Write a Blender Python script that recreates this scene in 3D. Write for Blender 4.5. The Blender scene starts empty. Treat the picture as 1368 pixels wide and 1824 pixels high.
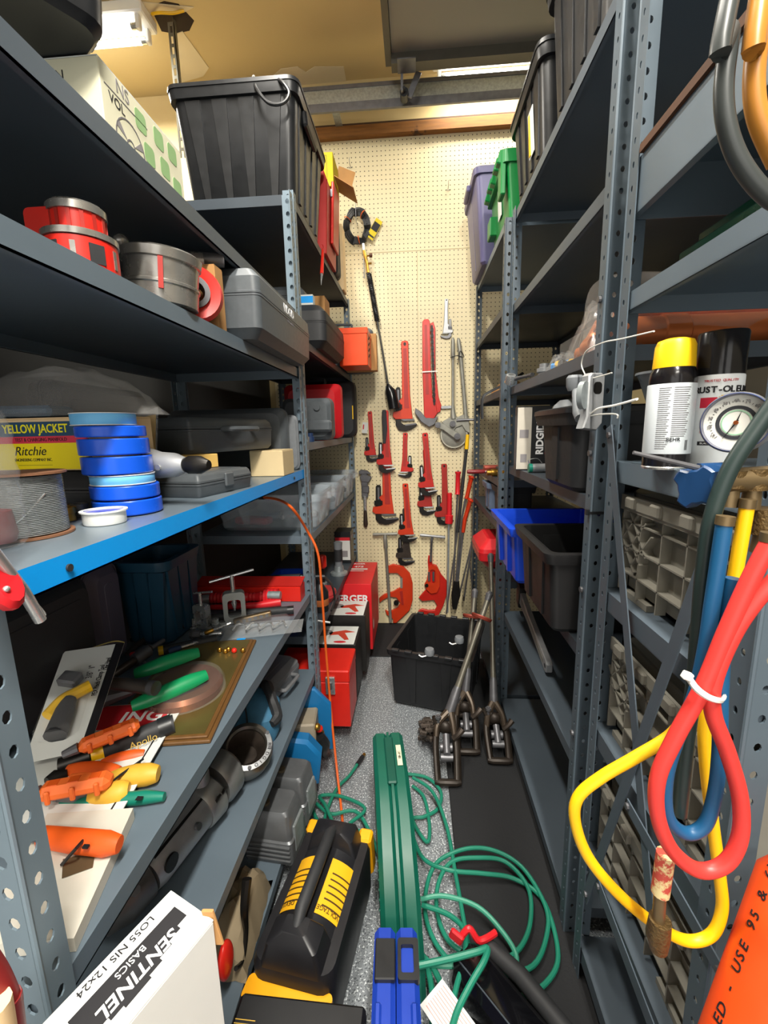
import bpy, bmesh, math, random
from mathutils import Vector, Matrix, Euler
random.seed(7)
PI = math.pi
S = bpy.context.scene
COL = S.collection
# ---------------------------------------------------------------- camera
FPX, CAMH = 784.0, 1.36
_p, _t, _r = math.radians(10.51), math.radians(4.28), math.radians(-1.256)
_R = Vector((math.cos(_t), math.sin(_t), 0)); _F = Vector((-math.sin(_t)*math.cos(_p), math.cos(_t)*math.cos(_p), -math.sin(_p)))
_U = Vector((-math.sin(_t)*math.sin(_p), math.cos(_t)*math.sin(_p), math.cos(_p)))
CR = _R*math.cos(_r) + _U*math.sin(_r); CU = -_R*math.sin(_r) + _U*math.cos(_r)
cd = bpy.data.cameras.new('camera'); cam = bpy.data.objects.new('camera', cd); COL.objects.link(cam)
cd.sensor_fit = 'VERTICAL'; cd.sensor_height = 36.0; cd.lens = FPX/1824*36; cd.clip_start = 0.02
cam.matrix_world = Matrix(((CR.x, CU.x, -_F.x, 0), (CR.y, CU.y, -_F.y, 0), (CR.z, CU.z, -_F.z, CAMH), (0, 0, 0, 1)))
S.camera = cam
def at(px, py, X=None, Y=None, Z=None):
    """photo pixel + one known world coordinate -> world point"""
    d = _F + CR*((px-684)/FPX) - CU*((py-912)/FPX)
    k = X/d.x if X is not None else Y/d.y if Y is not None else (Z-CAMH)/d.z
    return Vector((0, 0, CAMH)) + d*k
# ---------------------------------------------------------------- world and view
w = bpy.data.worlds.new('world'); S.world = w; w.use_nodes = True
w.node_tree.nodes['Background'].inputs[0].default_value = (1.0, 0.97, 0.92, 1)
w.node_tree.nodes['Background'].inputs[1].default_value = 1.5
vs = S.view_settings; vs.view_transform = 'Standard'; vs.look = 'None'; vs.gamma = 1; vs.use_curve_mapping = False
vs.exposure = 0.42
XL, XR, YW, CEIL = -0.405, 0.39, 2.95, 3.36
_fx = at(272, 58, Z=CEIL-.09)
# ceiling fluorescents (fixtures built further down; the fourth is unseen, added to light the aisle): x, y, length, runs along x?, watts
TUBES = [(_fx.x-.65, _fx.y, 1.2, True, 55), (0.75, 2.80, 1.2, True, 11), (0.28, -0.55, 1.2, False, 105), (-0.45, 1.0, 1.2, False, 45), (0.3, -2.0, 1.2, True, 50)]
for i, (x, y, l, ax, wt) in enumerate(TUBES):
    ld = bpy.data.lights.new('tube_light', 'AREA'); ld.shape = 'RECTANGLE'; ld.size = l; ld.size_y = 0.11; ld.energy = wt
    ld.color = (1.0, 0.955, 0.87); lo = bpy.data.objects.new('tube_light', ld); COL.objects.link(lo)
    lo.location = (x, y, CEIL-0.135); lo.rotation_euler = (0, 0, 0 if ax else PI/2)
# ---------------------------------------------------------------- materials
def lin(h):
    h = h.lstrip('#'); o = []
    for i in (0, 2, 4):
        c = int(h[i:i+2], 16)/255; o.append(c/12.92 if c <= .04045 else ((c+.055)/1.055)**2.4)
    return (*o, 1)
MATS = {}
def mat(name, hexc, rough=.5, metal=0., var=.12, scale=18., bump=0., trans=0., alpha=1., emit=0., wear=None, spec=.5, fibre=None, ior=1.45):
    if name in MATS: return MATS[name]
    m = bpy.data.materials.new(name); m.use_nodes = True; nt = m.node_tree; b = nt.nodes['Principled BSDF']
    c = lin(hexc); N = nt.nodes.new; L = nt.links.new
    tc = N('ShaderNodeTexCoord'); no = N('ShaderNodeTexNoise'); no.inputs['Scale'].default_value = scale; no.inputs['Detail'].default_value = 4
    vec = tc.outputs['Object']
    if fibre:
        mp = N('ShaderNodeMapping'); mp.inputs['Scale'].default_value = fibre; L(vec, mp.inputs[0]); vec = mp.outputs[0]
    L(vec, no.inputs['Vector'])
    mx = N('ShaderNodeMix'); mx.data_type = 'RGBA'
    mx.inputs[6].default_value = tuple(max(0, v*(1-var*1.6)) for v in c[:3]) + (1,); mx.inputs[7].default_value = tuple(min(1, v*(1+var)) for v in c[:3]) + (1,)
    L(no.outputs[0], mx.inputs[0]); out = mx.outputs[2]
    if wear:
        wn = N('ShaderNodeTexNoise'); wn.inputs['Scale'].default_value = wear[1]; wn.inputs['Detail'].default_value = 8; wn.inputs['Roughness'].default_value = .7; L(tc.outputs['Object'], wn.inputs['Vector'])
        rp = N('ShaderNodeValToRGB'); rp.color_ramp.elements[0].position = wear[2]; rp.color_ramp.elements[1].position = wear[2]+.06; L(wn.outputs[0], rp.inputs[0])
        m2 = N('ShaderNodeMix'); m2.data_type = 'RGBA'; L(rp.outputs[0], m2.inputs[0]); L(out, m2.inputs[6]); m2.inputs[7].default_value = lin(wear[0]); out = m2.outputs[2]
    L(out, b.inputs['Base Color'])
    b.inputs['Metallic'].default_value = metal; b.inputs['Specular IOR Level'].default_value = spec; b.inputs['IOR'].default_value = ior
    mr = N('ShaderNodeMapRange'); mr.inputs[3].default_value = max(.03, rough-.1); mr.inputs[4].default_value = min(1, rough+.1); L(no.outputs[0], mr.inputs[0]); L(mr.outputs[0], b.inputs['Roughness'])
    if bump:
        bp = N('ShaderNodeBump'); bp.inputs['Strength'].default_value = bump; bp.inputs['Distance'].default_value = .002; L(no.outputs[0], bp.inputs['Height']); L(bp.outputs[0], b.inputs['Normal'])
    if trans: b.inputs['Transmission Weight'].default_value = trans
    if alpha < 1: b.inputs['Alpha'].default_value = alpha
    if emit: b.inputs['Emission Color'].default_value = c; b.inputs['Emission Strength'].default_value = emit
    MATS[name] = m; return m
# ---------------------------------------------------------------- geometry
def spline(pts, k=6, closed=False):
    P = [Vector(p) for p in pts]; n = len(P); out = []
    for i in range(n if closed else n-1):
        g = lambda j: P[j % n] if closed else P[min(max(j, 0), n-1)]
        a, b, c, d = g(i-1), g(i), g(i+1), g(i+2)
        for s in range(k):
            t = s/k; out.append(.5*((2*b) + (c-a)*t + (2*a-5*b+4*c-d)*t*t + (3*b-a-3*c+d)*t**3))
    if not closed: out.append(P[-1])
    return out
class MB:
    def __init__(s): s.v = []; s.f = []; s.mi = []; s.k = 0
    def add(s, vs, fs, M=None):
        o = len(s.v)
        for p in vs: s.v.append(tuple(M @ Vector(p)) if M is not None else tuple(p))
        for f in fs: s.f.append(tuple(i+o for i in f)); s.mi.append(s.k)
        return s
    def m(s, k): s.k = k; return s
    def box(s, c, d, M=None, rot=None, bev=0):
        hx, hy, hz = d[0]/2, d[1]/2, d[2]/2
        T = Matrix.Translation(c)
        if rot: T = T @ Euler(rot).to_matrix().to_4x4()
        if M is not None: T = M @ T
        if not bev:
            vs = [(x, y, z) for x in (-hx, hx) for y in (-hy, hy) for z in (-hz, hz)]
            return s.add(vs, [(0, 1, 3, 2), (4, 6, 7, 5), (0, 4, 5, 1), (2, 3, 7, 6), (0, 2, 6, 4), (1, 5, 7, 3)], T)
        b = min(bev, hx*.95, hy*.95, hz*.95); vs = []; ix = {}
        for x in (-1, 1):
            for y in (-1, 1):
                for z in (-1, 1):
                    for a in range(3):
                        ix[x, y, z, a] = len(vs); vs.append((x*(hx-(0 if a == 0 else b)), y*(hy-(0 if a == 1 else b)), z*(hz-(0 if a == 2 else b))))
        fs = []; sg = (-1, 1)
        for x in sg: fs.append([ix[x, y, z, 0] for y, z in ((-1, -1), (1, -1), (1, 1), (-1, 1))]); fs.append([ix[y, x, z, 1] for y, z in ((-1, -1), (1, -1), (1, 1), (-1, 1))]); fs.append([ix[y, z, x, 2] for y, z in ((-1, -1), (1, -1), (1, 1), (-1, 1))])
        for p in sg:
            for q in sg:
                fs.append([ix[p, q, -1, 0], ix[p, q, 1, 0], ix[p, q, 1, 1], ix[p, q, -1, 1]])
                fs.append([ix[p, -1, q, 0], ix[p, 1, q, 0], ix[p, 1, q, 2], ix[p, -1, q, 2]])
                fs.append([ix[-1, p, q, 1], ix[1, p, q, 1], ix[1, p, q, 2], ix[-1, p, q, 2]])
                for r in sg: fs.append([ix[p, q, r, 0], ix[p, q, r, 1], ix[p, q, r, 2]])
        return s.add(vs, fs, T)
    def bb(s, x0, x1, y0, y1, z0, z1, M=None, bev=0): return s.box(((x0+x1)/2, (y0+y1)/2, (z0+z1)/2), (abs(x1-x0), abs(y1-y0), abs(z1-z0)), M, None, bev)
    def cyl(s, a, b, r, r2=None, n=16, M=None, caps=True):
        a = Vector(a); b = Vector(b); r2 = r if r2 is None else r2; d = (b-a).normalized(); u = d.orthogonal().normalized(); w = d.cross(u)
        vs = []
        for c, rr in ((a, r), (b, r2)):
            for i in range(n): t = 2*PI*i/n; vs.append(c+(u*math.cos(t)+w*math.sin(t))*rr)
        fs = [(i, (i+1) % n, n+(i+1) % n, n+i) for i in range(n)]
        if caps: fs += [tuple(range(n))[::-1], tuple(range(n, 2*n))]
        return s.add(vs, fs, M)
    def tube(s, pts, r, n=8, M=None, closed=False, sx=1., up=None):
        P = [Vector(p) for p in pts]; m = len(P); R = r if hasattr(r, '__len__') else [r]*m; vs = []
        t0 = (P[1]-P[0]).normalized(); u = Vector(up) if up else t0.orthogonal(); u = (u-t0*u.dot(t0)).normalized()
        for i in range(m):
            t = ((P[(i+1) % m]-P[i-1]) if closed else (P[min(i+1, m-1)]-P[max(i-1, 0)])).normalized()
            u = (u-t*u.dot(t)); u = u.normalized() if u.length > 1e-6 else t.orthogonal().normalized(); w = t.cross(u)
            for j in range(n): a = 2*PI*j/n; vs.append(P[i]+u*math.cos(a)*R[i]*sx+w*math.sin(a)*R[i])
        fs = []
        for i in range(m if closed else m-1):
            for j in range(n): a = i*n; b = ((i+1) % m)*n; fs.append((a+j, a+(j+1) % n, b+(j+1) % n, b+j))
        if not closed: fs += [tuple(range(n))[::-1], tuple(range((m-1)*n, m*n))]
        return s.add(vs, fs, M)
    def lathe(s, prof, n=24, M=None, a0=0, a1=2*PI):
        full = abs(a1-a0-2*PI) < 1e-6; c = n if full else n+1; vs = []
        for r, z in prof:
            for i in range(c): t = a0+(a1-a0)*i/n; vs.append((r*math.cos(t), r*math.sin(t), z))
        fs = []
        for k in range(len(prof)-1):
            for i in range(n): j = (i+1) % c; fs.append((k*c+i, k*c+j, (k+1)*c+j, (k+1)*c+i))
        if full:
            if prof[0][0] > 1e-5 and prof[0] != prof[-1]: fs.append(tuple(range(c))[::-1]); fs.append(tuple(range((len(prof)-1)*c, len(prof)*c)))
        return s.add(vs, fs, M)
    def prism(s, o, y0, y1, M=None, bev=0):
        """outline (x, z) extruded along y"""
        n = len(o)
        if bev:
            cx = sum(p[0] for p in o)/n; cz = sum(p[1] for p in o)/n
            ins = []
            for i in range(n):
                a, b, c = Vector(o[i-1]), Vector(o[i]), Vector(o[(i+1) % n]); d1 = (b-a); d2 = (c-b)
                n1 = Vector((-d1.y, d1.x)).normalized() if d1.length else Vector((0, 0)); n2 = Vector((-d2.y, d2.x)).normalized() if d2.length else Vector((0, 0))
                q = n1+n2; q = q.normalized() if q.length > 1e-6 else n1; ins.append(q)
            ar = sum(o[i-1][0]*o[i][1]-o[i][0]*o[i-1][1] for i in range(n)); sg = 1 if ar > 0 else -1
            inn = [(o[i][0]+ins[i].x*bev*sg, o[i][1]+ins[i].y*bev*sg) for i in range(n)]
            sy = bev if y1 > y0 else -bev
            rings = [(inn, y0), (o, y0+sy), (o, y1-sy), (inn, y1)]
        else: rings = [(o, y0), (o, y1)]
        vs = [(p[0], y, p[1]) for r, y in rings for p in r]; k = len(rings)
        fs = [(r*n+i, r*n+(i+1) % n, (r+1)*n+(i+1) % n, (r+1)*n+i) for r in range(k-1) for i in range(n)]
        return s.add(vs, fs+[tuple(range(n))[::-1], tuple(range((k-1)*n, k*n))], M)
    def ring(s, o, inn, y0, y1, M=None):
        n = len(o); vs = [(p[0], y, p[1]) for y in (y0, y1) for r in (o, inn) for p in r]; fs = []
        for i in range(n):
            j = (i+1) % n; fs += [(i, j, n+j, n+i), (2*n+i, 3*n+i, 3*n+j, 2*n+j), (i, 2*n+i, 2*n+j, j), (n+i, n+j, 3*n+j, 3*n+i)]
        return s.add(vs, fs, M)
    def sph(s, c, r, n=12, M=None, sc=(1, 1, 1)):
        T = Matrix.Translation(c) @ Matrix.Diagonal((*sc, 1)); T = M @ T if M is not None else T
        return s.lathe([(max(1e-4, r*math.sin(PI*i/n)), -r*math.cos(PI*i/n)) for i in range(n+1)], n*2, T)
    def build(s, name, mats, parent=None, loc=None, rot=None, ang=35, flat=False):
        me = bpy.data.meshes.new(name); me.from_pydata(s.v, [], s.f)
        mats = mats if isinstance(mats, (list, tuple)) else [mats]
        for q in mats: me.materials.append(q)
        me.polygons.foreach_set('material_index', s.mi)
        b = bmesh.new(); b.from_mesh(me); bmesh.ops.recalc_face_normals(b, faces=b.faces); b.to_mesh(me); b.free()
        if not flat: me.shade_smooth(); me.set_sharp_from_angle(angle=math.radians(ang))
        o = bpy.data.objects.new(name, me); COL.objects.link(o)
        if parent: o.parent = parent
        if loc is not None: o.location = loc
        if rot is not None: o.rotation_euler = rot
        return o
def tag(o, label=None, cat=None, group=None, kind=None):
    if label: o['label'] = label
    if cat: o['category'] = cat
    if group: o['group'] = group
    if kind: o['kind'] = kind
    return o
def thing(name, label, cat, loc=(0, 0, 0), rot=(0, 0, 0), group=None):
    o = bpy.data.objects.new(name, None); COL.objects.link(o); o.empty_display_size = .05
    o.location = loc
    if isinstance(rot, (int, float)): rot = (0, 0, rot)
    o.rotation_euler = rot
    return tag(o, label, cat, group)
def frame(o, ex, ez, p):
    """rotate an object so local x -> ex, local z -> ez (orthogonalised)"""
    ex = Vector(ex).normalized(); ez = Vector(ez); ez = (ez-ex*ez.dot(ex)).normalized(); ey = ez.cross(ex)
    o.rotation_euler = Matrix((ex, ey, ez)).transposed().to_euler(); o.location = p; return o
def copy_tree(o, parent=None):
    c = o.copy(); COL.objects.link(c); c.parent = parent
    for ch in list(o.children): copy_tree(ch, c)
    return c
def part(parent, name, m, fn, label=None, **kw):
    b = MB(); fn(b); o = b.build(name, m, parent, **kw)
    if label: o['label'] = label
    return o
def pbox(parent, name, m, x0, x1, y0, y1, z0, z1, bev=0): return part(parent, name, m, lambda b: b.bb(x0, x1, y0, y1, z0, z1, None, bev))
GLY = {}
def txt(parent, s, size, m, loc, rot=(PI/2, 0, 0), sx=1., bold=0., name='lettering', align='CENTER', shear=0, ext=.0003, space=1.):
    key = (s, size, sx, bold, align, shear, ext, space, m.name)
    if key in GLY:
        o = bpy.data.objects.new(name, GLY[key]); COL.objects.link(o); o.parent = parent; o.location = loc; o.rotation_euler = rot; return o
    c = bpy.data.curves.new(name, 'FONT'); c.body = s; c.size = size; c.align_x = align; c.align_y = 'CENTER'; c.extrude = ext; c.offset = bold*size; c.shear = shear; c.space_character = space; c.resolution_u = 3
    t = bpy.data.objects.new(name, c); COL.objects.link(t); bpy.context.view_layer.update()
    me = bpy.data.meshes.new_from_object(t.evaluated_get(bpy.context.evaluated_depsgraph_get()))
    bpy.data.objects.remove(t); bpy.data.curves.remove(c)
    if sx != 1: me.transform(Matrix.Diagonal((sx, 1, 1, 1)))
    me.materials.clear(); me.materials.append(m); me.name = name; GLY[key] = me
    o = bpy.data.objects.new(name, me); COL.objects.link(o); o.parent = parent; o.location = loc; o.rotation_euler = rot
    return o
def circ(r, n=20, cx=0, cz=0, a0=0, a1=2*PI, rz=None):
    full = abs(a1-a0-2*PI) < 1e-6; k = n if full else n+1; rz = r if rz is None else rz
    return [(cx+r*math.cos(a0+(a1-a0)*i/n), cz+rz*math.sin(a0+(a1-a0)*i/n)) for i in range(k)]
def rrect(w, h, r, n=4, cx=0, cz=0):
    o = []
    for qx, qz, a in ((1, 1, 0), (-1, 1, PI/2), (-1, -1, PI), (1, -1, 1.5*PI)):
        for i in range(n+1): t = a+PI/2*i/n; o.append((cx+qx*(w/2-r)+r*math.cos(t), cz+qz*(h/2-r)+r*math.sin(t)))
    return o
def rgrad(b, rows, M=None, cap0=True, cap1=True):
    """loft rounded rectangles: rows of (z, width x, depth y, radius, cx, cy)"""
    n = 20; vs = []; fs = []
    for z, w, d, r, cx, cy in rows: vs += [(p[0], p[1], z) for p in rrect(w, d, r, 4, cx, cy)]
    for k in range(len(rows)-1):
        for i in range(n): fs.append((k*n+i, k*n+(i+1) % n, (k+1)*n+(i+1) % n, (k+1)*n+i))
    if cap0: fs.append(tuple(range(n))[::-1])
    if cap1: fs.append(tuple(range((len(rows)-1)*n, len(rows)*n)))
    return b.add(vs, fs, M)
# common materials
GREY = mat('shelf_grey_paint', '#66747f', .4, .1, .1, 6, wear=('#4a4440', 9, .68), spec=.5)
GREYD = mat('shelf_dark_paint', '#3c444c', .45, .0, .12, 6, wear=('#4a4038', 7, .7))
GREYL = mat('post_grey_paint', '#71818c', .4, .15, .1, 8, wear=('#7a5a40', 22, .7))
GALV = mat('galvanised_steel', '#a4acae', .4, .5, .25, 60)
BLUEP = mat('blue_paint', '#0f9cf2', .4, 0, .05, 8)
GREY_SHADE = mat('shelf_grey_shaded', '#4d5760', .42, .0, .12, 6, wear=('#4a4038', 7, .7))  # shelf grey with shade put into it, for top-left and right-hand shelves
POST_SHADE = mat('post_grey_shaded', '#56636d', .4, .1, .12, 8, wear=('#7a5a40', 22, .68))  # post grey darkened to carry the shade on the right racks
STEEL = mat('bright_steel', '#cccecd', .28, .75, .15, 40)
STEELD = mat('dark_steel', '#6f6f72', .4, .55, .25, 30)
IRON = mat('greasy_iron', '#4a413a', .42, .5, .4, 35, .3)
BLKP = mat('black_plastic', '#202123', .38, 0, .15, 30)
BLKM = mat('matt_black_plastic', '#2b2c2e', .6, 0, .15, 60, .1)
CASEG = mat('dark_grey_case_plastic', '#53585c', .45, 0, .12, 60, .12)
CASEL = mat('mid_grey_case_plastic', '#777b7f', .5, 0, .1, 60, .1)
RED = mat('red_enamel', '#d8281d', .34, 0, .12, 12, wear=('#5a1a14', 26, .72))
REDP = mat('red_plastic', '#d2222a', .36, 0, .08, 12)
ORANGE = mat('orange_plastic', '#ef6a22', .42, 0, .08, 14)
YELLOW = mat('yellow_plastic', '#f2bf12', .4, 0, .08, 14)
WHITE = mat('white_plastic', '#e8e8e4', .45, 0, .05, 14)
CARD = mat('brown_cardboard', '#b98a55', .85, 0, .15, 20, .15)
CARDL = mat('pale_cardboard', '#dfc294', .85, 0, .12, 20, .1)
WHCARD = mat('white_cardboard', '#d9dbd6', .7, 0, .06, 9, wear=('#b7b1a2', 16, .73))
BLACKINK = mat('black_ink', '#17161a', .6, 0, .05)
WHITEINK = mat('white_ink', '#eeeeee', .6, 0, .03)
REDINK = mat('red_ink', '#c8202c', .6, 0, .05)
BRASS = mat('brass', '#b78a3c', .35, .9, .25, 40)
COPPER = mat('copper', '#c26a3a', .32, .9, .3, 25)
CLEAR = mat('clear_plastic', '#f2f6f8', .08, 0, .03, 10, alpha=.12, spec=1.)
CLEAR2 = mat('thin_clear_dome', '#ffffff', .05, 0, .02, 10, alpha=.05, spec=1.)
CLEARB = mat('frosted_bin_plastic', '#cbd6de', .22, 0, .05, 10, alpha=.27, spec=.9)
FILM = mat('plastic_film', '#e6e4e0', .08, 0, .2, 9, .15, alpha=.13, spec=1.)
# ---------------------------------------------------------------- room shell
def pegboard():
    m = bpy.data.materials.new('cream_pegboard'); m.use_nodes = True; nt = m.node_tree; b = nt.nodes['Principled BSDF']; N = nt.nodes.new; L = nt.links.new
    tc = N('ShaderNodeTexCoord'); sp = N('ShaderNodeSeparateXYZ'); L(tc.outputs['Object'], sp.inputs[0])
    ds = []
    for ax in (0, 2):
        a = N('ShaderNodeMath'); a.operation = 'MULTIPLY'; a.inputs[1].default_value = 1/.0254; L(sp.outputs[ax], a.inputs[0])
        f = N('ShaderNodeMath'); f.operation = 'FRACT'; L(a.outputs[0], f.inputs[0])
        g = N('ShaderNodeMath'); g.operation = 'SUBTRACT'; g.inputs[1].default_value = .5; L(f.outputs[0], g.inputs[0])
        h = N('ShaderNodeMath'); h.operation = 'MULTIPLY'; L(g.outputs[0], h.inputs[0]); L(g.outputs[0], h.inputs[1]); ds.append(h)
    s = N('ShaderNodeMath'); s.operation = 'ADD'; L(ds[0].outputs[0], s.inputs[0]); L(ds[1].outputs[0], s.inputs[1])
    c = N('ShaderNodeMath'); c.operation = 'LESS_THAN'; c.inputs[1].default_value = .0145; L(s.outputs[0], c.inputs[0])
    z = N('ShaderNodeMath'); z.operation = 'GREATER_THAN'; z.inputs[1].default_value = .075; L(sp.outputs[2], z.inputs[0])
    hm = N('ShaderNodeMath'); hm.operation = 'MULTIPLY'; L(c.outputs[0], hm.inputs[0]); L(z.outputs[0], hm.inputs[1])
    no = N('ShaderNodeTexNoise'); no.inputs['Scale'].default_value = 2.2; no.inputs['Detail'].default_value = 6; L(tc.outputs['Object'], no.inputs['Vector'])
    mx = N('ShaderNodeMix'); mx.data_type = 'RGBA'; mx.inputs[6].default_value = lin('#d6c79d'); mx.inputs[7].default_value = lin('#e6d9b2'); L(no.outputs[0], mx.inputs[0])
    m2 = N('ShaderNodeMix'); m2.data_type = 'RGBA'; L(hm.outputs[0], m2.inputs[0]); L(mx.outputs[2], m2.inputs[6]); m2.inputs[7].default_value = lin('#3a2c1c')
    L(m2.outputs[2], b.inputs['Base Color']); b.inputs['Roughness'].default_value = .5
    return m
PEG = pegboard()
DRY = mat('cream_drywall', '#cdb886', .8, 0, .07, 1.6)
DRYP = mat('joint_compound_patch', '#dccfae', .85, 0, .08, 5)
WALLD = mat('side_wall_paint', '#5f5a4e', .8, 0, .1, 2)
def struct(name, fn, m, parent=None):
    b = MB(); fn(b); o = b.build(name, m, parent)
    if parent is None: o['kind'] = 'structure'
    return o
def floormat():
    m = mat('grey_flake_epoxy_floor', '#7d8286', .45, 0, .1, 3); nt = m.node_tree; b = nt.nodes['Principled BSDF']; N = nt.nodes.new; L = nt.links.new
    src = b.inputs['Base Color'].links[0].from_socket; tc = N('ShaderNodeTexCoord')
    for sc, th, col in ((210, .32, '#3c4145'), (170, .3, '#c9ced0')):
        v = N('ShaderNodeTexNoise'); v.inputs['Scale'].default_value = sc; v.inputs['Detail'].default_value = 2; mp = N('ShaderNodeMapping'); mp.inputs['Location'].default_value = (sc, 0, 0); L(tc.outputs['Object'], mp.inputs[0]); L(mp.outputs[0], v.inputs['Vector'])
        r = N('ShaderNodeMath'); r.operation = 'LESS_THAN'; r.inputs[1].default_value = th+.09; L(v.outputs[0], r.inputs[0])
        x = N('ShaderNodeMix'); x.data_type = 'RGBA'; L(r.outputs[0], x.inputs[0]); L(src, x.inputs[6]); x.inputs[7].default_value = lin(col); src = x.outputs[2]
    L(src, b.inputs['Base Color']); return m
XWL, XWR, YB = -2.3, 1.45, -3.2
struct('floor', lambda b: b.bb(XWL, XWR, YB, YW+.1, -.1, 0), floormat())
fl = lambda: None
struct('wall_back', lambda b: b.bb(XWL, XWR, YW, YW+.1, 0, CEIL), DRY)
pb = struct('trim_1', lambda b: b.bb(-.92, 1.02, YW-.008, YW-.001, 0, 3.05), PEG); pb['label'] = 'cream pegboard sheet on the back wall'
b_ = MB(); b_.bb(-.92, 1.02, YW-.0085, YW-.008, 2.433, 2.436).bb(.017, .0195, YW-.0085, YW-.008, 0, 2.433)
b_.build('panel_joint', mat('joint_tan', '#b3a47c', .8), pb)  # seam lines between the pegboard sheets, a darker tan than the board
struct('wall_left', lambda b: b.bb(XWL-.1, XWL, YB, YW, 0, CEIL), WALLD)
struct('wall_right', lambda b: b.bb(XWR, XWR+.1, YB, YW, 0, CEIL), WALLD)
ce = struct('ceiling', lambda b: b.bb(XWL, XWR, YB, YW+.1, CEIL, CEIL+.1), DRY)
# patched seams on the ceiling, the beam of the back wall, a partition behind the left racks
def patch(pts, z=CEIL-.003):
    b = MB(); n = len(pts); b.add([(x, y, z) for x, y in pts]+[(x, y, CEIL-.0005) for x, y in pts], [tuple(range(n)), tuple(range(n, 2*n))[::-1]]+[(i, (i+1) % n, n+(i+1) % n, n+i) for i in range(n)])
    return b.build('plaster_patch', DRYP, ce)
def cpx(*pp): return [tuple(at(x, y, Z=CEIL))[:2] for x, y in pp]
patch(cpx((480, 140), (500, 122), (530, 118), (545, 128), (560, 118), (612, 118), (618, 150), (490, 158)))
patch(cpx((195, 0), (230, 0), (345, 12), (330, 20), (260, 25), (200, 30)))
patch(cpx((305, 62), (325, 55), (372, 120), (362, 135), (310, 150)))
b_ = MB(); b_.bb(-1.2, 1.25, YW-.045, YW, 3.05, 3.108, None, .004); wb = b_.build('trim_2', mat('raw_pine_beam', '#8a5a26', .7, 0, .35, 9, .3, fibre=(1, 8, 8), wear=('#3a2110', 5, .62))); tag(wb, 'raw pine beam along the top of the pegboard', None, None, 'structure')
b_ = MB(); b_.bb(-1.2, 1.25, YW-.03, YW, 3.108, 3.124); b_.build('edge_strip', mat('dark_stained_strip', '#4a3420', .7), wb)
struct('wall_partition', lambda b: b.bb(-1.0, -.96, .2, YW, 0, 2.3), mat('dark_partition_board', '#3a3a38', .8))
# ------------------------------------------------- overhead door, its track, hangers
DOORM = mat('door_panel_skin', '#8c8880', .55, .1, .06, 3)
t = thing('overhead_door', 'grey sectional overhead door slid open under the ceiling', 'garage door', (-.105, 1.52, 3.17))
pbox(t, 'panel', DOORM, -.0, 1.3, -1.0, 1.02, .0, .04, .003)
pbox(t, 'side_rail', mat('door_rail_steel', '#5f5b52', .5, .5, .15), -.03, 0, -1.0, 1.06, -.015, .05)
pbox(t, 'end_rail', mat('door_rail_steel', '#5f5b52'), 0, 1.3, 1.0, 1.06, -.045, .05)
part(t, 'hinge', STEELD, lambda b: b.bb(.03, .12, .97, 1.06, -.05, -.045).box((.05, 1.08, -.08), (.012, .05, .09)).box((.11, 1.1, -.075), (.03, .006, .12), None, (0, .45, 0)))
part(t, 'roller', BLKP, lambda b: b.cyl((.06, 1.08, -.115), (.06, 1.13, -.115), .022, n=16).cyl((.06, 1.05, -.115), (.06, 1.15, -.115), .006))
t = thing('door_track', 'galvanised steel channel track running below the ceiling before the beam', 'track', (0, 2.73, 3.085))
part(t, 'channel', mat('galvanised_track', '#a7aba4', .35, .6, .3, 90), lambda b: b.bb(-.62, 1.3, -.03, -.027, 0, .075).bb(-.62, 1.3, -.03, .03, 0, .004).bb(-.62, 1.3, -.03, .03, .072, .076))
part(t, 'lower_flange', STEELD, lambda b: b.bb(-.62, 1.3, -.034, -.03, -.03, .006).bb(-.62, 1.3, -.034, -.02, -.034, -.03))
part(t, 'upper_flange', STEELD, lambda b: b.bb(-.62, 1.3, -.034, -.03, .07, .088))
for q in (-.43, .97): part(t, 'wall_bracket', GALV, lambda b: b.bb(q-.02, q+.02, .0, .20, .02, .024))
# ceiling hole with slotted hanger
h = at(305, 30, Z=CEIL)
t = thing('slotted_hanger', 'slotted steel angle hanging out of a ragged ceiling hole', 'hanger', (h.x, h.y, CEIL))
def hang(b):
    for k in range(13): z = -.045*k-.02; b.bb(-.022, -.012, 0, .003, z-.045, z).bb(.0, .01, 0, .003, z-.045, z).bb(-.012, 0, 0, .003, z-.014, z)
    b.bb(.007, .01, 0, .025, -.605, 0)
part(t, 'angle_iron', mat('hanger_steel', '#7a7768', .5, .5, .2), hang)
part(t, 'hole_edge', mat('raw_hole', '#2c2016', .9), lambda b: b.prism([(-.09, -.07), (-.03, -.09), (.05, -.08), (.1, -.03), (.07, .06), (.01, .08), (-.07, .06)], -.001, .002, Matrix.Rotation(PI/2, 4, 'X')))
part(t, 'yellow_wire', YELLOW, lambda b: b.tube(spline([(-.08, -.03, -.005), (-.03, -.05, -.02), (.03, -.04, -.018), (.08, -.03, -.004)]), .006))
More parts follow.
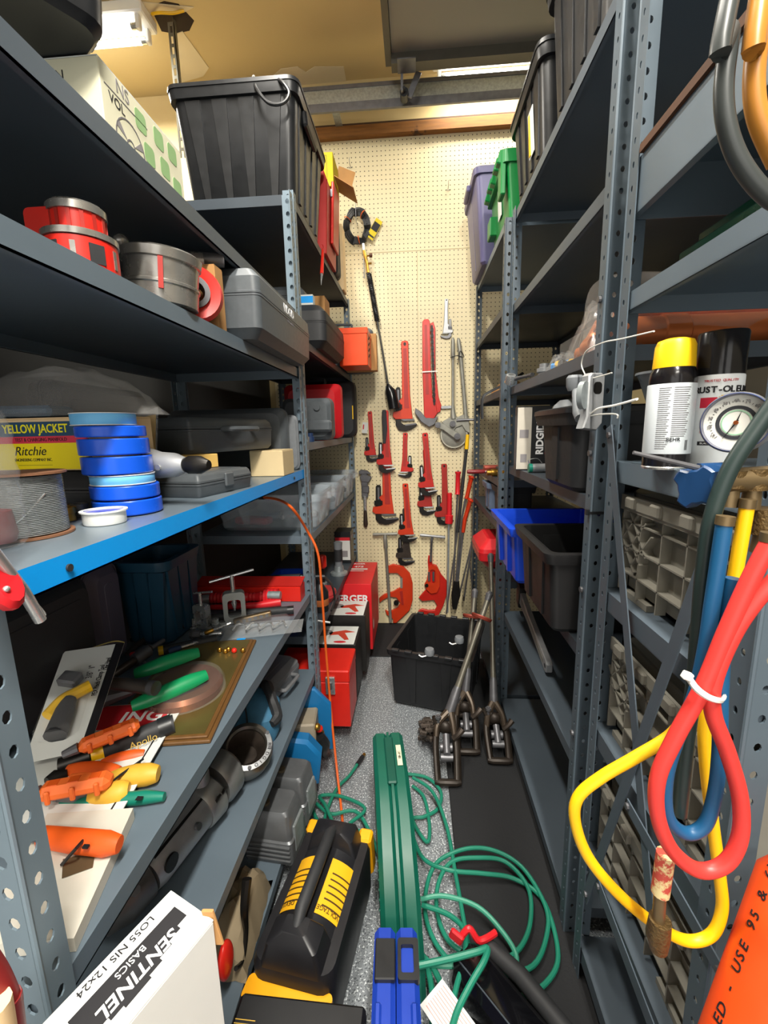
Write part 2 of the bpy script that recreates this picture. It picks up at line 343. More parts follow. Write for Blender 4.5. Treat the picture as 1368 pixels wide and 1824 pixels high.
# ------------------------------------------------- fluorescent fixtures
TUBE = mat('lit_fluorescent_tube', '#fffaf0', .3, emit=9.0)
def fixture(x, y, l, ax, label):
    t = thing('fluorescent_fixture', label, 'ceiling light', (x, y, CEIL), 0 if ax else PI/2, 'ceiling fluorescents')
    pbox(t, 'housing', WHITE, -l/2-.04, l/2+.04, -.07, .07, -.05, 0, .006)
    for s in (-1, 1):
        part(t, 'tube', TUBE, lambda b: b.cyl((-l/2+.03, s*.04, -.09), (l/2-.03, s*.04, -.09), .014, n=14))
        for e in (-1, 1):
            part(t, 'socket', WHITE, lambda b: b.box((e*(l/2+.005), s*.04, -.075), (.02, .03, .06), None, None, .004))
            part(t, 'end_cap', STEEL, lambda b: b.cyl((e*(l/2-.03), s*.04, -.09), (e*(l/2-.005), s*.04, -.09), .0145, n=14))
    return t
for (x, y, l, ax, wt), lb in zip(TUBES, ('lit twin tube fluorescent beside the slotted ceiling hanger', 'lit twin tube fluorescent behind the overhead door track', 'lit twin tube fluorescent over the aisle entrance', 'unseen twin tube fluorescent added to light the middle of the aisle', 'lit twin tube fluorescent in the open garage')):
    fixture(x, y, l, ax, lb)
# ------------------------------------------------- floor mats
MATB = mat('black_rubber_mat', '#1d1e20', .85, 0, .3, 120, .5)
b_ = MB(); b_.bb(-.42, .12, 2.47, YW-.01, 0, .008, None, .003); tag(b_.build('floor_mat', MATB), 'black ribbed mat across the aisle end below the pegboard', 'mat')
b_ = MB(); b_.bb(.115, XR+.03, -.3, 2.46, 0, .009, None, .003); tag(b_.build('floor_mat', MATB), 'long black rubber mat runner along the shelves', 'mat')
# ---------------------------------------------------------------- shelving racks
def flange(b, o, u, w, z0, z1, pitch=.038, hw=.006, hh=.008, nrm=None, th=.0022, two=False):
    """perforated strip: origin o, width direction u (unit), width w, from z0 to z1"""
    o = Vector(o); u = Vector(u); nn = Vector(nrm)*th; n = max(1, int((z1-z0)/pitch)); ph = (z1-z0)/n
    cx = w/2
    for k in range(n):
        a = z0+k*ph; c = a+ph/2
        out = [(0, a), (cx, a), (w, a), (w, c), (w, a+ph), (cx, a+ph), (0, a+ph), (0, c)]
        inn = [(cx-hw*.7, c-hh*.7), (cx, c-hh), (cx+hw*.7, c-hh*.7), (cx+hw, c), (cx+hw*.7, c+hh*.7), (cx, c+hh), (cx-hw*.7, c+hh*.7), (cx-hw, c)]
        vs = [o+u*p[0]+Vector((0, 0, p[1]))+q for q in (Vector((0, 0, 0)), nn) for p in out+inn]
        fs = []
        for i in range(8):
            j = (i+1) % 8; fs += [(i, j, 8+j, 8+i), (16+i, 24+i, 24+j, 16+j), (8+i, 8+j, 24+j, 24+i)]
            if i in (2, 3, 6, 7): fs.append((i, 16+i, 16+j, j))
        b.add(vs, fs)
def post(root, x, y, z0, z1, sx, sy, m, w=.036, name='post', hs=1.):
    """angle post with its corner at x, y; flanges run towards sx (x) and sy (y)"""
    def f(b):
        flange(b, (x, y, 0), (0, sy, 0), w, z0, z1, hw=.0055*hs, hh=.0075*hs, nrm=(sx, 0, 0))
        flange(b, (x, y, 0), (sx, 0, 0), w, z0, z1, hw=.0065*hs, hh=.0085*hs, nrm=(0, sy, 0))
        b.cyl((x+sx*.002, y+sy*.002, z0), (x+sx*.002, y+sy*.002, z1), .0034, n=8)
    return part(root, name, m, f)
def shelf(root, x0, x1, y0, y1, zt, m, lip=.032, name='shelf', inset=.003):
    t = .0025
    def f(b):
        a0, a1, c0, c1 = x0+inset, x1-inset, y0+inset, y1-inset
        b.bb(a0, a1, c0, c1, zt-t, zt)
        for xa in (a0, a1): s = 1 if xa == a0 else -1; b.bb(xa, xa+s*t, c0, c1, zt-lip, zt-t).bb(xa, xa+s*.012, c0, c1, zt-lip, zt-lip+t)
        for ya in (c0, c1): s = 1 if ya == c0 else -1; b.bb(a0+t, a1-t, ya, ya+s*t, zt-lip, zt-t)
    o = part(root, name, m, f)
    if m is BLUEP:
        o.data.materials.append(mat('worn_shelf_plate', '#8b9aa6', .35, .4, .2, 7)); o.data.polygons[0].material_index = 0
        for p in o.data.polygons:
            if p.center.z > zt-.003 and abs(p.normal.z) > .9: p.material_index = 1
    return o
def rack(label, x0, x1, y0, y1, top, shelves, m, group='steel shelving racks', pm=None, z0=0., top2=None, hs=1.):
    t = thing('shelving_rack', label, 'shelving', (0, 0, 0), 0, group)
    for x, sx in ((x0, 1), (x1, -1)):
        for y, sy, tp in ((y0, 1, top), (y1, -1, top2 or top)): post(t, x, y, z0, tp, sx, sy, pm or m, hs=hs)
    for s in shelves:
        zt, mm = s[0], s[1]; shelf(t, x0+.002, x1-.002, y0+.002, y1-.002, zt, mm, s[2] if len(s) > 2 else .032)
    return t
DL = .47
L1 = rack('grey steel rack with one bright blue shelf full of tape rolls and tools', XL-DL, XL, .345, 1.615, 2.14, [(1.775, GREY_SHADE), (1.58, GREY), (1.226, BLUEP, .034), (.748, GREY), (.415, GREY), (.10, GREY)], GREYL)
for yy in (.47, 1.45): part(L1, 'bolt_hole', BLKM, lambda b: b.cyl((XL-.004, yy, 1.209), (XL-.0012, yy, 1.209), .0045, n=14))
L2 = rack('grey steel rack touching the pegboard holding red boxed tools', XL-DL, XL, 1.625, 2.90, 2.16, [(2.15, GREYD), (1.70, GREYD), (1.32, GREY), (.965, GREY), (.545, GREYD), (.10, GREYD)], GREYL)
R1 = rack('grey steel rack with the aluminium wrench and black bins', XR, XR+DL, 1.0, 1.95, 2.75, [(2.185, GREY_SHADE), (1.845, GREY_SHADE), (1.525, GREY_SHADE), (1.20, GREYD), (.83, GREYD), (.53, GREY_SHADE), (.085, GREY_SHADE)], POST_SHADE, top2=2.2, hs=.66)
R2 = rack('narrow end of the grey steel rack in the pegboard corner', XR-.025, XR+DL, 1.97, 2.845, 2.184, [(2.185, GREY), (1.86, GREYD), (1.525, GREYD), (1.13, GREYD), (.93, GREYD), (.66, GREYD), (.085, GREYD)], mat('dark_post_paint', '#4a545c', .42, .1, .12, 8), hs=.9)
R0 = rack('grey steel rack braced with crossed steel straps and holding stacked lids', XR, XR+1.0, .50, .93, 2.75, [(1.82, GREY, .09), (1.60, GREY), (1.29, GREY, .04), (1.02, GREY_SHADE, .04), (.70, GREY_SHADE, .04), (.38, GREY_SHADE, .04), (.10, GREY_SHADE, .04)], POST_SHADE, hs=.72)
# ---------------------------------------------------------------- tools hung on the pegboard
YP = YW-.012
RW = mat('red_wrench_enamel', '#c4261c', .36, .1, .14, 14, wear=('#3b1510', 30, .74))
RW2 = mat('orange_red_wrench_enamel', '#cf3a18', .36, .1, .14, 14, wear=('#3b1510', 30, .74))
RW3 = mat('dark_red_wrench_enamel', '#a92a22', .42, .1, .2, 14, wear=('#2b1510', 30, .7))
JAW = mat('black_oxide_jaw', '#2d2b29', .4, .7, .3, 30)
ALU = mat('cast_aluminium', '#a9abad', .42, .5, .18, 40, .15)
DALU = mat('dull_cast_grey', '#97968c', .5, .4, .22, 30, .25)
HOOKG = 'bare pegboard hooks'
def hook(p, lb, l=.035):
    t = thing('pegboard_hook', 'bare thin wire hook in the upper pegboard '+lb, 'hook', p, 0, HOOKG)
    part(t, 'wire', STEELD, lambda b: b.tube(spline([(0, .01, 0), (0, -l*.5, -.002), (0, -l, .004), (0, -l-.005, .025)], 5), .0016, 6))
    part(t, 'clip', STEELD, lambda b: b.tube(spline([(-.009, .008, -.004), (-.011, -.004, -.006), (.0, -.006, -.012), (.011, -.004, -.006), (.009, .008, -.004)], 4), .0014, 6))
for q, lb in (((624, 296), 'beside the torn yellow carton'), ((798, 336), 'alone in the empty field')): hook(at(*q, Y=YP), lb)
def wrench(a, c, label, mats=(None, None, None), mir=1, wf=1., group=None, yo=0., name='pipe_wrench', teeth=True, grip=None, shank=.5):
    """a: pixel of the hanging eye, c: pixel of the lowest point of the hook jaw"""
    hm, jm, tm = [m or d for m, d in zip(mats, (RW, JAW, STEEL))]
    P, Q = at(*a, Y=YP-yo), at(*c, Y=YP-yo); L = (Q-P).length; an = math.atan2(Q.x-P.x, P.z-Q.z)
    t = thing(name, label, 'wrench', P, (0, -an, 0), group)
    sx = L*wf*mir; th = max(.012, .035*L); S_ = lambda pts: [(x*sx, z*L) for x, z in pts]
    part(t, 'handle', hm, lambda b: b.prism(S_([(-.045, -.02), (-.03, 0), (.03, 0), (.042, -.02), (.042, -.2), (.052, -.6), (.076, -.83), (.08, -.862), (-.13, -.862), (-.165, -.83), (-.155, -.775), (-.06, -.76), (-.06, -.70), (-.085, -.655), (-.046, -.62), (-.038, -.2)]), -th, 0, None, .003))
    part(t, 'hanging_eye', JAW, lambda b: b.prism(S_(circ(.016, 10, 0, -.035, rz=.02)), -th-.001, -th+.002))
    part(t, 'handle_web', RW3 if hm in (RW, RW2, RW3) else hm, lambda b: b.prism(S_([(-.02, -.08), (.02, -.08), (.03, -.6), (.04, -.74), (-.02, -.74), (-.02, -.6)]), -th-.0012, -th+.002))  # on red handles a darker red paints the shade of the recessed web
    part(t, 'heel_jaw', tm if teeth else jm, lambda b: b.prism(S_([(.095, -.86), (-.07, -.86), (-.03, -.885), (.105, -.88)]), -th*.9, -th*.1, None, .001))
    hk = part(t, 'hook_jaw', jm, lambda b: b.prism(S_([(-.12, -shank-.02), (-.105, -shank), (-.075, -shank), (-.062, -shank-.02), (-.062, -.90), (-.03, -.925), (.12, -.912), (.135, -.93), (.07, -.975), (-.01, -1), (-.09, -.985), (-.13, -.93)]), -th*.8, -th*.2, None, .0015))
    part(hk, 'teeth', tm, lambda b: b.prism(S_([(-.02, -.923), (.12, -.91), (.125, -.925), (-.01, -.938)]), -th*.88, -th*.12))
    part(hk, 'slot_highlight', tm if shank < .6 else jm, lambda b: b.prism(S_([(-.1, -shank-.03), (-.08, -shank-.03), (-.08, -.68), (-.1, -.68)]), -th*.8-.001, -th*.5))  # bright strip paints a highlight along the shank slot
    part(t, 'adjusting_nut', jm, lambda b: [b.prism(S_([(-.14, z), (-.045, z), (-.045, z-.012), (-.14, z-.012)]), -th*1.12, -th*.05, None, .001) for z in (-.695, -.709, -.723, -.737)])
    if grip:
        part(t, 'grip_sleeve', grip, lambda b: b.prism(S_([(-.058, -.03), (-.04, .008), (.0, .008), (.01, -.02), (.02, -.3), (-.01, -.52), (-.05, -.52)]), -th-.004, .001, None, .003))
    return t
wrench((721, 608), (724, 768), 'long orange red pipe wrench hanging alone above the short wrench', (RW2, None, STEELD), 1, .95)
wrench((795, 533), (794, 604), 'small bare aluminium pipe wrench hung highest on the pegboard', (ALU, STEELD, DALU), -1, 1.15)
wrench((659, 733), (664, 823), 'slim red compound pipe wrench with a card tag', (RW, None, STEELD), 1, 1.0, yo=.004)
wrench((687, 790), (690, 934), 'largest red pipe wrench with dull grey jaw, its handle overlapped by another', (RW2, None, STEELD), 1, 1.1)
wrench((687, 731), (690, 843), 'red pipe wrench with black sleeve on its handle, overlapping a bigger wrench', (RW, None, STEEL), 1, 1.05, yo=.032, grip=BLKM)
wrench((722, 771), (721, 851), 'short red pipe wrench with its jaws turned to the other side', (RW, None, STEEL), -1, 1.2, yo=.002)
wrench((758, 800), (762, 918), 'red pipe wrench mostly hidden behind an identical one', (RW3, None, STEEL), 1, .95)
wrench((757, 771), (765, 883), 'bright red pipe wrench hung in front of another red wrench', (RW, None, STEEL), 1, 1.05, yo=.03)
wrench((791, 826), (793, 935), 'dark red pipe wrench beside the red tubular grips', (RW3, None, STEELD), 1, 1.05, yo=.003)
wrench((722, 905), (724, 1007), 'dark brown offset pipe wrench peeping below a red one', (IRON, JAW, STEELD), 1, 1.1)
wrench((722, 861), (729, 966), 'red pipe wrench with polished jaw above the dark offset wrench', (RW2, None, STEEL), 1, 1.1, yo=.03)
# card tag on the slim wrench
p = at(650, 762, Y=YP-.022)
t = thing('card_tag', 'white printed card tag tied to the slim red wrench', 'tag', p, (0, .12, 0))
pbox(t, 'card', WHCARD, -.018, .018, 0, .001, -.035, .035); part(t, 'print', REDINK, lambda b: b.bb(-.014, -.006, -.0008, 0, -.01, .02))
# chain pipe wrench
P, Q = at(759, 571, Y=YP), at(764, 752, Y=YP); L = (Q-P).length
t = thing('chain_wrench', 'red chain pipe wrench with its chain laid along the handle', 'wrench', P, (0, -math.atan2(Q.x-P.x, P.z-Q.z), 0))
part(t, 'handle', RW, lambda b: b.prism([(-.024, -.01), (-.012, .004), (.012, .004), (.022, -.01), (.022, -.3), (.026, -.47), (.05, -.52), (.055, -.57), (.02, -.62), (-.03, -.60), (-.032, -.3)], -.022, 0, None, .003))
part(t, 'handle_groove', RW3, lambda b: b.prism([(-.012, -.03), (.004, -.03), (.004, -.45), (-.016, -.45)], -.0235, -.02))
part(t, 'side_bar', RW, lambda b: b.prism([(.026, -.02), (.045, -.015), (.055, -.05), (.05, -.3), (.066, -.47), (.082, -.52), (.075, -.56), (.052, -.57), (.036, -.5), (.03, -.3)], -.016, 0, None, .003))
part(t, 'hook_head', STEELD, lambda b: b.prism([(-.05, -.555), (-.085, -.53), (-.09, -.56), (-.05, -.62), (.0, -.655), (.035, -.64), (.06, -.59), (.03, -.60), (-.02, -.595)], -.03, -.004, None, .003))
part(t, 'shank_end', ALU, lambda b: b.prism(rrect(.07, .018, .006, 3, .115, -.535), -.015, -.005, None, .001))
for k in range(27):
    part(t, 'chain_link', JAW, lambda b: b.prism(rrect(.017 if k % 2 else .011, .0205, .005, 2, .034+.0001*k, -.045-.0178*k), -.032, -.018))
part(t, 'tie', WHITE, lambda b: b.bb(-.035, .06, -.034, -.0325, -.315, -.308))
# adjustable monkey wrench, jaws up
P, Q = at(652, 836, Y=YP), at(652, 938, Y=YP); L = (P-Q).length
t = thing('monkey_wrench', 'old bare steel monkey wrench hung jaws up', 'wrench', Q, 0)
part(t, 'fixed_jaw', STEELD, lambda b: b.prism([(-.035, L-.03), (-.035, L-.01), (-.02, L), (.02, L-.006), (.045, L-.028), (.02, L-.03)], -.03, -.004, None, .003))
part(t, 'sliding_jaw', STEELD, lambda b: b.prism([(-.03, L-.052), (-.02, L-.036), (.02, L-.036), (.05, L-.05), (.03, L-.085), (-.018, L-.08)], -.032, -.003, None, .003))
part(t, 'shank', STEELD, lambda b: b.bb(-.02, .022, -.026, -.006, L*.52, L-.02, None, .003).bb(-.014, .03, -.03, -.004, L*.6, L*.72, None, .004))
part(t, 'rod', STEEL, lambda b: b.cyl((0, -.016, L*.2), (0, -.016, L*.55), .011, .013, 12))
part(t, 'wood_grip', mat('dark_worn_wood', '#3a2b22', .6, 0, .2), lambda b: b.lathe([(.008, 0), (.016, .02), (.014, .05), (.012, L*.25), (.009, L*.36)], 14, Matrix.Translation((0, -.017, 0))))
# big pipe cutters
def cutter(bar, sh0, sh1, fr, label, dbl=False):
    P = at(*sh0, Y=YP-.03); Q = at(*sh1, Y=YP-.03); B0, B1 = at(*bar[0], Y=YP-.03), at(*bar[1], Y=YP-.03)
    t = thing('pipe_cutter', label, 'pipe cutter', P); C = lambda x, y, yy=YP-.03: at(x, y, Y=yy)-P
    part(t, 't_handle', ALU if dbl else DALU, lambda b: b.tube([B0-P, (B0*.9+B1*.1)-P, (B0+B1)/2-P, (B0*.1+B1*.9)-P, B1-P], [.009, .0115, .0085, .0115, .009], 12))
    part(t, 'screw_shaft', STEELD if dbl else DALU, lambda b: b.tube([(B0+B1)/2-P, Vector((0, 0, 0)), (Q-P)*.12, (Q-P)*.13, Q-P], [.010, .014, .014, .010, .0105] if not dbl else [.008, .009, .009, .008, .008], 12))
    part(t, 'frame', RW2 if not dbl else RW, lambda b: b.prism([tuple(C(x, y).xz) for x, y in fr], .008, .032, None, .004))
    return t, C
t, C = cutter(((664, 952), (708, 951)), (686, 957), (696, 1108), [(690, 1010), (700, 1006), (718, 1010), (730, 1022), (735, 1040), (735, 1070), (730, 1088), (718, 1100), (706, 1111), (700, 1111), (700, 1104), (688, 1096), (686, 1088), (692, 1092), (708, 1084), (713, 1075), (706, 1066), (694, 1064), (682, 1070), (676, 1075), (675, 1067), (684, 1060), (700, 1055), (714, 1047), (716, 1030), (708, 1022), (692, 1022)], 'long handled orange pipe cutter with a plain open frame and rod to the floor')
part(t, 'cutter_wheel', JAW, lambda b: b.cyl(C(706, 1073)+Vector((0, .0, 0)), C(706, 1073)+Vector((0, -.016, 0)), .018, n=18))
part(t, 'name_plate', DALU, lambda b: b.prism([tuple(C(x, y).xz) for x, y in ((713, 1030), (717, 1030), (717, 1048), (713, 1048))], .004, .008))
part(t, 'name_plate', RW3, lambda b: b.prism([tuple(C(x, y).xz) for x, y in ((712, 1054), (717, 1053), (719, 1078), (715, 1078))], .004, .008))
t, C = cutter(((748, 953), (793, 957)), (769, 961), (767, 1000), [(762, 1000), (763, 991), (770, 991), (770, 1006), (778, 1008), (786, 1024), (796, 1036), (796, 1060), (790, 1080), (782, 1096), (766, 1102), (750, 1098), (745, 1090), (752, 1086), (764, 1089), (775, 1088), (779, 1080), (773, 1070), (764, 1071), (752, 1072), (746, 1066), (752, 1059), (760, 1050), (756, 1044), (760, 1034), (764, 1030)], 'compact orange pipe cutter with polished tee handle and rollers', True)
part(t, 'slide', RW2, lambda b: b.ring([tuple(C(x, y).xz) for x, y in ((764, 1010), (772, 1006), (780, 1010), (783, 1024), (783, 1044), (778, 1055), (768, 1057), (760, 1050), (756, 1040), (760, 1034))], [tuple(C(x, y).xz) for x, y in ((766, 1016), (770, 1014), (775, 1016), (776, 1024), (776, 1034), (774, 1038), (770, 1039), (767, 1037), (766, 1034), (766, 1030))], -.006, .008))
for q in ((760, 1042), (763, 1096)): part(t, 'roller', JAW, lambda b: b.cyl(C(*q)+Vector((0, .005, 0)), C(*q)+Vector((0, -.012, 0)), .012, n=14))
for q in (764, 772): part(t, 'slide_screw', STEELD, lambda b: b.cyl(C(q, 1018)+Vector((0, -.01, 0)), C(q, 1034)+Vector((0, -.01, 0)), .007, n=10))
# tubing bender
P = at(808, 774, Y=YP)
t = thing('tubing_bender', 'grey cast lever tubing bender with two tied handles and round shoe', 'bender', P); C = lambda x, y, o=0: at(x, y, Y=YP)-P+Vector((0, o, 0))
part(t, 'bending_shoe', DALU, lambda b: b.lathe([(.001, 0), (.05, 0), (.062, .006), (.075, .006), (.078, 0), (.086, 0), (.088, .012), (.088, .024), (.078, .03), (.001, .03)], 40, Matrix.Rotation(PI/2, 4, 'X')))
part(t, 'scale_ring', mat('bender_scale', '#b9b6a6', .5, .4, .2, 60), lambda b: b.lathe([(.079, .0301), (.086, .0301), (.086, .0312), (.079, .0312), (.079, .0301)], 40, Matrix.Rotation(PI/2, 4, 'X')))
part(t, 'casting', DALU, lambda b: b.prism([tuple(C(x, y).xz) for x, y in ((786, 752), (800, 744), (812, 744), (826, 738), (834, 744), (836, 772), (828, 768), (822, 758), (812, 762), (806, 770), (796, 764))], -.04, -.012, None, .004))
part(t, 'latch_arm', DALU, lambda b: b.prism([tuple(C(x, y).xz) for x, y in ((774, 753), (784, 752), (800, 762), (814, 770), (818, 777), (812, 783), (804, 778), (788, 766), (776, 762))], -.056, -.04, None, .004))
for q, r in (((779, 757), .018), ((813, 777), .02), ((805, 755), .019)): part(t, 'pivot_bolt', STEELD, lambda b: b.cyl(C(*q, -.035), C(*q, -.066), r, n=16).cyl(C(*q, -.066), C(*q, -.07), r*.5, n=12))
part(t, 'handle', DALU, lambda b: b.tube([C(807, 746, -.03), C(806, 735, -.03), C(806, 722, -.03), C(806, 640, -.03)], [.02, .016, .0085, .0085], 12))
part(t, 'handle', DALU, lambda b: b.tube([C(829, 748, -.03), C(827, 720, -.03), C(820, 640, -.03)], [.016, .0125, .0125], 12))
part(t, 'grip', DALU, lambda b: b.tube([C(806, 642, -.03), C(806, 635, -.03), C(806, 608, -.03), C(806, 603, -.03)], [.009, .0135, .012, .006], 12), 'thicker grey grip')
part(t, 'grip', DALU, lambda b: b.tube([C(820, 642, -.03), C(819.5, 635, -.03), C(816, 608, -.03), C(815.5, 604, -.03)], [.013, .0145, .012, .006], 12))
part(t, 'side_lever', STEELD, lambda b: b.tube([C(812, 749, -.045), C(830, 748, -.045), C(850, 748, -.05)], .008, 10))
part(t, 'wire_tie', BLKP, lambda b: b.tube(spline([C(801, 639, -.044), C(812, 636, -.05), C(825, 638, -.046), C(818, 628, -.052), C(814, 652, -.05)], 5), .0022, 6))
# torch: hose coil, valve, spring sleeve, wand, bell
P = at(636, 405, Y=YP-.02)
t = thing('hose_coil', 'black coiled gas hose with orange ties on a pegboard hook', 'hose', P)
def coil(b):
    pts = []
    for i in range(300): a = 2*PI*i/40; k = i/300; r = .064+.02*math.sin(i*.173)*.6+.004*math.sin(a*.37); pts.append((r*1.0*math.cos(a), -.03+.05*((i*7) % 40)/40*.6, r*1.25*math.sin(a)))
    b.tube(pts, .0078, 7)
part(t, 'hose', mat('black_rubber_hose', '#303234', .5), coil)
for a in (.9, 2.6, 4.9): part(t, 'tie', ORANGE, lambda b: b.tube([(.062*math.cos(a)+.022*math.cos(f)*math.cos(a), -.014+.03*math.sin(f), .078*math.sin(a)+.022*math.cos(f)*math.sin(a)) for f in [2*PI*k/12 for k in range(12)]], .0022, 6, None, True))
part(t, 'wire_hook', STEELD, lambda b: b.tube(spline([(0, .03, 0.02), (0, -.02, .02), (0, -.04, .03), (0, -.04, .12)], 5), .0017, 6))
P = at(667, 408, Y=YP-.03)
t = thing('hang_tag', 'yellow and black folded tag hanging at the coiled hose', 'tag', P, (0, .55, .3))
pbox(t, 'card', mat('yellow_tag', '#d9c21a', .5), -.022, .022, 0, .0012, -.062, .062); part(t, 'dark_print', BLACKINK, lambda b: b.bb(-.02, .02, -.0006, 0, -.01, .04).bb(-.02, .02, -.0006, 0, -.05, -.04))
P = at(698, 728, Y=YP-.05)
t = thing('weed_torch', 'propane torch with spring sleeve, long wand and black bell', 'torch', P); C = lambda x, y, o=-.05: at(x, y, Y=YP+o)-P
part(t, 'bell', mat('glossy_black_enamel', '#131314', .2), lambda b: b.tube([C(702, 728), C(700, 716), C(696, 698), C(692, 688), C(691, 684)], [.036, .036, .035, .016, .009], 20))
part(t, 'bell_tab', BLKP, lambda b: b.bb(-.038, -.03, -.01, .01, .09, .14))
part(t, 'wand', mat('wand_steel', '#3c3b3a', .4, .6), lambda b: b.tube([C(691, 686), C(682, 630), C(672, 572)], [.0065, .006, .0055], 10))
def spr(b):
    a, c = C(672, 572), C(657, 487); pts = [a+(c-a)*(i/320)+Vector((.015*math.cos(i*.62), .015*math.sin(i*.62), 0)) for i in range(321)]
    b.tube(pts, .003, 5)
part(t, 'spring_sleeve', BLKP, spr); part(t, 'sleeve_core', BLKM, lambda b: b.tube([C(672, 572), C(657, 487)], .011, 10))
part(t, 'valve', BRASS, lambda b: b.tube([C(656, 486), C(654, 470), C(651, 458), C(648, 446)], [.009, .008, .011, .008], 10).cyl(C(652, 456), C(660, 455), .005, n=8).cyl(C(654, 470), C(662, 469), .006, n=8))
part(t, 'valve_knob', mat('brown_knob', '#5a3320', .5), lambda b: b.cyl(C(658, 455), C(663, 455), .012, n=10))
part(t, 'hose_end', STEEL, lambda b: b.tube([C(648, 446), C(647, 434)], .008, 10)); part(t, 'lever', STEEL, lambda b: b.tube([C(648, 460), C(649, 496)], .004, 8))
# poles and red gripped tools in the corner
def pole(pts, label, name, grips, rod, rr=.006, cat='pole'):
    P = at(*pts[-1][:2], Y=YP-pts[-1][2]); t = thing(name, label, cat, P); C = lambda q: at(q[0], q[1], Y=YP-q[2])-P
    part(t, 'rod', rod, lambda b: b.tube([C(q) for q in pts], rr, 10))
    for g, m, r in grips: part(t, 'grip', m, lambda b: b.tube([C(q) for q in g], r, 12))
    return t
pole([(826, 860, .10), (815, 948, .10), (795, 1093, .10)], 'thin rod with black sleeve and flat yellow end', 'reach_pole', [([(831, 799, .10), (815, 948, .10)], BLKM, .0105), ([(833, 774, .10), (831, 800, .10)], YELLOW, [.011, .013])], STEELD, .005)
pole([(800, 900, .05), (797, 1090, .06)], 'steel rod with ribbed red tubular grip beside the dark red wrench', 'gripped_rod', [([(800.5, 878, .05), (800.7, 884, .05), (800.5, 917, .05), (800, 918, .05), (799.5, 932, .05)], REDP, [.017, .0165, .0165, .027, .026])], GALV, .007)
pole([(816, 838, .05), (815, 880, .05), (806, 1080, .06)], 'steel rod with upright red grip topped by a ring', 'gripped_rod', [([(816, 840, .05), (816, 843, .05), (816, 845, .05), (815, 878, .05), (815, 880, .05)], REDP, [.02, .02, .015, .015, .02])], STEELD, .006)
t = thing('bolt_cutter', 'red handled bolt cutter leaning jaws down in the corner', 'bolt cutter', at(808, 1085, Y=YP-.1)); P = at(808, 1085, Y=YP-.1); C = lambda x, y, o=.1: at(x, y, Y=YP-o)-P
for g in ([(841, 848), (840, 851), (839, 853), (832, 884), (830, 888)], [(840, 889), (838, 892), (837, 894), (828, 925), (825, 948)]): part(t, 'handle', RW2, lambda b: b.tube([C(*q) for q in g], [.022, .022, .014, .013, .012], 12))
part(t, 'arm', STEELD, lambda b: b.tube([C(830, 885), C(823, 920), C(812, 1040)], .007, 10)); part(t, 'arm', STEELD, lambda b: b.tube([C(825, 945), C(815, 1040)], .007, 10))
part(t, 'jaws', JAW, lambda b: b.prism([tuple(C(x, y).xz) for x, y in ((808, 1035), (818, 1035), (820, 1060), (812, 1085), (806, 1085), (804, 1060))], -.01, .01, None, .003))
for i, (a, c) in enumerate((((842, 960), (812, 1085)), ((846, 930), (826, 1070)), ((836, 1000), (846, 1080)))):
    P = at(*c, Y=YP-.06-.025*i); t = thing('steel_bar', ('thin steel bar leaning from the bender towards the compact cutter', 'thin steel bar leaning at the corner rack post', 'shortest steel bar standing low in the pegboard corner')[i], 'bar', P, 0, 'bars in the pegboard corner')
    part(t, 'bar', STEELD, lambda b: b.tube([at(*a, Y=YP-.03-.025*i)-P, Vector((0, 0, 0))], .0055, 8)); part(t, 'bar_end', IRON, lambda b: b.cyl((0, 0, 0), (0, 0, .03), .007, n=8))
# ---------------------------------------------------------------- generic containers
def hard_case(label, l, w, t, loc, rot, m, name='tool_case', handle=True, latches=2, seam=.55, r=.025, ch=.018, lm=None, group=None, cat='tool case', hm=None, hx=0.):
    """moulded clamshell case lying on z=0: length x, width y (front = -y), thickness z"""
    o = thing(name, label, cat, loc, rot, group); zs = t*seam
    part(o, 'lower_shell', m, lambda b: rgrad(b, [(0, l-2*ch, w-2*ch, r, 0, 0), (ch, l-.006, w-.006, r, 0, 0), (zs-.006, l-.002, w-.002, r, 0, 0), (zs-.005, l, w, r, 0, 0), (zs-.0008, l, w, r, 0, 0)]))
    part(o, 'upper_shell', m, lambda b: rgrad(b, [(zs+.0008, l, w, r, 0, 0), (zs+.005, l, w, r, 0, 0), (zs+.006, l-.002, w-.002, r, 0, 0), (t-ch, l-.006, w-.006, r, 0, 0), (t-.002, l-2*ch, w-2*ch, r*.8, 0, 0), (t, l-2*ch-.004, w-2*ch-.004, r*.8, 0, 0)]))
    part(o, 'lid_panel', m, lambda b: rgrad(b, [(t-.001, l-4*ch-.01, w-4*ch-.01, r*.5, 0, 0), (t+.0015, l-4*ch-.014, w-4*ch-.014, r*.5, 0, 0)]))
    if handle:
        hw = min(.12, l*.4); part(o, 'handle', hm or m, lambda b: b.tube(spline([(hx-hw/2, -w/2+.004, zs), (hx-hw/2, -w/2-.02, zs), (hx-hw/2+.014, -w/2-.028, zs), (hx+hw/2-.014, -w/2-.028, zs), (hx+hw/2, -w/2-.02, zs), (hx+hw/2, -w/2+.004, zs)], 4), .007, 8))
    for k in range(latches):
        x = (k-(latches-1)/2)*l*.62; part(o, 'latch', lm or BLKM, lambda b: b.bb(x-.016, x+.016, -w/2-.006, -w/2+.001, zs-.016, zs+.016, None, .003))
    return o
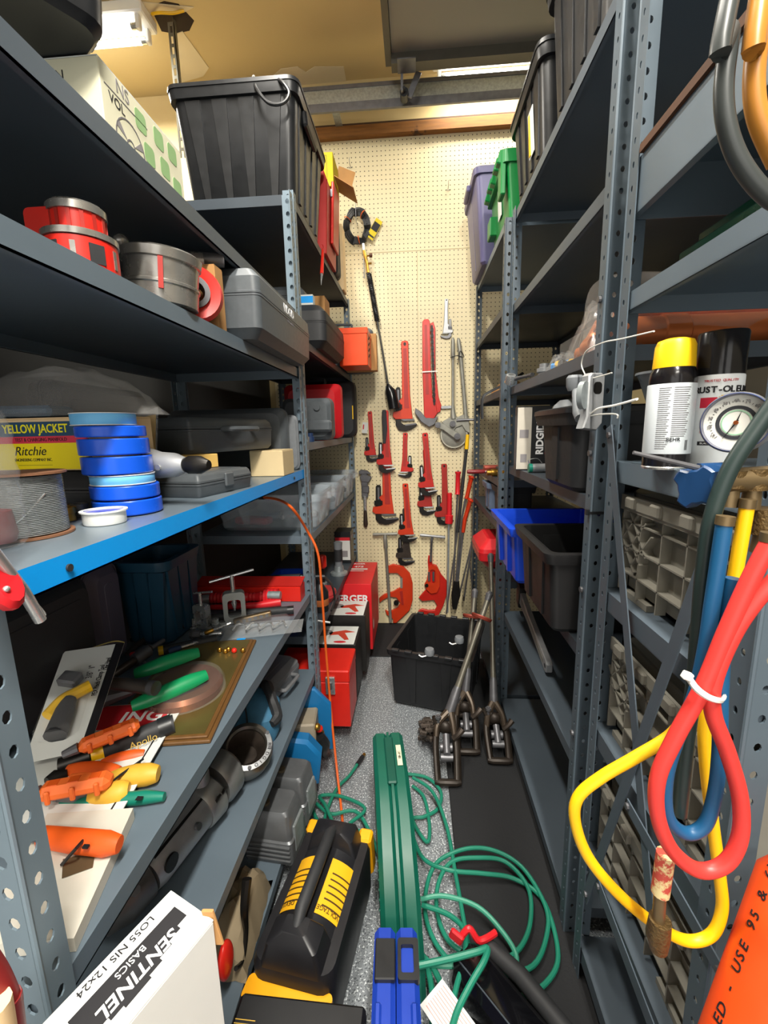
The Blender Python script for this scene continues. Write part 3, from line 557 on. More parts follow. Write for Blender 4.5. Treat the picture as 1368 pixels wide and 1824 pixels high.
def tote(label, w, d, h, loc, rot=0, m=BLKP, taper=.88, rib=4, lid=None, name='storage_tote', wall=.004, handles=True, rim=.02, cat='storage tote', group=None, rr=.03, ribd=.006):
    """tapered plastic tub: width x, depth y; open unless a lid material is given"""
    o = thing(name, label, cat, loc, rot, group); bw, bd = w*taper, d*taper
    def body(b):
        rows = [(0, bw-.02, bd-.02, rr, 0, 0), (.012, bw, bd, rr, 0, 0), (h-.03, w-.012, d-.012, rr, 0, 0), (h, w-.01, d-.01, rr, 0, 0)]
        rgrad(b, rows, cap1=bool(lid))
        if not lid: rgrad(b, [(h, w-.01, d-.01, rr, 0, 0), (h, w-.01-2*wall, d-.01-2*wall, rr, 0, 0), (.014, bw-2*wall, bd-2*wall, rr, 0, 0)], cap0=False, cap1=True)
    part(o, 'body', m, body)
    def rimf(b):
        rgrad(b, [(h-.028, w+rim*.6, d+rim*.6, rr+.004, 0, 0), (h-.004, w+rim, d+rim, rr+.006, 0, 0), (h, w+rim, d+rim, rr+.006, 0, 0), (h, w-.012, d-.012, rr, 0, 0), (h-.028, w-.012, d-.012, rr, 0, 0), (h-.028, w+rim*.6, d+rim*.6, rr+.004, 0, 0)], cap0=False, cap1=False)
    part(o, 'rim', m, rimf)
    for sgn, ax in ((-1, 'y'), (1, 'y'), (-1, 'x'), (1, 'x')):
        L_, D = (w, d) if ax == 'y' else (d, w); lb, Db = L_*taper, D*taper
        for k in range(rib):
            u = (k+.5)/rib-.5
            def rf(b):
                z0, z1 = .02, h-.032; a0, a1 = u*lb*.86, u*L_*.86; d0 = Db/2+(D*.99-Db)/2*(z0/h)-.001; d1 = D/2-.008
                P = []
                for z, c, hw, dd in ((z0, a0, .011, d0), (z1, a1, .026, d1)):
                    for q in (-1, 1):
                        for e in (-.004, ribd): P.append((c+q*hw, sgn*(dd+e), z) if ax == 'y' else (sgn*(dd+e), c+q*hw, z))
                b.add(P, [(0, 1, 3, 2), (4, 6, 7, 5), (0, 4, 5, 1), (2, 3, 7, 6), (1, 5, 7, 3), (0, 2, 6, 4)])
            part(o, 'rib', m, rf)
    if lid:
        part(o, 'lid', lid, lambda b: rgrad(b, [(h, w+rim+.006, d+rim+.006, rr+.008, 0, 0), (h+.012, w+rim+.004, d+rim+.004, rr+.008, 0, 0), (h+.016, w+rim-.02, d+rim-.02, rr, 0, 0), (h+.012, w-.03, d-.03, rr, 0, 0)]))
    if handles:
        for s in (-1, 1): part(o, 'handle', m, lambda b: b.box((s*(w/2+rim*.5+.006), 0, h-.02), (.02, d*.34, .03), None, None, .005))
    return o
def carton(label, w, d, h, loc, rot, m, name='cardboard_box', flaps=True, cat='box', group=None, tape=None, fm=None):
    o = thing(name, label, cat, loc, rot, group)
    pbox(o, 'body', m, -w/2, w/2, -d/2, d/2, 0, h, .0015)
    if flaps:
        pbox(o, 'flap', fm or m, -w/2+.001, w/2-.001, -d/2+.001, -.0006, h, h+.0018); pbox(o, 'flap', fm or m, -w/2+.001, w/2-.001, .0006, d/2-.001, h, h+.0018)
    if tape: pbox(o, 'tape', tape, -w/2-.0008, w/2+.0008, -.022, .022, h-.04, h+.0026)
    return o
def face(o, m, x0, x1, z0, z1, y, name='print', t=.0006): return part(o, name, m, lambda b: b.bb(x0, x1, y-t, y, z0, z1))
def sface(o, m, y0, y1, z0, z1, x, name='print', t=.0006): return part(o, name, m, lambda b: b.bb(x, x+t, y0, y1, z0, z1))
GREENINK = mat('green_ink', '#8fb27a', .7); GREYINK = mat('grey_ink', '#8b8788', .7); SMALLP = mat('fine_print', '#6d6a6c', .7)
# ---------------------------------------------------------------- L1 top shelf
zt = 1.775+.0008
o = carton('white printed carton with green squares and fan drawings under the black tote', .32, .26, .195, (-.672, .935, zt), 0, mat('aged_white_carton', '#dcd8bc', .75, 0, .06, 9, wear=('#b5ad8e', 40, .7)), fm=WHCARD)
xs = .1601
for y, z in ((-.02, .165), (.04, .17), (.0, .12), (.055, .125), (.09, .17), (.1, .11)): part(o, 'green_square', GREENINK, lambda b: b.prism(rrect(.034, .034, .008, 3, y, z), 0, .0006, Matrix.Rotation(-PI/2, 4, 'Z') @ Matrix.Scale(-1, 4, (0, 1, 0)) @ Matrix.Translation((0, xs-.0, 0)) if False else Matrix(((0, 1, 0, xs), (1, 0, 0, 0), (0, 0, 1, 0), (0, 0, 0, 1)))))
def sring(o, y, z, r, m, w=.0025): return part(o, 'fan_drawing', m, lambda b: b.ring(circ(r, 24, y, z), circ(r-w, 24, y, z), 0, .0006, Matrix(((0, 1, 0, xs), (1, 0, 0, 0), (0, 0, 1, 0), (0, 0, 0, 1)))))
sring(o, -.06, .1, .042, SMALLP); sring(o, -.06, .1, .012, SMALLP)
for k in range(3):
    a = 2*PI*k/3+.5; part(o, 'fan_blade', GREYINK, lambda b: b.prism([(-.06+.012*math.cos(a), .1+.012*math.sin(a)), (-.06+.04*math.cos(a-.2), .1+.04*math.sin(a-.2)), (-.06+.04*math.cos(a+.15), .1+.04*math.sin(a+.15))], 0, .0006, Matrix(((0, 1, 0, xs), (1, 0, 0, 0), (0, 0, 1, 0), (0, 0, 0, 1)))))
part(o, 'motor_drawing', GREYINK, lambda b: b.prism(rrect(.05, .03, .012, 3, .06, .07), 0, .0006, Matrix(((0, 1, 0, xs), (1, 0, 0, 0), (0, 0, 1, 0), (0, 0, 0, 1)))))
txt(o, 'VOL', .022, BLACKINK, (xs+.0004, -.09, .15), (PI/2, 0, PI/2)); txt(o, 'NS', .03, GREYINK, (xs+.0004, -.07, .18), (PI/2, 0, PI/2)); sface(o, SMALLP, -.12, .0, .163, .1645, xs)
txt(o, 'HSN', .02, BLACKINK, (.08, -.1304, .17)); part(o, 'hose_drawing', GREYINK, lambda b: b.ring(circ(.035, 18, .1, .11, rz=.028), circ(.024, 18, .1, .11, rz=.018), -.1306, -.13))
tote('black ribbed storage tote stacked on the white printed carton', .40, .36, .30, (-.705, .748, 1.9745), -.6, BLKP, rib=3, lid=BLKP)
# ---------------------------------------------------------------- L2 top shelf
zt = 2.15+.0008
o = tote('black ribbed tote with lid standing on the top shelf before the yellow box', .43, .46, .34, (-.60, 1.88, zt), 0, BLKP, taper=.86, rib=4, lid=BLKP, handles=False)
part(o, 'handle', BLKP, lambda b: b.box((.22, -.06, .29), (.02, .16, .05), None, (0, -.08, 0), .006))
P = at(470, 165, Y=1.66); t = thing('cable_loop', 'loop of black cable hanging over the black tote lid', 'cable', P)
part(t, 'cable', BLKP, lambda b: b.tube(spline([at(452, 140, Y=1.70)-P, at(458, 160, Y=1.615)-P, at(480, 184, Y=1.61)-P, at(505, 183, Y=1.61)-P, at(515, 165, Y=1.615)-P, at(500, 144, Y=1.63)-P, at(485, 142, Y=1.70)-P], 6), .0055, 8)); part(t, 'cable_end', STEEL, lambda b: b.cyl(at(452, 140, Y=1.70)-P, at(452, 137, Y=1.71)-P, .006, n=8))
o = thing('tool_box', 'red steel tool chest overhanging the top shelf behind the black tote', 'toolbox', (-.525, 2.268, zt))
part(o, 'body', mat('faded_red_paint', '#c0302c', .45, .1, .15, 6, wear=('#d98a80', 8, .66)), lambda b: b.prism([(-.2, 0), (.13, 0), (.145, .30), (.10, .42), (-.15, .42), (-.2, .30)], -.12, .12, None, .004))
part(o, 'lid_flange', RED, lambda b: b.box((.15, .03, .2), (.012, .15, .26), None, (0, .05, 0), .003)); part(o, 'hasp', STEELD, lambda b: b.box((.15, -.04, .28), (.008, .02, .03)))
hard_case('black case with a pale edge standing behind the red tool chest', .36, .40, .13, (-.57, 2.42, zt+.201), (-PI/2, 0, 0), BLKM, latches=1, handle=False)
o = carton('yellow carton with torn open flap on top of the black case', .22, .17, .15, (-.505, 2.50, zt+.404), 0, mat('yellow_carton', '#d3bf1c', .7, 0, .1), flaps=False)
part(o, 'open_flap', CARD, lambda b: b.box((.16, .0, .02), (.11, .16, .003), None, (0, .55, 0))); part(o, 'open_flap', CARD, lambda b: b.box((.14, .08, .1), (.09, .003, .12), None, (0, .3, .2)))
txt(o, 'GE', .022, BLACKINK, (.03, -.0857, .11)); txt(o, 'TL', .022, BLACKINK, (.03, -.0857, .06)); part(o, 'print_frame', BLACKINK, lambda b: b.bb(-.1, .08, -.0856, -.085, .135, .1365).bb(.0785, .08, -.0856, -.085, .02, .135))
carton('brown carton standing at the pegboard on the top shelf', .30, .10, .34, (-.55, 2.72, zt), 0, CARDL)
P = at(574, 470, X=XL+.012); t = thing('screwdriver', 'red handled scriber hanging from the top shelf lip', 'screwdriver', P)
part(t, 'handle', RED, lambda b: b.tube([at(575, 446, X=XL+.012)-P, at(574, 470, X=XL+.012)-P, at(573, 488, X=XL+.012)-P], [.006, .007, .008], 10)); part(t, 'tip', STEEL, lambda b: b.tube([at(573, 488, X=XL+.012)-P, at(572.5, 496, X=XL+.012)-P, at(572, 508, X=XL+.012)-P], [.006, .004, .001], 8)); part(t, 'wire_loop', REDP, lambda b: b.tube(spline([at(575, 446, X=XL+.012)-P, at(576, 440, X=XL+.008)-P, at(574, 436, X=XL-.004)-P], 4), .002, 6))
# ---------------------------------------------------------------- L1 second shelf
zt = 1.58+.0008
OILY = mat('machined_steel', '#a09d97', .26, .7, .25, 30)
t = thing('die_head', 'dull brown round die head beside the red threader head', 'die head', (-.60, .50, zt))
part(t, 'body', IRON, lambda b: b.lathe([(.05, 0), (.062, .004), (.062, .03), (.055, .035), (.055, .06), (.03, .062), (.03, .0)], 28)); part(t, 'lug', IRON, lambda b: b.box((.055, 0, .05), (.03, .02, .02), None, None, .003))
t = thing('die_head', 'red ratchet threader head with steel bands', 'die head', (-.463, .64, zt), (0, 0, 0)); t.scale = (.72,)*3
part(t, 'base_ring', RED, lambda b: b.lathe([(.058, 0), (.062, .004), (.062, .055), (.055, .058), (.04, .058), (.04, 0)], 32))
part(t, 'steel_band', OILY, lambda b: b.lathe([(.05, .056), (.0645, .057), (.0645, .068), (.05, .069)], 32))
part(t, 'upper_ring', RED, lambda b: b.lathe([(.046, .068), (.046, .106), (.025, .106), (.025, .068)], 28)); part(t, 'top_band', OILY, lambda b: b.lathe([(.03, .104), (.050, .105), (.050, .118), (.046, .122), (.03, .122)], 28))
for k in range(9): a = -2.6+k*.45; part(t, 'key_slot', RW3, lambda b: b.box((.0462*math.cos(a), .0462*math.sin(a), .087), (.003, .007, .034), None, (0, 0, a)))
for k in range(5): a = -2.4+k*.62; part(t, 'window', BLKM if k % 2 else OILY, lambda b: b.box((.0615*math.cos(a), .0615*math.sin(a), .028), (.003, .026 if k % 2 else .009, .034), None, (0, 0, a)))
part(t, 'side_wing', RED, lambda b: b.prism(rrect(.07, .05, .01, 3, -.04, .085), -.04, .0))
t = thing('die_head', 'polished steel die head with red ring propped against the flat carton', 'die head', (-.462, .835, zt+.008), (0, .08, 0))
part(t, 'body', OILY, lambda b: b.lathe([(.052, 0), (.060, .002), (.062, .03), (.064, .032), (.064, .036), (.061, .038), (.0625, .07), (.066, .072), (.068, .086), (.062, .09), (.045, .09), (.045, 0)], 40))
part(t, 'slot', RW3, lambda b: b.box((.03, -.0565, .045), (.008, .006, .05), None, (0, 0, .45))); part(t, 'inner_die', JAW, lambda b: b.lathe([(.046, .01), (.02, .01), (.02, .06), (.046, .06)], 24)); part(t, 'lug', OILY, lambda b: b.sph((-.045, -.045, .095), .012)); part(t, 'clamp_screw', STEELD, lambda b: b.cyl((-.06, .0, .05), (-.075, -.02, .05), .01, n=12))
t = thing('ring_collar', 'glossy red ring collar leaning on the steel die head', 'collar', (-.442, .92, zt+.0565), (0, 0, .5))
part(t, 'ring', RED, lambda b: b.lathe([(.03, -.012), (.05, -.016), (.056, 0), (.05, .016), (.03, .012), (.03, -.012)], 32, Matrix.Rotation(PI/2, 4, 'X'))); part(t, 'hub', STEELD, lambda b: b.lathe([(.02, -.02), (.03, -.02), (.03, .02), (.02, .02), (.02, -.02)], 24, Matrix.Rotation(PI/2, 4, 'X')))
t = thing('pipe_nipple', 'pair of short steel pipe nipples lying above the red ring', 'pipe', at(330, 464, X=-.475), (0, -.05, .5))
part(t, 'pipe', STEELD, lambda b: b.lathe([(.011, -.06), (.014, -.06), (.014, .06), (.011, .06), (.011, -.06)], 18, Matrix.Rotation(PI/2, 4, 'Y') @ Matrix.Translation((-.015, .03, .02)))); part(t, 'coupling', OILY, lambda b: b.lathe([(.012, .0), (.017, .0), (.017, .035), (.012, .035), (.012, 0)], 18, Matrix.Rotation(PI/2, 4, 'Y') @ Matrix.Translation((0, 0, .0))))
o = carton('flat brown carton with a part number standing by the grey case', .2, .04, .125, (-.515, .985, zt), .0, CARD)
txt(o, 'REDUCING   4 ST (38540)', .013, BLACKINK, (.08, -.0206, .062), (PI/2, -PI/2, 0), sx=.62)
o = hard_case('large dark grey tool case overhanging the second shelf', .50, .30, .157, (-.505, 1.31, zt), PI/2, CASEG, handle=False, latches=0, seam=.62, r=.018, ch=.022)
part(o, 'latch', STEEL, lambda b: b.tube([(-.258, .06, .06), (-.268, .06, .06), (-.268, .06, .1), (-.258, .06, .1)], .003, 6))
txt(o, 'RIDGID', .03, WHITEINK, (.0, -.1492, .115), (PI/2, 0, 0), sx=1.0, bold=.02); part(o, 'red_line', REDINK, lambda b: b.bb(-.05, .035, -.1494, -.149, .0995, .1015)); txt(o, 'TRESSER', .02, GREYINK, (.01, -.1492, .09))
# ---------------------------------------------------------------- L2 second shelf
zt = 1.70+.0008
hard_case('black tool case with two seams overhanging beside the grey case', .50, .32, .17, (-.52, 2.12, zt), PI/2, BLKM, handle=False, latches=0, seam=.6, r=.03, ch=.028)
hard_case('small dark case with blue sticker between cartons', .2, .12, .09, (-.56, 2.0, zt+.172), 0, CASEG, latches=0, handle=False)
o = carton('brown carton lying on the black tool case', .16, .12, .11, (-.50, 2.24, zt+.172), 0, CARD)
t = thing('sticker_box', 'small white and blue box on the black tool case', 'box', (-.46, 1.925, zt+.172)); pbox(t, 'body', WHCARD, -.045, .045, -.02, .02, 0, .04, .001); part(t, 'blue_print', BLUEP, lambda b: b.bb(-.035, .045, -.0206, -.02, .008, .034))
t = thing('metal_tray', 'bright orange steel tray box overhanging the aisle', 'tray', (-.315, 2.52, zt))
part(t, 'body', mat('bright_orange_enamel', '#f04a12', .35, .1, .05), lambda b: b.bb(-.085, .065, -.10, .10, 0, .185, None, .003).bb(-.088, .068, -.103, .103, .16, .19, None, .002)); part(t, 'sticker', WHCARD, lambda b: b.prism([(-.075, .15), (-.06, .13), (-.075, .11), (-.086, .13)], -.1045, -.1035))
for k in range(4): part(t, 'vent_slot', BLACKINK, lambda b: b.box((.0665, -.02, .06+.03*k), (.004, .05, .006), None, (0.4, 0, 0)))
carton('brown carton behind the orange tray', .18, .07, .2, (-.31, 2.67, zt), 0, CARD); hard_case('black case with rounded corners leaning upright on the pegboard', .38, .26, .1, (-.44, 2.74, zt+.131), (-PI/2, 0, 0), CASEG, handle=True, latches=0)
# ---------------------------------------------------------------- blue shelf
zt = 1.226+.0008
def tape_roll(x, y, z, r, h, m, label, group, edge=WHITE, lean=(0, 0)):
    t = thing('tape_roll', label, 'tape', (x, y, z), 0, group)
    part(t, 'tape', m, lambda b: b.lathe([(r*.66, .0012), (r*.975, .0012), (r, .003), (r, h-.003), (r*.975, h-.0012), (r*.66, h-.0012), (r*.66, .0012)], 40))
    part(t, 'core', CARDL, lambda b: b.lathe([(r*.6, 0), (r*.66, 0), (r*.66, h), (r*.6, h), (r*.6, 0)], 32))
    if edge:
        for z0 in (0, h-.0013): part(t, 'edge_liner', edge, lambda b: b.lathe([(r*.66, z0), (r*1.02, z0), (r*1.02, z0+.0012), (r*.66, z0+.0012), (r*.66, z0)], 40))
    return t
LTB = mat('light_blue_tape', '#6fbdf0', .5, 0, .05); DKB = mat('dark_blue_tape', '#1457d8', .28, 0, .08, 10, wear=('#5a8ce8', 30, .75))
g = 'tape rolls stacked on the blue shelf'; z = zt; c0 = at(224, 913, Z=zt); c0.y += .004; c0.x += .004
for i, (dx, r, h, m, lb) in enumerate(((0, .047, .024, DKB, 'dark blue tape roll, lowest of the stack'), (-.001, .0465, .022, DKB, 'dark blue tape roll just under the lower light blue roll'), (-.003, .043, .015, LTB, 'light blue tape roll with white edges in the middle of the stack'), (-.008, .047, .028, DKB, 'dark blue tape roll resting on the lower light blue roll'), (-.010, .0465, .026, DKB, 'dark blue tape roll in the middle of the upper three'), (-.012, .046, .018, DKB, 'dark blue tape roll just under the top light blue roll'), (-.021, .042, .018, LTB, 'light blue tape roll on top of the stack'))):
    r *= 1.16; h *= 1.14; tape_roll(c0.x+dx, c0.y+dx*.2, z, r, h-.0004, m, lb, g, WHITE if m is LTB else None); z += h
c = at(188, 931, Z=zt)
t = thing('tape_roll', 'white plastic tape spool with blue centre lying flat', 'tape', (c.x, c.y, zt)); part(t, 'spool', WHITE, lambda b: b.lathe([(.001, 0), (.029, 0), (.03, .002), (.03, .018), (.033, .019), (.033, .021), (.027, .021), (.027, .017), (.001, .017)], 36)); part(t, 'label_disc', mat('blue_label', '#2a3fc0', .3), lambda b: b.lathe([(.001, .0172), (.0265, .0172), (.0265, .0178), (.001, .0178)], 36))
t = thing('wire_spool', 'spool of grey wire with brown fibre flanges under the yellow box', 'wire spool', (-.545, .565, zt))
for z0 in (0, .085): part(t, 'flange', mat('brown_fibreboard', '#8a5f44', .7, 0, .2), lambda b: b.lathe([(.001, z0), (.056, z0), (.056, z0+.003), (.001, z0+.003)], 40))
def wirewind(b):
    n = 34; prof = [(.02, .004)]
    for i in range(n): zz = .004+.08*i/n; prof += [(.0485, zz), (.0502, zz+.0012)]
    b.lathe(prof+[(.02, .0845)], 36)
part(t, 'wound_wire', mat('galvanised_wire', '#a9adae', .3, .45, .35, 90, fibre=(1, 1, 12)), wirewind)
part(t, 'loose_wire', STEEL, lambda b: b.tube(spline([(.049, -.014, .06), (.02, -.048, .02), (-.02, -.049, .045), (-.045, -.026, .03)], 6), .0012, 5))
t = thing('plastic_bottle', 'clear ribbed bottle with red contents beside the wire spool', 'bottle', at(-8, 975, Z=zt))
part(t, 'bottle', CLEAR, lambda b: b.lathe([(.001, .002), (.03, .002), (.037, .012)]+[(.037-(.003 if k % 2 else 0), .02+k*.012) for k in range(11)]+[(.03, .165), (.014, .185), (.014, .20)], 28)); part(t, 'contents', mat('red_contents', '#6a1a1e', .5, 0, .3, 30), lambda b: b.lathe([(.001, .006), (.022, .006), (.025, .016), (.022, .045), (.001, .05)], 24)); part(t, 'cap', BLUEP, lambda b: b.lathe([(.016, .19), (.016, .208), (.001, .208)], 20))
YJ = mat('yellow_box_print', '#f3dd0a', .5, 0, .05)
o = carton('yellow gauge manifold box with dark blue band on the wire spool', .36, .09, .09, (-.685, .785, zt+.0758), -.03, CARDL)
hard_case('flat black case under the yellow manifold box', .34, .10, .072, (-.68, .79, zt), -.03, BLKM, handle=False, latches=0)
Y0 = -.0453; face(o, YJ, -.18, .18, .002, .048, Y0); face(o, mat('red_band', '#d8344c', .5), -.18, .18, .048, .06, Y0); face(o, mat('navy_band', '#1d4766', .5), -.18, .18, .06, .085, Y0)
txt(o, 'YELLOW JACKET', .0205, mat('yellow_ink', '#f6ea1c', .5), (.022, Y0-.0008, .0725), bold=.02, sx=.8); txt(o, 'TEST & CHARGING MANIFOLD', .0088, BLACKINK, (.03, Y0-.0008, .054), sx=.82)
txt(o, 'Ritchie', .022, BLACKINK, (.005, Y0-.0008, .034), shear=.35); txt(o, 'ENGINEERING COMPANY INC.', .0075, BLACKINK, (.01, Y0-.0008, .019), sx=.7); face(o, BLACKINK, -.02, .045, .0095, .01, Y0-.0002)
# clear bag
P = Vector((-.60, .62, zt+.1645))
def bag(b, pts, h, M=None):
    n = len(pts[0]); vs = []; fs = []
    for row in pts: vs += row
    for i in range(len(pts)-1):
        for j in range(n-1): fs.append((i*n+j, i*n+j+1, (i+1)*n+j+1, (i+1)*n+j))
    b.add(vs, fs, M)
def pillow_bag(name, label, loc, rot, l, w, h, m, seed, taper=1., cat='bag', nx=14, ny=9, crumple=.25):
    rnd = random.Random(seed); t = thing(name, label, cat, loc, rot); g = [[rnd.uniform(-1, 1) for _ in range(ny+1)] for _ in range(nx+1)]
    def f(b):
        for sgn in (1, 0):
            rows = []
            for i in range(nx+1):
                u = i/nx; row = []
                for j in range(ny+1):
                    v = j/ny; e = (math.sin(PI*u)**.5)*(math.sin(PI*v)**.5) if 0 < u < 1 and 0 < v < 1 else 0; ww = w*(1+(taper-1)*u)
                    row.append((l*(u-.5)+g[i][j]*.004, ww*(v-.5)+g[j][i % (ny+1)]*.004, .001+(h*e*(1+crumple*g[i][j]) if sgn else h*.02*e)))
                rows.append(row)
            bag(b, rows, h)
    part(t, 'film', m, f, ang=25); return t
o = pillow_bag('plastic_bag', 'crumpled clear plastic bag on the yellow manifold box', (-.665, .79, zt+.169), -.1, .42, .15, .085, FILM, 3, .5, crumple=.12)
part(o, 'contents', mat('blue_bag_contents', '#3e5a70', .5, 0, .3, 20), lambda b: b.box((-.06, 0, .012), (.13, .07, .02), None, (0, 0, .2), .006)); part(o, 'seal', CLEAR, lambda b: b.box((.17, 0, .002), (.012, .06, .002)))
t = thing('blister_card', 'yellow backed blister card standing behind the tape rolls', 'package', (-.60, .865, zt+.001), (-.1, 0, -.1))
part(t, 'card', mat('ochre_card', '#c39c2a', .6), lambda b: b.prism([(-.07, .0), (.062, .0), (.075, .175), (.02, .165), (-.07, .13)], 0, .0015)); part(t, 'blister', CLEAR, lambda b: b.prism([(-.075, 0), (.066, 0), (.083, .19), (-.075, .14)], -.002, -.0008)); part(t, 'euro_hole', WHITE, lambda b: b.prism(circ(.006, 12, .055, .15, rz=.009), -.0007, 0))
# flat grey case with its corner to the aisle
A, B, C_ = at(357, 888, Z=zt), at(451, 866, Z=zt), at(262, 880, Z=zt); u = (B-A); an = math.atan2(u.y, u.x); l = u.length; dd = .20
ctr = A+u/2+Vector((-math.sin(an), math.cos(an), 0))*dd/2
o = hard_case('flat charcoal plastic case lying on the blue shelf', l, dd, .05, ctr, an, CASEG, handle=False, latches=1, seam=.6, r=.008, ch=.006, lm=CASEG)
o = carton('tan carton of water tape on the flat charcoal case', .165, .065, .033, (ctr.x-.02, ctr.y-.0, zt+.0522), an-.18, mat('tan_carton', '#e0b866', .7), flaps=False); face(o, WHCARD, -.08, -.01, .003, .03, -.0326); txt(o, 'WATER TAPE', .0095, BLACKINK, (-.042, -.0334, .012)); face(o, mat('maroon_logo', '#6d1f3e', .6), -.07, -.05, .02, .029, -.0332)
t = thing('air_drill', 'bare metal air drill with small chuck lying before the water tape box', 'drill', at(285, 835, Y=.80)+Vector((0, 0, .0)), (0, 0, -.15))
dz = zt+.052-t.location.z+.018; t.location.z += dz+.008; t.scale = (1.4,)*3
part(t, 'gear_head', ALU, lambda b: b.tube([(-.06, .02, .012), (-.03, .005, .008), (0, 0, 0), (.025, 0, 0), (.04, 0, 0)], [.016, .018, .018, .016, .010], 16)); part(t, 'chuck', JAW, lambda b: b.tube([(.04, 0, 0), (.046, 0, 0), (.062, 0, 0), (.075, 0, 0)], [.009, .012, .012, .006], 14)); part(t, 'trigger_plate', STEEL, lambda b: b.box((-.01, -.017, .004), (.012, .004, .024), None, None, .001)); part(t, 'screw', STEEL, lambda b: b.cyl((.012, -.017, -.002), (.012, -.019, -.002), .004, n=10))
o = carton('stained pale carton at the end of the blue shelf', .105, .12, .078, (-.462, 1.40, zt), 0, mat('stained_carton', '#d8c296', .8, 0, .1, 12, wear=('#a35a3a', 14, .68)))
hard_case('dark grey moulded case resting on the water tape box', .36, .22, .088, (-.60, 1.235, zt+.086), PI/2-.25, CASEG, handle=True, latches=0, seam=.68, r=.01, ch=.01)
hard_case('tall black case standing at the end of the blue shelf', .42, .215, .07, (-.645, 1.47, zt+.1085), (-PI/2, 0, 0), CASEG, handle=False, latches=0, r=.03)
o = hard_case('light grey flat case standing last on the blue shelf', .35, .192, .028, (-.59, 1.548, zt+.097), (-PI/2, 0, 0), CASEL, handle=False, latches=0, r=.02, ch=.006, seam=.5)
hard_case('dark case pushed to the back of the blue shelf', .36, .26, .08, (-.868, 1.12, zt+.131), (PI/2, 0, PI/2), BLKM, handle=False, latches=0)
o = carton('brown carton at the back of the blue shelf', .08, .16, .26, (-.825, .60, zt), 0, CARD)
t = thing('pipe_fitting', 'brass and iron fittings pile behind the wire spool', 'fitting', (-.585, .675, zt), 0)
for k, (x, y, m) in enumerate(((0, 0, BRASS), (.02, -.012, BRASS), (-.015, .02, IRON), (.012, .025, STEELD))): part(t, 'fitting', m, lambda b: b.lathe([(.008, 0), (.012, 0), (.012, .012), (.014, .013), (.014, .022), (.008, .022), (.008, 0)], 14, Matrix.Translation((x, y, 0))))
P = at(4, 1045, X=XL+.022); t = thing('pipe_clamp', 'red knob clamp with slotted steel tube hooked at the blue shelf end', 'clamp', P)
part(t, 'knob', REDP, lambda b: b.lathe([(.001, -.008), (.012, -.008), (.016, -.003), (.016, .004), (.012, .009), (.001, .009)], 12, Matrix.Rotation(1.2, 4, 'Y') @ Matrix.Diagonal((1.5, 1, 1, 1)))); part(t, 'screw', STEEL, lambda b: b.sph((.01, -.006, 0), .003)); part(t, 'steel_tube', STEEL, lambda b: b.tube([at(-30, 960, X=XL+.03)-P, at(40, 1050, X=XL+.02)-P, at(72, 1105, X=XL+.02)-P], .0055, 12)); part(t, 'spring_wire', STEEL, lambda b: b.tube(spline([at(42, 1046, X=XL+.012)-P, at(60, 1070, X=XL+.01)-P, at(79, 1093, X=XL+.012)-P, at(76, 1100, X=XL+.014)-P], 4), .0014, 6))
# ---------------------------------------------------------------- L1 tool shelf
zt = .7488
def V(px, py, z=0.): return at(px, py, Z=zt+z)
def grip(b, pts, rad, sx=1.7, n=12, k=5): b.tube(spline(pts, k), [r for r in resample(rad, (len(pts)-1)*k+1)], n, None, False, sx, (0, 0, 1) if False else None)
def resample(a, n): return [a[min(int(t), len(a)-2)]*(1-(t-min(int(t), len(a)-2)))+a[min(int(t), len(a)-2)+1]*(t-min(int(t), len(a)-2)) for t in [i*(len(a)-1)/(n-1) for i in range(n)]]
def rel(P, *pts): return [Vector(q)-P for q in pts]
# brass plaque board with a copper dial under a clear dome
A, B, D = V(375, 1325), V(457, 1143), V(245, 1318)
u = (B-A); an = math.atan2(u.y, u.x)-PI/2; t = thing('wall_plaque', 'brass faced plaque with copper dial lying on the tool shelf', 'plaque', A+u/2+Vector((-math.cos(an), -math.sin(an), 0))*.115, an); L_ = u.length
part(t, 'board', mat('walnut_moulding', '#6a4a26', .45, 0, .2, 9, fibre=(8, 1, 8)), lambda b: b.bb(-.115, .115, -L_/2, L_/2, 0, .008, None, .002).bb(-.108, .108, -L_/2+.007, L_/2-.007, .008, .013, None, .002))
part(t, 'brass_plate', mat('dull_brass_plate', '#8d7c48', .3, .7, .2, 8), lambda b: b.bb(-.10, .10, -L_/2+.015, L_/2-.015, .0132, .0142))
part(t, 'dial', mat('brown_copper', '#7a4a30', .3, .6, .2, 9), lambda b: b.lathe([(.001, .0145), (.085, .0145), (.087, .03), (.08, .04), (.001, .042)], 48, Matrix.Translation((.005, -.05, 0)))); part(t, 'dome', CLEAR2, lambda b: b.lathe([(.092, .0145), (.092, .035), (.085, .046), (.05, .05), (.001, .051)], 48, Matrix.Translation((.005, -.05, 0))))
for k in range(5): part(t, 'brass_stud', BRASS if k != 2 else RED, lambda b: b.sph((.05+.012*k-.03*(k % 2), .13+.01*(k % 2), .021), .0075, 8))
part(t, 'blue_tape', BLUEP, lambda b: b.bb(.06, .085, L_/2-.012, L_/2-.002, .0143, .0146))
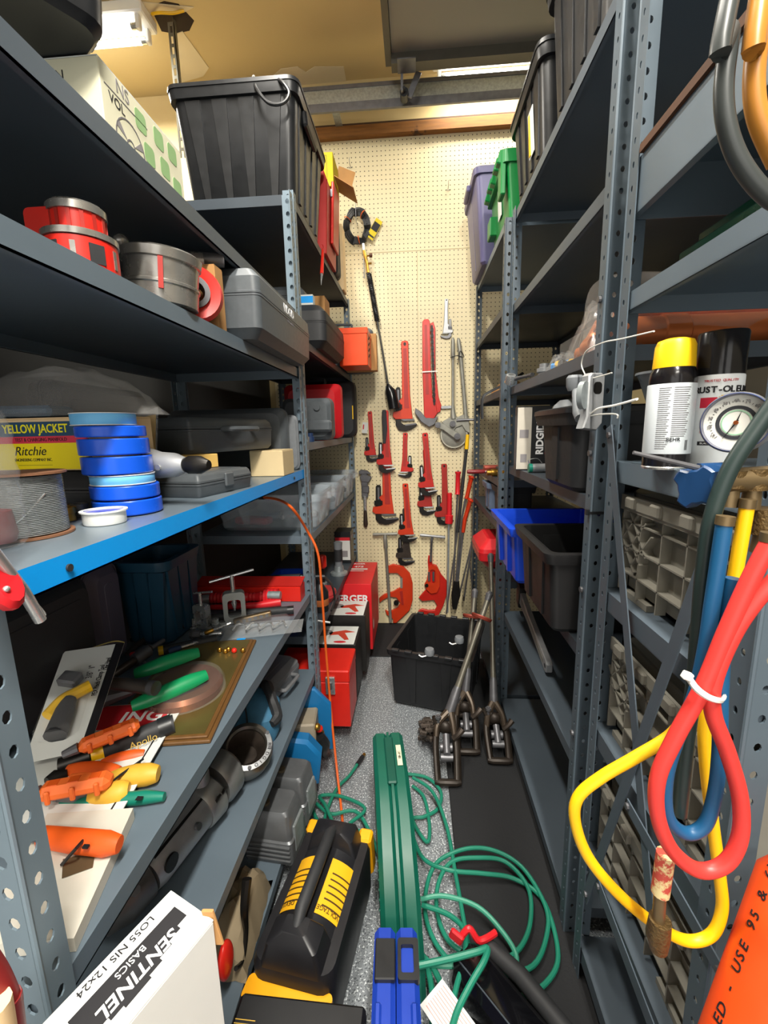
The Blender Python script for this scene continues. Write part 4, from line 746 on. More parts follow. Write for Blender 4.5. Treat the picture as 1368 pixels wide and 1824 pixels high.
# warning sign sheet
A, B = V(332, 1248, .0155), V(262, 1368, .0155)
t = thing('warning_sign', 'white sign sheet with red heading ending in ING under the pliers', 'sign', ((A+B)/2), math.atan2((A-B).y, (A-B).x)-PI/2)
L_ = (A-B).length; part(t, 'sheet', WHCARD, lambda b: b.bb(-.24, 0, -L_/2-.1, L_/2, -.001, .0008)); part(t, 'red_panel', REDINK, lambda b: b.bb(-.24, -.024, L_/2-.085, L_/2-.002, .0008, .0012)); txt(t, 'ING', .05, WHITEINK, (-.075, L_/2-.05, .0014), (0, 0, 0), bold=.02); part(t, 'black_border', BLACKINK, lambda b: b.bb(-.02, -.017, -L_/2-.09, L_/2-.01, .0008, .0011))
# green handled pex crimper
def plier(label, handles, hm, head, jm, rad=.011, name='pliers', sx=1.5, cat='pliers', band=None):
    P = Vector(head[0]); P.z = zt; t = thing(name, label, cat, P)
    for i, h in enumerate(handles): part(t, 'handle', hm[i % len(hm)], lambda b: b.tube(spline(rel(P, *h), 6), resample([rad*.7, rad, rad*1.1, rad*1.05, rad*.75], (len(h)-1)*6+1), 12, None, False, sx))
    part(t, 'jaws', jm, lambda b: b.tube(rel(P, *head), resample([rad*1.2, rad*1.5, rad*.8], len(head)), 10))
    if band: part(t, 'tie', BLKP, lambda b: b.tube(rel(P, *band), .0022, 6))
    return t
plier('green handled crimper resting on the copper dial', [[V(240, 1200, .055), V(275, 1188, .062), V(310, 1175, .066), V(354, 1162, .066)], [V(235, 1258, .05), V(280, 1240, .056), V(330, 1218, .06), V(368, 1202, .062)]], [mat('green_dipped_grip', '#118a54', .35, 0, .06)], [V(150, 1262, .03), V(195, 1240, .04), V(240, 1228, .05)], STEELD, .0125, sx=1.35)
P = V(190, 1218, .075); t = thing('steel_pipe', 'worn bare steel pipe handle laid beside the green crimper', 'pipe', P); Q = V(278, 1226, .08)
part(t, 'pipe', mat('worn_steel_pipe', '#77706a', .3, .85, .25), lambda b: b.tube(rel(P, V(180, 1216, .075), V(230, 1220, .078), Q), [.014, .0145, .0145], 16)); part(t, 'collar', STEELD, lambda b: b.tube(rel(P, V(268, 1225, .079), Q), .0152, 16))
P = V(225, 1190, .05); t = thing('ratchet_cutter', 'dark brown rod with socket collar by the red ratchet', 'tool', P)
part(t, 'rod', IRON, lambda b: b.tube(rel(P, V(205, 1200, .02), V(235, 1180, .04), V(268, 1155, .05)), .011, 12)); part(t, 'socket', STEELD, lambda b: b.tube(rel(P, V(240, 1176, .042), V(265, 1158, .05)), [.017, .016], 14)); part(t, 'tip', STEELD, lambda b: b.tube(rel(P, V(265, 1157, .05), V(292, 1140, .055)), .006, 10))
P = V(290, 1140, 0); t = thing('tubing_cutter', 'small red tubing cutter among the clamps', 'cutter', P)
part(t, 'body', RED, lambda b: b.box((0, 0, .03), (.07, .03, .028), None, (0, .1, .6), .006)); part(t, 'knob', BLKM, lambda b: b.cyl((.03, .022, .03), (.05, .035, .034), .014, n=12)); part(t, 'roller', STEEL, lambda b: b.cyl((-.02, -.03, .02), (-.02, -.012, .02), .009, n=12)); part(t, 'foot', BLKM, lambda b: b.box((-.03, -.02, .008), (.03, .025, .016), None, (0, 0, .6), .003))
# blister pack in front
P0, P1, P2 = at(70, 1352, Z=zt+.05), at(128, 1340, Z=zt+.05), at(112, 1160, Z=zt+.14)
ex = (P1-P0).normalized(); W = .155; c = (P0+P1)/2
t = thing('blister_pack', 'white card blister pack holding a black and yellow clamp tool', 'package', c); up = (P2-P0); up = up-ex*up.dot(ex); H_ = up.length; frame(t, ex, up, c+Vector((.008, 0, 0)))
part(t, 'card', WHCARD, lambda b: b.prism([(-.055, 0), (.045, -.0), (.06, H_), (-.06, H_)], 0, .0015)); part(t, 'black_edge', BLACKINK, lambda b: b.prism([(.03, 0), (.045, 0), (.06, H_), (.042, H_)], -.0006, 0)); txt(t, 'PEX Pinch Clamp Tool', .014, BLACKINK, (.028, -.0008, H_*.62), (PI/2, -PI/2, 0), sx=.62); txt(t, 'One Hand', .013, BLACKINK, (.036, -.0008, H_*.78), (PI/2, -PI/2, 0), sx=.62); txt(t, '3/8"  1"', .017, BLACKINK, (.008, -.0008, H_*.72), (PI/2, -PI/2, 0), sx=.7)
part(t, 'blister', CLEAR2, lambda b: b.box((-.012, -.018, H_*.38), (.07, .034, H_*.55), None, None, .01)); part(t, 'tool_grip', BLKM, lambda b: b.tube([(-.012, -.016, H_*.12), (-.01, -.016, H_*.32), (-.008, -.016, H_*.42)], [.019, .017, .012], 12)); part(t, 'tool_handle', YELLOW, lambda b: b.tube(spline([(-.036, -.016, H_*.3), (-.02, -.016, H_*.42), (.0, -.016, H_*.47), (.022, -.016, H_*.52)], 5), .012, 10)); part(t, 'tool_head', STEELD, lambda b: b.box((-.02, -.016, H_*.62), (.04, .02, .03), None, (0, .4, 0), .004)); part(t, 'slot', BLACKINK, lambda b: b.prism(rrect(.004, .03, .0018, 3, .038, H_*.4), -.001, -.0006))
part(t, 'string', mat('tan_string', '#a89858', .8), lambda b: b.tube(spline([(.06, -.001, H_), (.03, .01, H_+.02), (-.03, .02, H_+.01), (-.06, .02, H_-.03)], 5), .0015, 5))
# orange, black and yellow plier handles
OR2 = mat('orange_rubber_grip', '#f0702e', .5, 0, .1); OR3 = mat('deep_orange_grip', '#e0591a', .45, 0, .1, wear=('#8a3a14', 20, .72)); YG = mat('dirty_yellow_grip', '#d9a836', .5, 0, .15, 20, wear=('#c06a20', 14, .7)); TEAL = mat('teal_grip', '#137a66', .4, 0, .08)
P = V(190, 1315, .05); t = thing('pipe_pliers', 'orange finger grooved grip over the black round tool', 'pliers', P)
def slab_grip(t, a, c, w, th, m, holes=3):
    d = (c-a); ex = d.normalized(); ez = Vector((0, 0, 1)); ey = ez.cross(ex).normalized(); ez = ex.cross(ey); M = Matrix.Translation(a-Vector(t.location)) @ Matrix((ex, ey, ez)).transposed().to_4x4(); l = d.length
    part(t, 'grip', m, lambda b: b.box((l/2, 0, 0), (l, w, th), M, None, th*.35)); n = holes
    for k in range(n): part(t, 'finger_pocket', OR3, lambda b: b.box((l*(k+.7)/(n+.5), 0, th*.5), (l/(n+1)*.62, w*.45, .002), M, None, .0008))
    for k in range(n): part(t, 'grip_rib', m, lambda b: b.box((l*(k+.5)/n, -w*.5, 0), (.008, .006, th*.9), M, None, .002))
slab_grip(t, V(140, 1332, .055), V(248, 1288, .062), .032, .022, OR2); part(t, 'jaw', STEELD, lambda b: b.tube(rel(P, V(140, 1332, .055), V(112, 1345, .05)), [.01, .007], 10))
P = V(250, 1310, .03); t = thing('crimp_tool', 'thick black round tool lettered Apollo on the sign', 'tool', P)
part(t, 'barrel', BLKM, lambda b: b.tube(rel(P, V(185, 1338, .02), V(280, 1300, .024), V(310, 1289, .026)), [.017, .0185, .0185], 18)); part(t, 'end_ring', BLKP, lambda b: b.tube(rel(P, V(283, 1299, .024), V(306, 1290, .026)), .0205, 18)); part(t, 'yellow_collar', YELLOW, lambda b: b.tube(rel(P, V(162, 1346, .02), V(186, 1337, .02)), [.014, .0175], 14)); part(t, 'frame', JAW, lambda b: b.tube(rel(P, V(105, 1365, .018), V(162, 1346, .02)), [.014, .016], 12))
d = (V(290, 1297)-V(200, 1333)).normalized(); q = V(258, 1310, .026)-P; txt(t, 'Apollo', .018, mat('gold_ink', '#b79a4a', .5), q+Vector((.01, -.0195, .002)), (1.2, 0, math.atan2(d.y, d.x)))
plier('slim bright orange handled pliers under the Apollo tool', [[V(180, 1362, .012), V(215, 1352, .014), V(257, 1344, .014)]], [OR3], [V(120, 1372, .012), V(150, 1368, .012), V(180, 1362, .012)], STEELD, .008)
plier('black jawed pliers with orange grips tied by a black strap', [[V(120, 1372, .02), V(165, 1372, .022), V(212, 1376, .022)], [V(125, 1388, .014), V(170, 1390, .014), V(200, 1386, .014)]], [OR3, OR2], [V(85, 1395, .02), V(100, 1385, .02), V(120, 1378, .02)], JAW, .009, band=[V(190, 1400, .035), V(215, 1380, .036), V(255, 1352, .03)])
P = V(135, 1405, .04); t = thing('pipe_pliers', 'large orange grooved grip lying over the dirty yellow handles', 'pliers', P); slab_grip(t, V(70, 1412, .045), V(200, 1388, .045), .034, .026, OR2); part(t, 'jaw', STEELD, lambda b: b.tube(rel(P, V(70, 1412, .045), V(45, 1418, .04)), [.011, .008], 10))
plier('dirty yellow handled pliers beside the teal grip', [[V(190, 1392, .019), V(240, 1382, .02), V(282, 1378, .02)], [V(160, 1418, .019), V(200, 1414, .02), V(230, 1408, .02)]], [YG], [V(110, 1412, .021), V(140, 1410, .021), V(170, 1405, .021)], STEELD, .0135, sx=1.3)
P = V(240, 1425, .01); t = thing('utility_knife', 'teal plastic handle with a dark slot by the shelf edge', 'knife', P); part(t, 'handle', TEAL, lambda b: b.tube(rel(P, V(110, 1432, .01), V(180, 1428, .011), V(260, 1420, .011), V(293, 1419, .011)), [.009, .011, .0115, .007], 12, None, False, 1.0)); part(t, 'slot', BLACKINK, lambda b: b.box(tuple(V(248, 1422, .0225)-P), (.01, .008, .001)))
# white board at the front corner with an orange grip on it
A, B, C_ = V(240, 1458, .0), V(136, 1695, .0), V(88, 1468, .0)
t = thing('white_board', 'dirty white tile edge on with orange grip laid on it', 'board', (0, 0, 0))
n_ = [A, B, B+(C_-A)*.9, C_]; part(t, 'board', mat('grimy_white_board', '#d4cfc2', .6, 0, .1, 8, wear=('#8a7f6c', 9, .64)), lambda b: b.add([q+Vector((0, 0, e)) for e in (.0, .02) for q in n_], [(0, 1, 2, 3), (7, 6, 5, 4)]+[(i, (i+1) % 4, 4+(i+1) % 4, 4+i) for i in range(4)]))
part(t, 'brass_label', mat('dark_label', '#5a4a34', .5), lambda b: b.add([V(x, y, e) for e in (.0205, .0212) for x, y in ((110, 1565), (165, 1545), (170, 1518), (112, 1530))], [(0, 1, 2, 3), (7, 6, 5, 4)]+[(i, (i+1) % 4, 4+(i+1) % 4, 4+i) for i in range(4)]))
P = V(150, 1500, .035); t = thing('pipe_pliers', 'scuffed orange handle lying on the dirty white tile', 'pliers', P); part(t, 'handle', OR3, lambda b: b.tube(rel(P, V(75, 1490, .034), V(130, 1497, .036), V(190, 1503, .036), V(213, 1504, .036)), [.011, .0125, .013, .009], 12, None, False, 1.25)); part(t, 'strap', BLKP, lambda b: b.tube(rel(P, V(110, 1540, .024), V(135, 1512, .05), V(160, 1484, .04)), .0025, 6)); part(t, 'jaws', STEELD, lambda b: b.tube(rel(P, V(40, 1488, .03), V(75, 1490, .034)), [.006, .01], 10)); part(t, 'slot', BLACKINK, lambda b: b.box(tuple(V(153, 1508, .047)-P), (.008, .005, .003)))
# loose hand tools in the middle of the shelf
def stick(name, label, cat, a, c, hm, r=.009, sm=None, sr=.004, k=.5, za=.02, zc=.02):
    A, B = V(*a, za), V(*c, zc); P = (A+B)/2; P.z = zt; t = thing(name, label, cat, P); M_ = A+(B-A)*k
    part(t, 'handle', hm, lambda b: b.tube(rel(P, A, A+(M_-A)*.15, A+(M_-A)*.8, M_), [r*.7, r, r*.95, r*.6], 12)); part(t, 'shank', sm or STEEL, lambda b: b.tube(rel(P, M_, B), [sr, sr], 10)); part(t, 'tip', sm or STEEL, lambda b: b.tube(rel(P, B, B+(B-A).normalized()*.012), [sr*1.5, sr*.8], 8)); return t
stick('screwdriver', 'black handled screwdriver lying by the small red tubing cutter', 'screwdriver', (300, 1118), (258, 1128), BLKM)
stick('screwdriver', 'dark blue handled screwdriver lying behind the green crimper', 'screwdriver', (300, 1160), (345, 1146), mat('navy_paint', '#24385c', .4), .008)
stick('ratchet_wrench', 'chrome ratchet handle lying under the flaring yokes', 'ratchet', (395, 1128), (345, 1130), STEEL, .008, STEELD, .012, .75)
stick('ratchet_wrench', 'black bar ratchet lying towards the back of the tool shelf', 'ratchet', (235, 1140), (290, 1095), JAW, .01, STEELD, .009, .6)
stick('punch', 'short steel punch lying in front of the rubber tube handle', 'punch', (470, 1092), (430, 1096), STEELD, .006, STEELD, .004, .4)
stick('pry_bar', 'dark pry bar lying along the back of the tool shelf', 'bar', (225, 1165), (330, 1080), IRON, .008, IRON, .007, .5)
stick('torch_tip', 'bent bright torch tip beside the black rubber rod', 'torch tip', (365, 1128), (405, 1112), BRASS, .007, STEEL, .004, .4, .03, .05)
stick('screwdriver', 'red handled screwdriver beneath the worn steel pipe', 'screwdriver', (235, 1165), (265, 1185), REDP, .009)
for k, (q, lb) in enumerate((((305, 1135), 'steel socket standing beside the red tubing cutter'), ((345, 1118), 'steel socket standing between the flaring yokes'), ((385, 1120), 'steel socket standing near the clear clamshell'), ((268, 1112), 'steel socket standing near the yellow tipped bar clamp'))):
    c = V(*q); t = thing('socket', lb, 'socket', c); part(t, 'body', STEEL, lambda b: b.lathe([(.006, 0), (.012, 0), (.0125, .02), (.0105, .022), (.0105, .034), (.006, .034), (.006, 0)], 16)); part(t, 'knurl_band', STEELD, lambda b: b.lathe([(.0126, .006), (.0129, .007), (.0129, .011), (.0126, .012)], 16))
# back of the tool shelf: clamps, red nut driver, red case
t = thing('metal_case', 'long low red steel case at the far end of the tool shelf', 'tool case', (-.63, 1.535, zt), .0)
part(t, 'body', RED, lambda b: b.prism([(-.19, 0), (.205, 0), (.205, .055), (-.19, .055)], -.035, .03, None, .002)); part(t, 'lid', mat('lid_red_paint', '#c22a24', .4, .1, .1), lambda b: b.box((.007, .0, .066), (.40, .062, .004), None, (.25, 0, 0)))
P = V(440, 1064, .03); t = thing('nut_driver', 'red ribbed basin wrench with steel sleeve before the long red case', 'wrench', P)
part(t, 'grip', REDP, lambda b: b.tube(rel(P, *[V(375+3.1*i, 1066-.1*i, .03) for i in range(40)]), [.018+(.003 if i % 2 else 0)+(.007 if i > 30 else -.004 if 20 < i < 28 else 0) for i in range(40)], 14)); part(t, 'sleeve', ALU, lambda b: b.tube(rel(P, V(346, 1070, .03), V(376, 1066, .03)), .017, 16)); part(t, 'insert', GALV, lambda b: b.tube(rel(P, V(478, 1060, .042), V(500, 1060, .042)), .014, 12)); part(t, 'lower_grip', REDP, lambda b: b.tube(rel(P, V(376, 1082, .012), V(460, 1078, .014), V(500, 1072, .016)), [.009, .012, .016], 12))
P = V(510, 1030, .03); t = thing('black_lever', 'black rubber handle sticking out past the rack post', 'handle', P); part(t, 'handle', BLKM, lambda b: b.tube(rel(P, V(480, 1030, .035), V(535, 1027, .04)), .012, 14)); part(t, 'extension', BLKP, lambda b: b.tube(rel(P, V(535, 1027, .04), at(578, 1027, X=-.375)), .009, 12)); part(t, 'hose', BLKP, lambda b: b.tube(spline(rel(P, at(578, 1027, X=-.375), at(592, 1045, X=-.37), at(596, 1070, X=-.37), at(590, 1088, X=-.375)), 5), .0045, 8))
P = V(440, 1094, .02); t = thing('rubber_handle', 'plain matt black tube handle lying before the red wrench', 'handle', P); part(t, 'tube', BLKM, lambda b: b.tube(rel(P, V(345, 1104, .02), V(450, 1091, .022), V(521, 1086, .022)), [.01, .0125, .013], 14)); part(t, 'end_cap', BLKP, lambda b: b.tube(rel(P, V(512, 1087, .022), V(523, 1086, .022)), .0142, 14))
o = carton('small red and white carton lettered sideways on the tool shelf', .06, .035, .035, V(512, 1048), .5, WHCARD); sface(o, REDINK, -.017, -.006, .002, .033, .0301); txt(o, 'BODY', .012, BLACKINK, (.0308, .004, .018), (PI/2, 0, PI/2))
def clampy(P, label, ms, sc=1., rz=0.):
    t = thing('flaring_clamp', label, 'clamp', P, rz); t.scale = (sc,)*3
    part(t, 'yoke', ms[0], lambda b: b.ring(rrect(.06, .085, .012, 3, 0, .05), rrect(.036, .05, .008, 3, 0, .046), -.014, .014)); part(t, 'screw', ms[1], lambda b: b.cyl((0, 0, .06), (0, 0, .14), .006, n=12)); part(t, 't_bar', ms[1], lambda b: b.tube([(-.06, 0, .128), (.06, 0, .15)], .004, 10)); part(t, 'cone', STEEL, lambda b: b.cyl((0, 0, .06), (0, 0, .035), .008, .002, 12)); part(t, 'base_bar', ms[1], lambda b: b.bb(-.05, .05, -.012, .012, 0, .0085, None, .002))
    return t
clampy(V(420, 1108), 'pale grey cast flaring yoke with a long tee bar', (mat('pale_grey_cast', '#a5aaa8', .5, .3), STEEL), 1.15, .4)
clampy(V(362, 1118), 'bright steel flaring yoke with padlock like body', (STEEL, STEEL), .85, -.3)
clampy(V(325, 1112), 'dark steel flaring yoke next to the yellow tipped pliers', (STEELD, STEELD), 1.0, .8)
P = V(450, 1100, .02); t = thing('flaring_bar', 'bronze coloured flaring bar with row of holes', 'bar', P); M = Matrix.Rotation(.35, 4, 'Z') @ Matrix.Rotation(-.12, 4, 'Y'); part(t, 'bar', mat('bronze_bar', '#8f7a5c', .35, .8, .2), lambda b: b.box((0, 0, 0), (.12, .02, .018), M, None, .003))
for k in range(6): part(t, 'die_hole', STEELD, lambda b: b.cyl((-.045+.018*k, -.0108, 0), (-.045+.018*k, -.0095, 0), .006, n=12, M=M))
o = thing('clear_clamshell', 'clear clamshell pack of hooks reaching over the shelf edge', 'package', V(458, 1122, .01), .18)
part(o, 'shell', CLEAR2, lambda b: b.box((0, 0, .018), (.2, .07, .034), None, (0, -.05, 0), .012)); part(o, 'flange', CLEAR, lambda b: b.box((.02, 0, .0), (.24, .09, .002), None, (0, -.05, 0)))
for k in range(4): part(o, 'steel_hook', STEEL, lambda b: b.tube(spline([(-.07+.04*k, -.02, .012), (-.06+.045*k, .0, .022), (-.04+.04*k, .015, .015), (-.03+.04*k, -.01, .012)], 5), .003, 7))
part(o, 'wire', STEELD, lambda b: b.tube([(-.06, .01, .02), (.085, .0, .026)], .0025, 6))
for q, lb in (((262, 1075), 'yellow tipped black bar clamp leaning deep in the tool shelf'), ((310, 1060), 'yellow tipped black lever tool standing among the clamps')):
    a = V(*q, .06); P = Vector((a.x, a.y, zt)); t = thing('lever_tool', lb, 'tool', P); part(t, 'tip', YELLOW, lambda b: b.tube(rel(P, a+Vector((-.012, .01, .05)), a+Vector((-.004, .004, .03)), a), [.008, .014, .011], 10)); part(t, 'shaft', JAW, lambda b: b.tube(rel(P, a, a+Vector((.03, -.03, -.049))), [.01, .008], 10)); part(t, 'upper_bar', BLKM, lambda b: b.tube(rel(P, a+Vector((-.012, .01, .05)), a+Vector((-.05, .05, .15))), [.009, .007], 8))
P = V(320, 1140, .012); t = thing('black_rod', 'thick black rubber rod lying along the plaque', 'rod', P); part(t, 'rod', BLKM, lambda b: b.tube(rel(P, V(290, 1158, .014), V(340, 1148, .014), V(386, 1138, .014)), .0125, 12)); part(t, 'tip', YELLOW, lambda b: b.tube(rel(P, V(282, 1160, .014), V(291, 1158, .014)), .013, 12))
hard_case('dark case pushed to the back under the blue shelf', .34, .28, .08, (-.868, .80, zt+.141), (PI/2, 0, PI/2), BLKM, handle=False, latches=0); hard_case('pale mauve flat case at the back under the blue shelf', .12, .27, .05, (-.868, 1.06, zt+.136), (PI/2, 0, PI/2), mat('mauve_case', '#5d5868', .5), handle=False, latches=0)
tote('deep blue tub at the back of the tool shelf', .155, .2, .26, (-.785, 1.24, zt), 0, mat('deep_teal_tub', '#123c52', .45), rib=3, handles=False)
# ---------------------------------------------------------------- L1 lower shelf
zt = .4158
P = V(470, 1395, 0)
t = thing('gear_ring', 'bare metal threading ring head with lettered rim', 'die head', at(440, 1372, Z=zt), (.38, .3, 0)); t.location.z = zt+.044
part(t, 'ring', mat('bare_cast_ring', '#7d7870', .35, .85, .25, 20), lambda b: b.lathe([(.05, 0), (.066, .0), (.07, .02), (.072, .045), (.066, .06), (.055, .062), (.05, .055), (.05, 0)], 44)); part(t, 'bright_rim', ALU, lambda b: b.lathe([(.054, .0621), (.0665, .0606), (.0668, .0612), (.054, .0627)], 30, None, -1.5, .9)); part(t, 'bore', IRON, lambda b: b.lathe([(.0495, .004), (.0495, .05), (.03, .02), (.03, .004)], 32))
for k, ch in enumerate('RIDGID'): a = .35-.22*k; txt(t, ch, .013, BLACKINK, (.060*math.cos(a), .060*math.sin(a), .0634), (0, 0, a-PI/2))
for a in (.8, .1, -1.15): part(t, 'screw', STEELD, lambda b: b.cyl((.062*math.cos(a+.1), .062*math.sin(a+.1), .06), (.062*math.cos(a+.1), .062*math.sin(a+.1), .066), .005, n=10))
A, B = at(255, 1560, Z=zt+.06), at(395, 1385, Z=zt+.07); d = (B-A); l = d.length
t = thing('pipe_threader', 'grey cast power threader with tubular motor body', 'power tool', A); frame(t, d, (0, 0, 1), A)
part(t, 'motor_body', ALU, lambda b: b.tube([(0, 0, 0), (.02, 0, 0), (l*.62, 0, 0)], [.042, .047, .050], 28)); part(t, 'fan_housing', mat('cast_grey_alloy', '#9b9c9a', .42, .7, .15, 30, .2), lambda b: b.tube([(l*.6, 0, 0), (l*.62, 0, 0), (l*.78, 0, 0), (l*.82, 0, 0)], [.052, .056, .06, .05], 30)); part(t, 'gear_case', mat('cast_grey_alloy', '#9b9c9a'), lambda b: b.lathe([(.001, -.03), (.06, -.03), (.068, -.015), (.068, .02), (.055, .034), (.001, .036)], 32, Matrix.Translation((l*.98, .01, .005)) @ Matrix.Rotation(PI/2, 4, 'Y')))
part(t, 'handle_boss', ALU, lambda b: b.lathe([(.0135, .0), (.022, .0), (.022, .06), (.018, .066), (.0135, .066), (.0135, 0)], 20, Matrix.Translation((l*.72, 0, .035)))); part(t, 'boss_bore', JAW, lambda b: b.cyl((l*.72, 0, .04), (l*.72, 0, .094), .0132, n=16)); part(t, 'brush_cap', STEELD, lambda b: b.cyl((l*.42, -.046, .02), (l*.42, -.054, .022), .008, n=12)); part(t, 'brush_opening', JAW, lambda b: b.cyl((l*.12, -.043, .012), (l*.12, -.0475, .012), .018, n=16)); part(t, 'split_line', JAW, lambda b: b.box((l*.34, -.026, .042), (l*.6, .006, .004), None, (.55, 0, 0)))
for k in range(2): part(t, 'vent', JAW, lambda b: b.box((l*.68+.022*k, -.052, .026), (.01, .006, .03), None, (.5, 0, 0)))
part(t, 'rear_casting', mat('cast_dark_alloy', '#6b6c6b', .45, .7, .2), lambda b: b.tube([(-.09, .02, -.01), (-.05, .01, 0), (0, 0, 0)], [.03, .05, .046], 20)); part(t, 'rear_bolt', STEELD, lambda b: b.cyl((-.045, -.03, .028), (-.047, -.036, .036), .009, n=6))
t = thing('canvas_bag', 'blue canvas tool bag with black straps sagging on the lower shelf', 'bag', at(462, 1300, Z=zt)+Vector((0, -.005, 0)), .2); t.scale = (.9, .85, 1)
BLUC = mat('blue_canvas', '#3f7494', .75, 0, .2, 40, .4)
part(t, 'bag', BLUC, lambda b: rgrad(b, [(.0, .13, .16, .03, 0, 0), (.03, .16, .19, .05, 0, 0), (.08, .15, .18, .05, .0, 0), (.12, .10, .12, .04, -.01, .01), (.135, .05, .06, .02, -.02, .02)])); part(t, 'strap', BLKM, lambda b: b.tube(spline([(.02, .06, .13), (.04, .02, .14), (.06, -.03, .12), (.075, -.055, .08), (.06, -.085, .07)], 6), resample([.016, .02, .018, .02, .012], 25), 8)); part(t, 'seam_piping', BLKM, lambda b: b.tube(spline([(-.03, -.05, .13), (-.02, -.085, .09), (-.02, -.098, .04), (-.03, -.09, .004)], 5), .003, 6))
o = hard_case('grey blow moulded case at the end of the lower shelf', .26, .24, .09, (-.60, 1.46, zt), -.2+PI/2, mat('warm_grey_case', '#75777a', .45), handle=True, latches=0, ch=.02, seam=.55)
# ---------------------------------------------------------------- L1 bottom shelf and floor along the rack
zt = .1008
for q, lb in (((480, 1545), 'grey ribbed metal motor box next to the beige sack'), ((508, 1475), 'grey ribbed metal motor box next to the open blue case')):
    c = at(*q, Z=zt); t = thing('motor_box', lb, 'metal box', (c.x, c.y+.075, zt), -.1); t.scale = (1, .86, 1)
    part(t, 'body', mat('painted_grey_metal', '#74777a', .4, .5, .2, 20), lambda b: rgrad(b, [(0, .15, .14, .012, 0, 0), (.07, .15, .14, .014, 0, 0), (.075, .14, .13, .014, 0, 0), (.15, .125, .115, .016, 0, 0), (.16, .11, .1, .016, 0, 0)]))
    for k in range(4): part(t, 'rib', mat('painted_grey_metal', '#74777a'), lambda b: b.bb(-.07, .07, -.077, -.068, .012+.015*k, .02+.015*k, None, .002))
    part(t, 'cap', mat('brown_cap', '#5c5240', .5), lambda b: b.cyl((-.02, -.02, .158), (-.02, -.02, .168), .014, n=16)); part(t, 'side_plate', GALV, lambda b: b.bb(.068, .077, -.04, .04, .02, .11, None, .003))
t = thing('blue_case', 'blue plastic case standing open with valves inside by the bottom shelf', 'tool case', (-.435, 1.475, zt), (0, 0, .12)); BLC = mat('medium_blue_plastic', '#1c6fa8', .4, 0, .08)
part(t, 'lid', BLC, lambda b: b.prism([(-.10, 0), (.10, 0), (.10, .20), (.04, .27), (-.05, .28), (-.10, .25)], .06, .085, None, .006)); part(t, 'base', BLC, lambda b: b.prism([(-.10, 0), (.06, 0), (.075, .12), (.03, .18), (-.08, .2)], -.12, -.06, None, .012))
part(t, 'insert', mat('beige_insert', '#9a8f7c', .6), lambda b: b.bb(-.08, .05, -.055, .055, .02, .2, None, .006))
for k in range(6): part(t, 'valve', (BRASS, RED, BLKP)[k % 3], lambda b: b.sph((.055+.006*(k % 2), -.04+.018*k, .18-.022*k), .014, 8))
part(t, 'black_fittings', BLKP, lambda b: b.tube(spline([(.06, -.03, .13), (.075, -.02, .09), (.07, .0, .05), (.08, .01, .02)], 5), resample([.02, .024, .022, .016], 16), 10))
o = pillow_bag('canvas_sack', 'beige paper sack slumped at the bottom shelf edge', (-.47, .90, .1008), PI/2, .24, .13, .12, mat('beige_sack', '#8f8066', .8, 0, .15, 14, .3), 11, .8, crumple=.08)
part(o, 'bottom', mat('beige_sack', '#8f8066'), lambda b: b.box((0, 0, .004), (.16, .08, .006)))
t = thing('iron_hook', 'dark iron hook tool hanging at the bottom shelf beside the white carton', 'tool', at(405, 1660, X=-.43)); P = at(405, 1660, X=-.43)
part(t, 'hook', JAW, lambda b: b.tube(spline(rel(P, at(440, 1565, X=-.42), at(435, 1620, X=-.42), at(438, 1660, X=-.42), at(432, 1710, X=-.42), at(420, 1725, X=-.42)), 6), resample([.012, .01, .006, .005, .005], 25), 8)); part(t, 'red_pad', RED, lambda b: b.sph(tuple(at(402, 1710, X=-.43)-P), .028, 10, None, (.5, 1, 1.6)))
# tall white carton at the front
F, G = at(305, 1588, Z=.78), at(381, 1641, Z=.78); d = Vector((-(F-G).y, (F-G).x, 0)).normalized(); d = d if d.y < 0 else -d
W_ = (G-F).length; Lb = .36; c = (F+G)/2+d*Lb/2; an = math.atan2(d.y, d.x)
o = carton('tall white carton with black stepped logo on its top', Lb, W_, .78, (c.x, c.y, .0005), an, WHCARD, flaps=False)
pbox(o, 'top_flap', WHCARD, -Lb/2, Lb/2, -W_/2, W_/2, .7802, .782, .0006)
part(o, 'torn_corner', CARD, lambda b: b.box((-Lb/2-.002, W_/2-.006, .765), (.004, .016, .05), None, (.2, 0, .3), .001))
SC = .52
st = [(-.135, -.018), (.10, -.018), (.10, .012), (.085, .012), (.085, .018), (.06, .018), (.06, .023), (.035, .023), (.035, .027), (-.02, .027), (-.02, .023), (-.05, .023), (-.05, .018), (-.08, .018), (-.08, .012), (-.11, .012), (-.11, .006), (-.135, .006)]
part(o, 'logo_block', BLACKINK, lambda b: b.prism([(x*SC-.098, y*.92) for x, y in st], 0, .0006, Matrix(((1, 0, 0, 0), (0, 0, 1, 0), (0, 1, 0, .7821), (0, 0, 0, 1)))))
txt(o, 'SENTINEL', .0205, WHITEINK, (-.107, .008, .7828), (0, 0, 0), sx=1.0, bold=.02, shear=.2); txt(o, 'BASICS', .011, WHITEINK, (-.107, -.0095, .7828), (0, 0, 0), sx=1.0); txt(o, 'LO55 NIS 12x24', .0115, BLACKINK, (-.105, -.030, .7824), (0, 0, 0), sx=1.1)
part(o, 'side_arrow', BLACKINK, lambda b: b.prism([(.05, .62), (.08, .62), (.065, .66)], 0, .0006, Matrix.Translation((0, W_/2+.0004, 0))))
t = thing('red_hose', 'thick red hose end hanging beside the tall white carton', 'hose', at(15, 1770, X=-.36)); P = at(15, 1770, X=-.36)
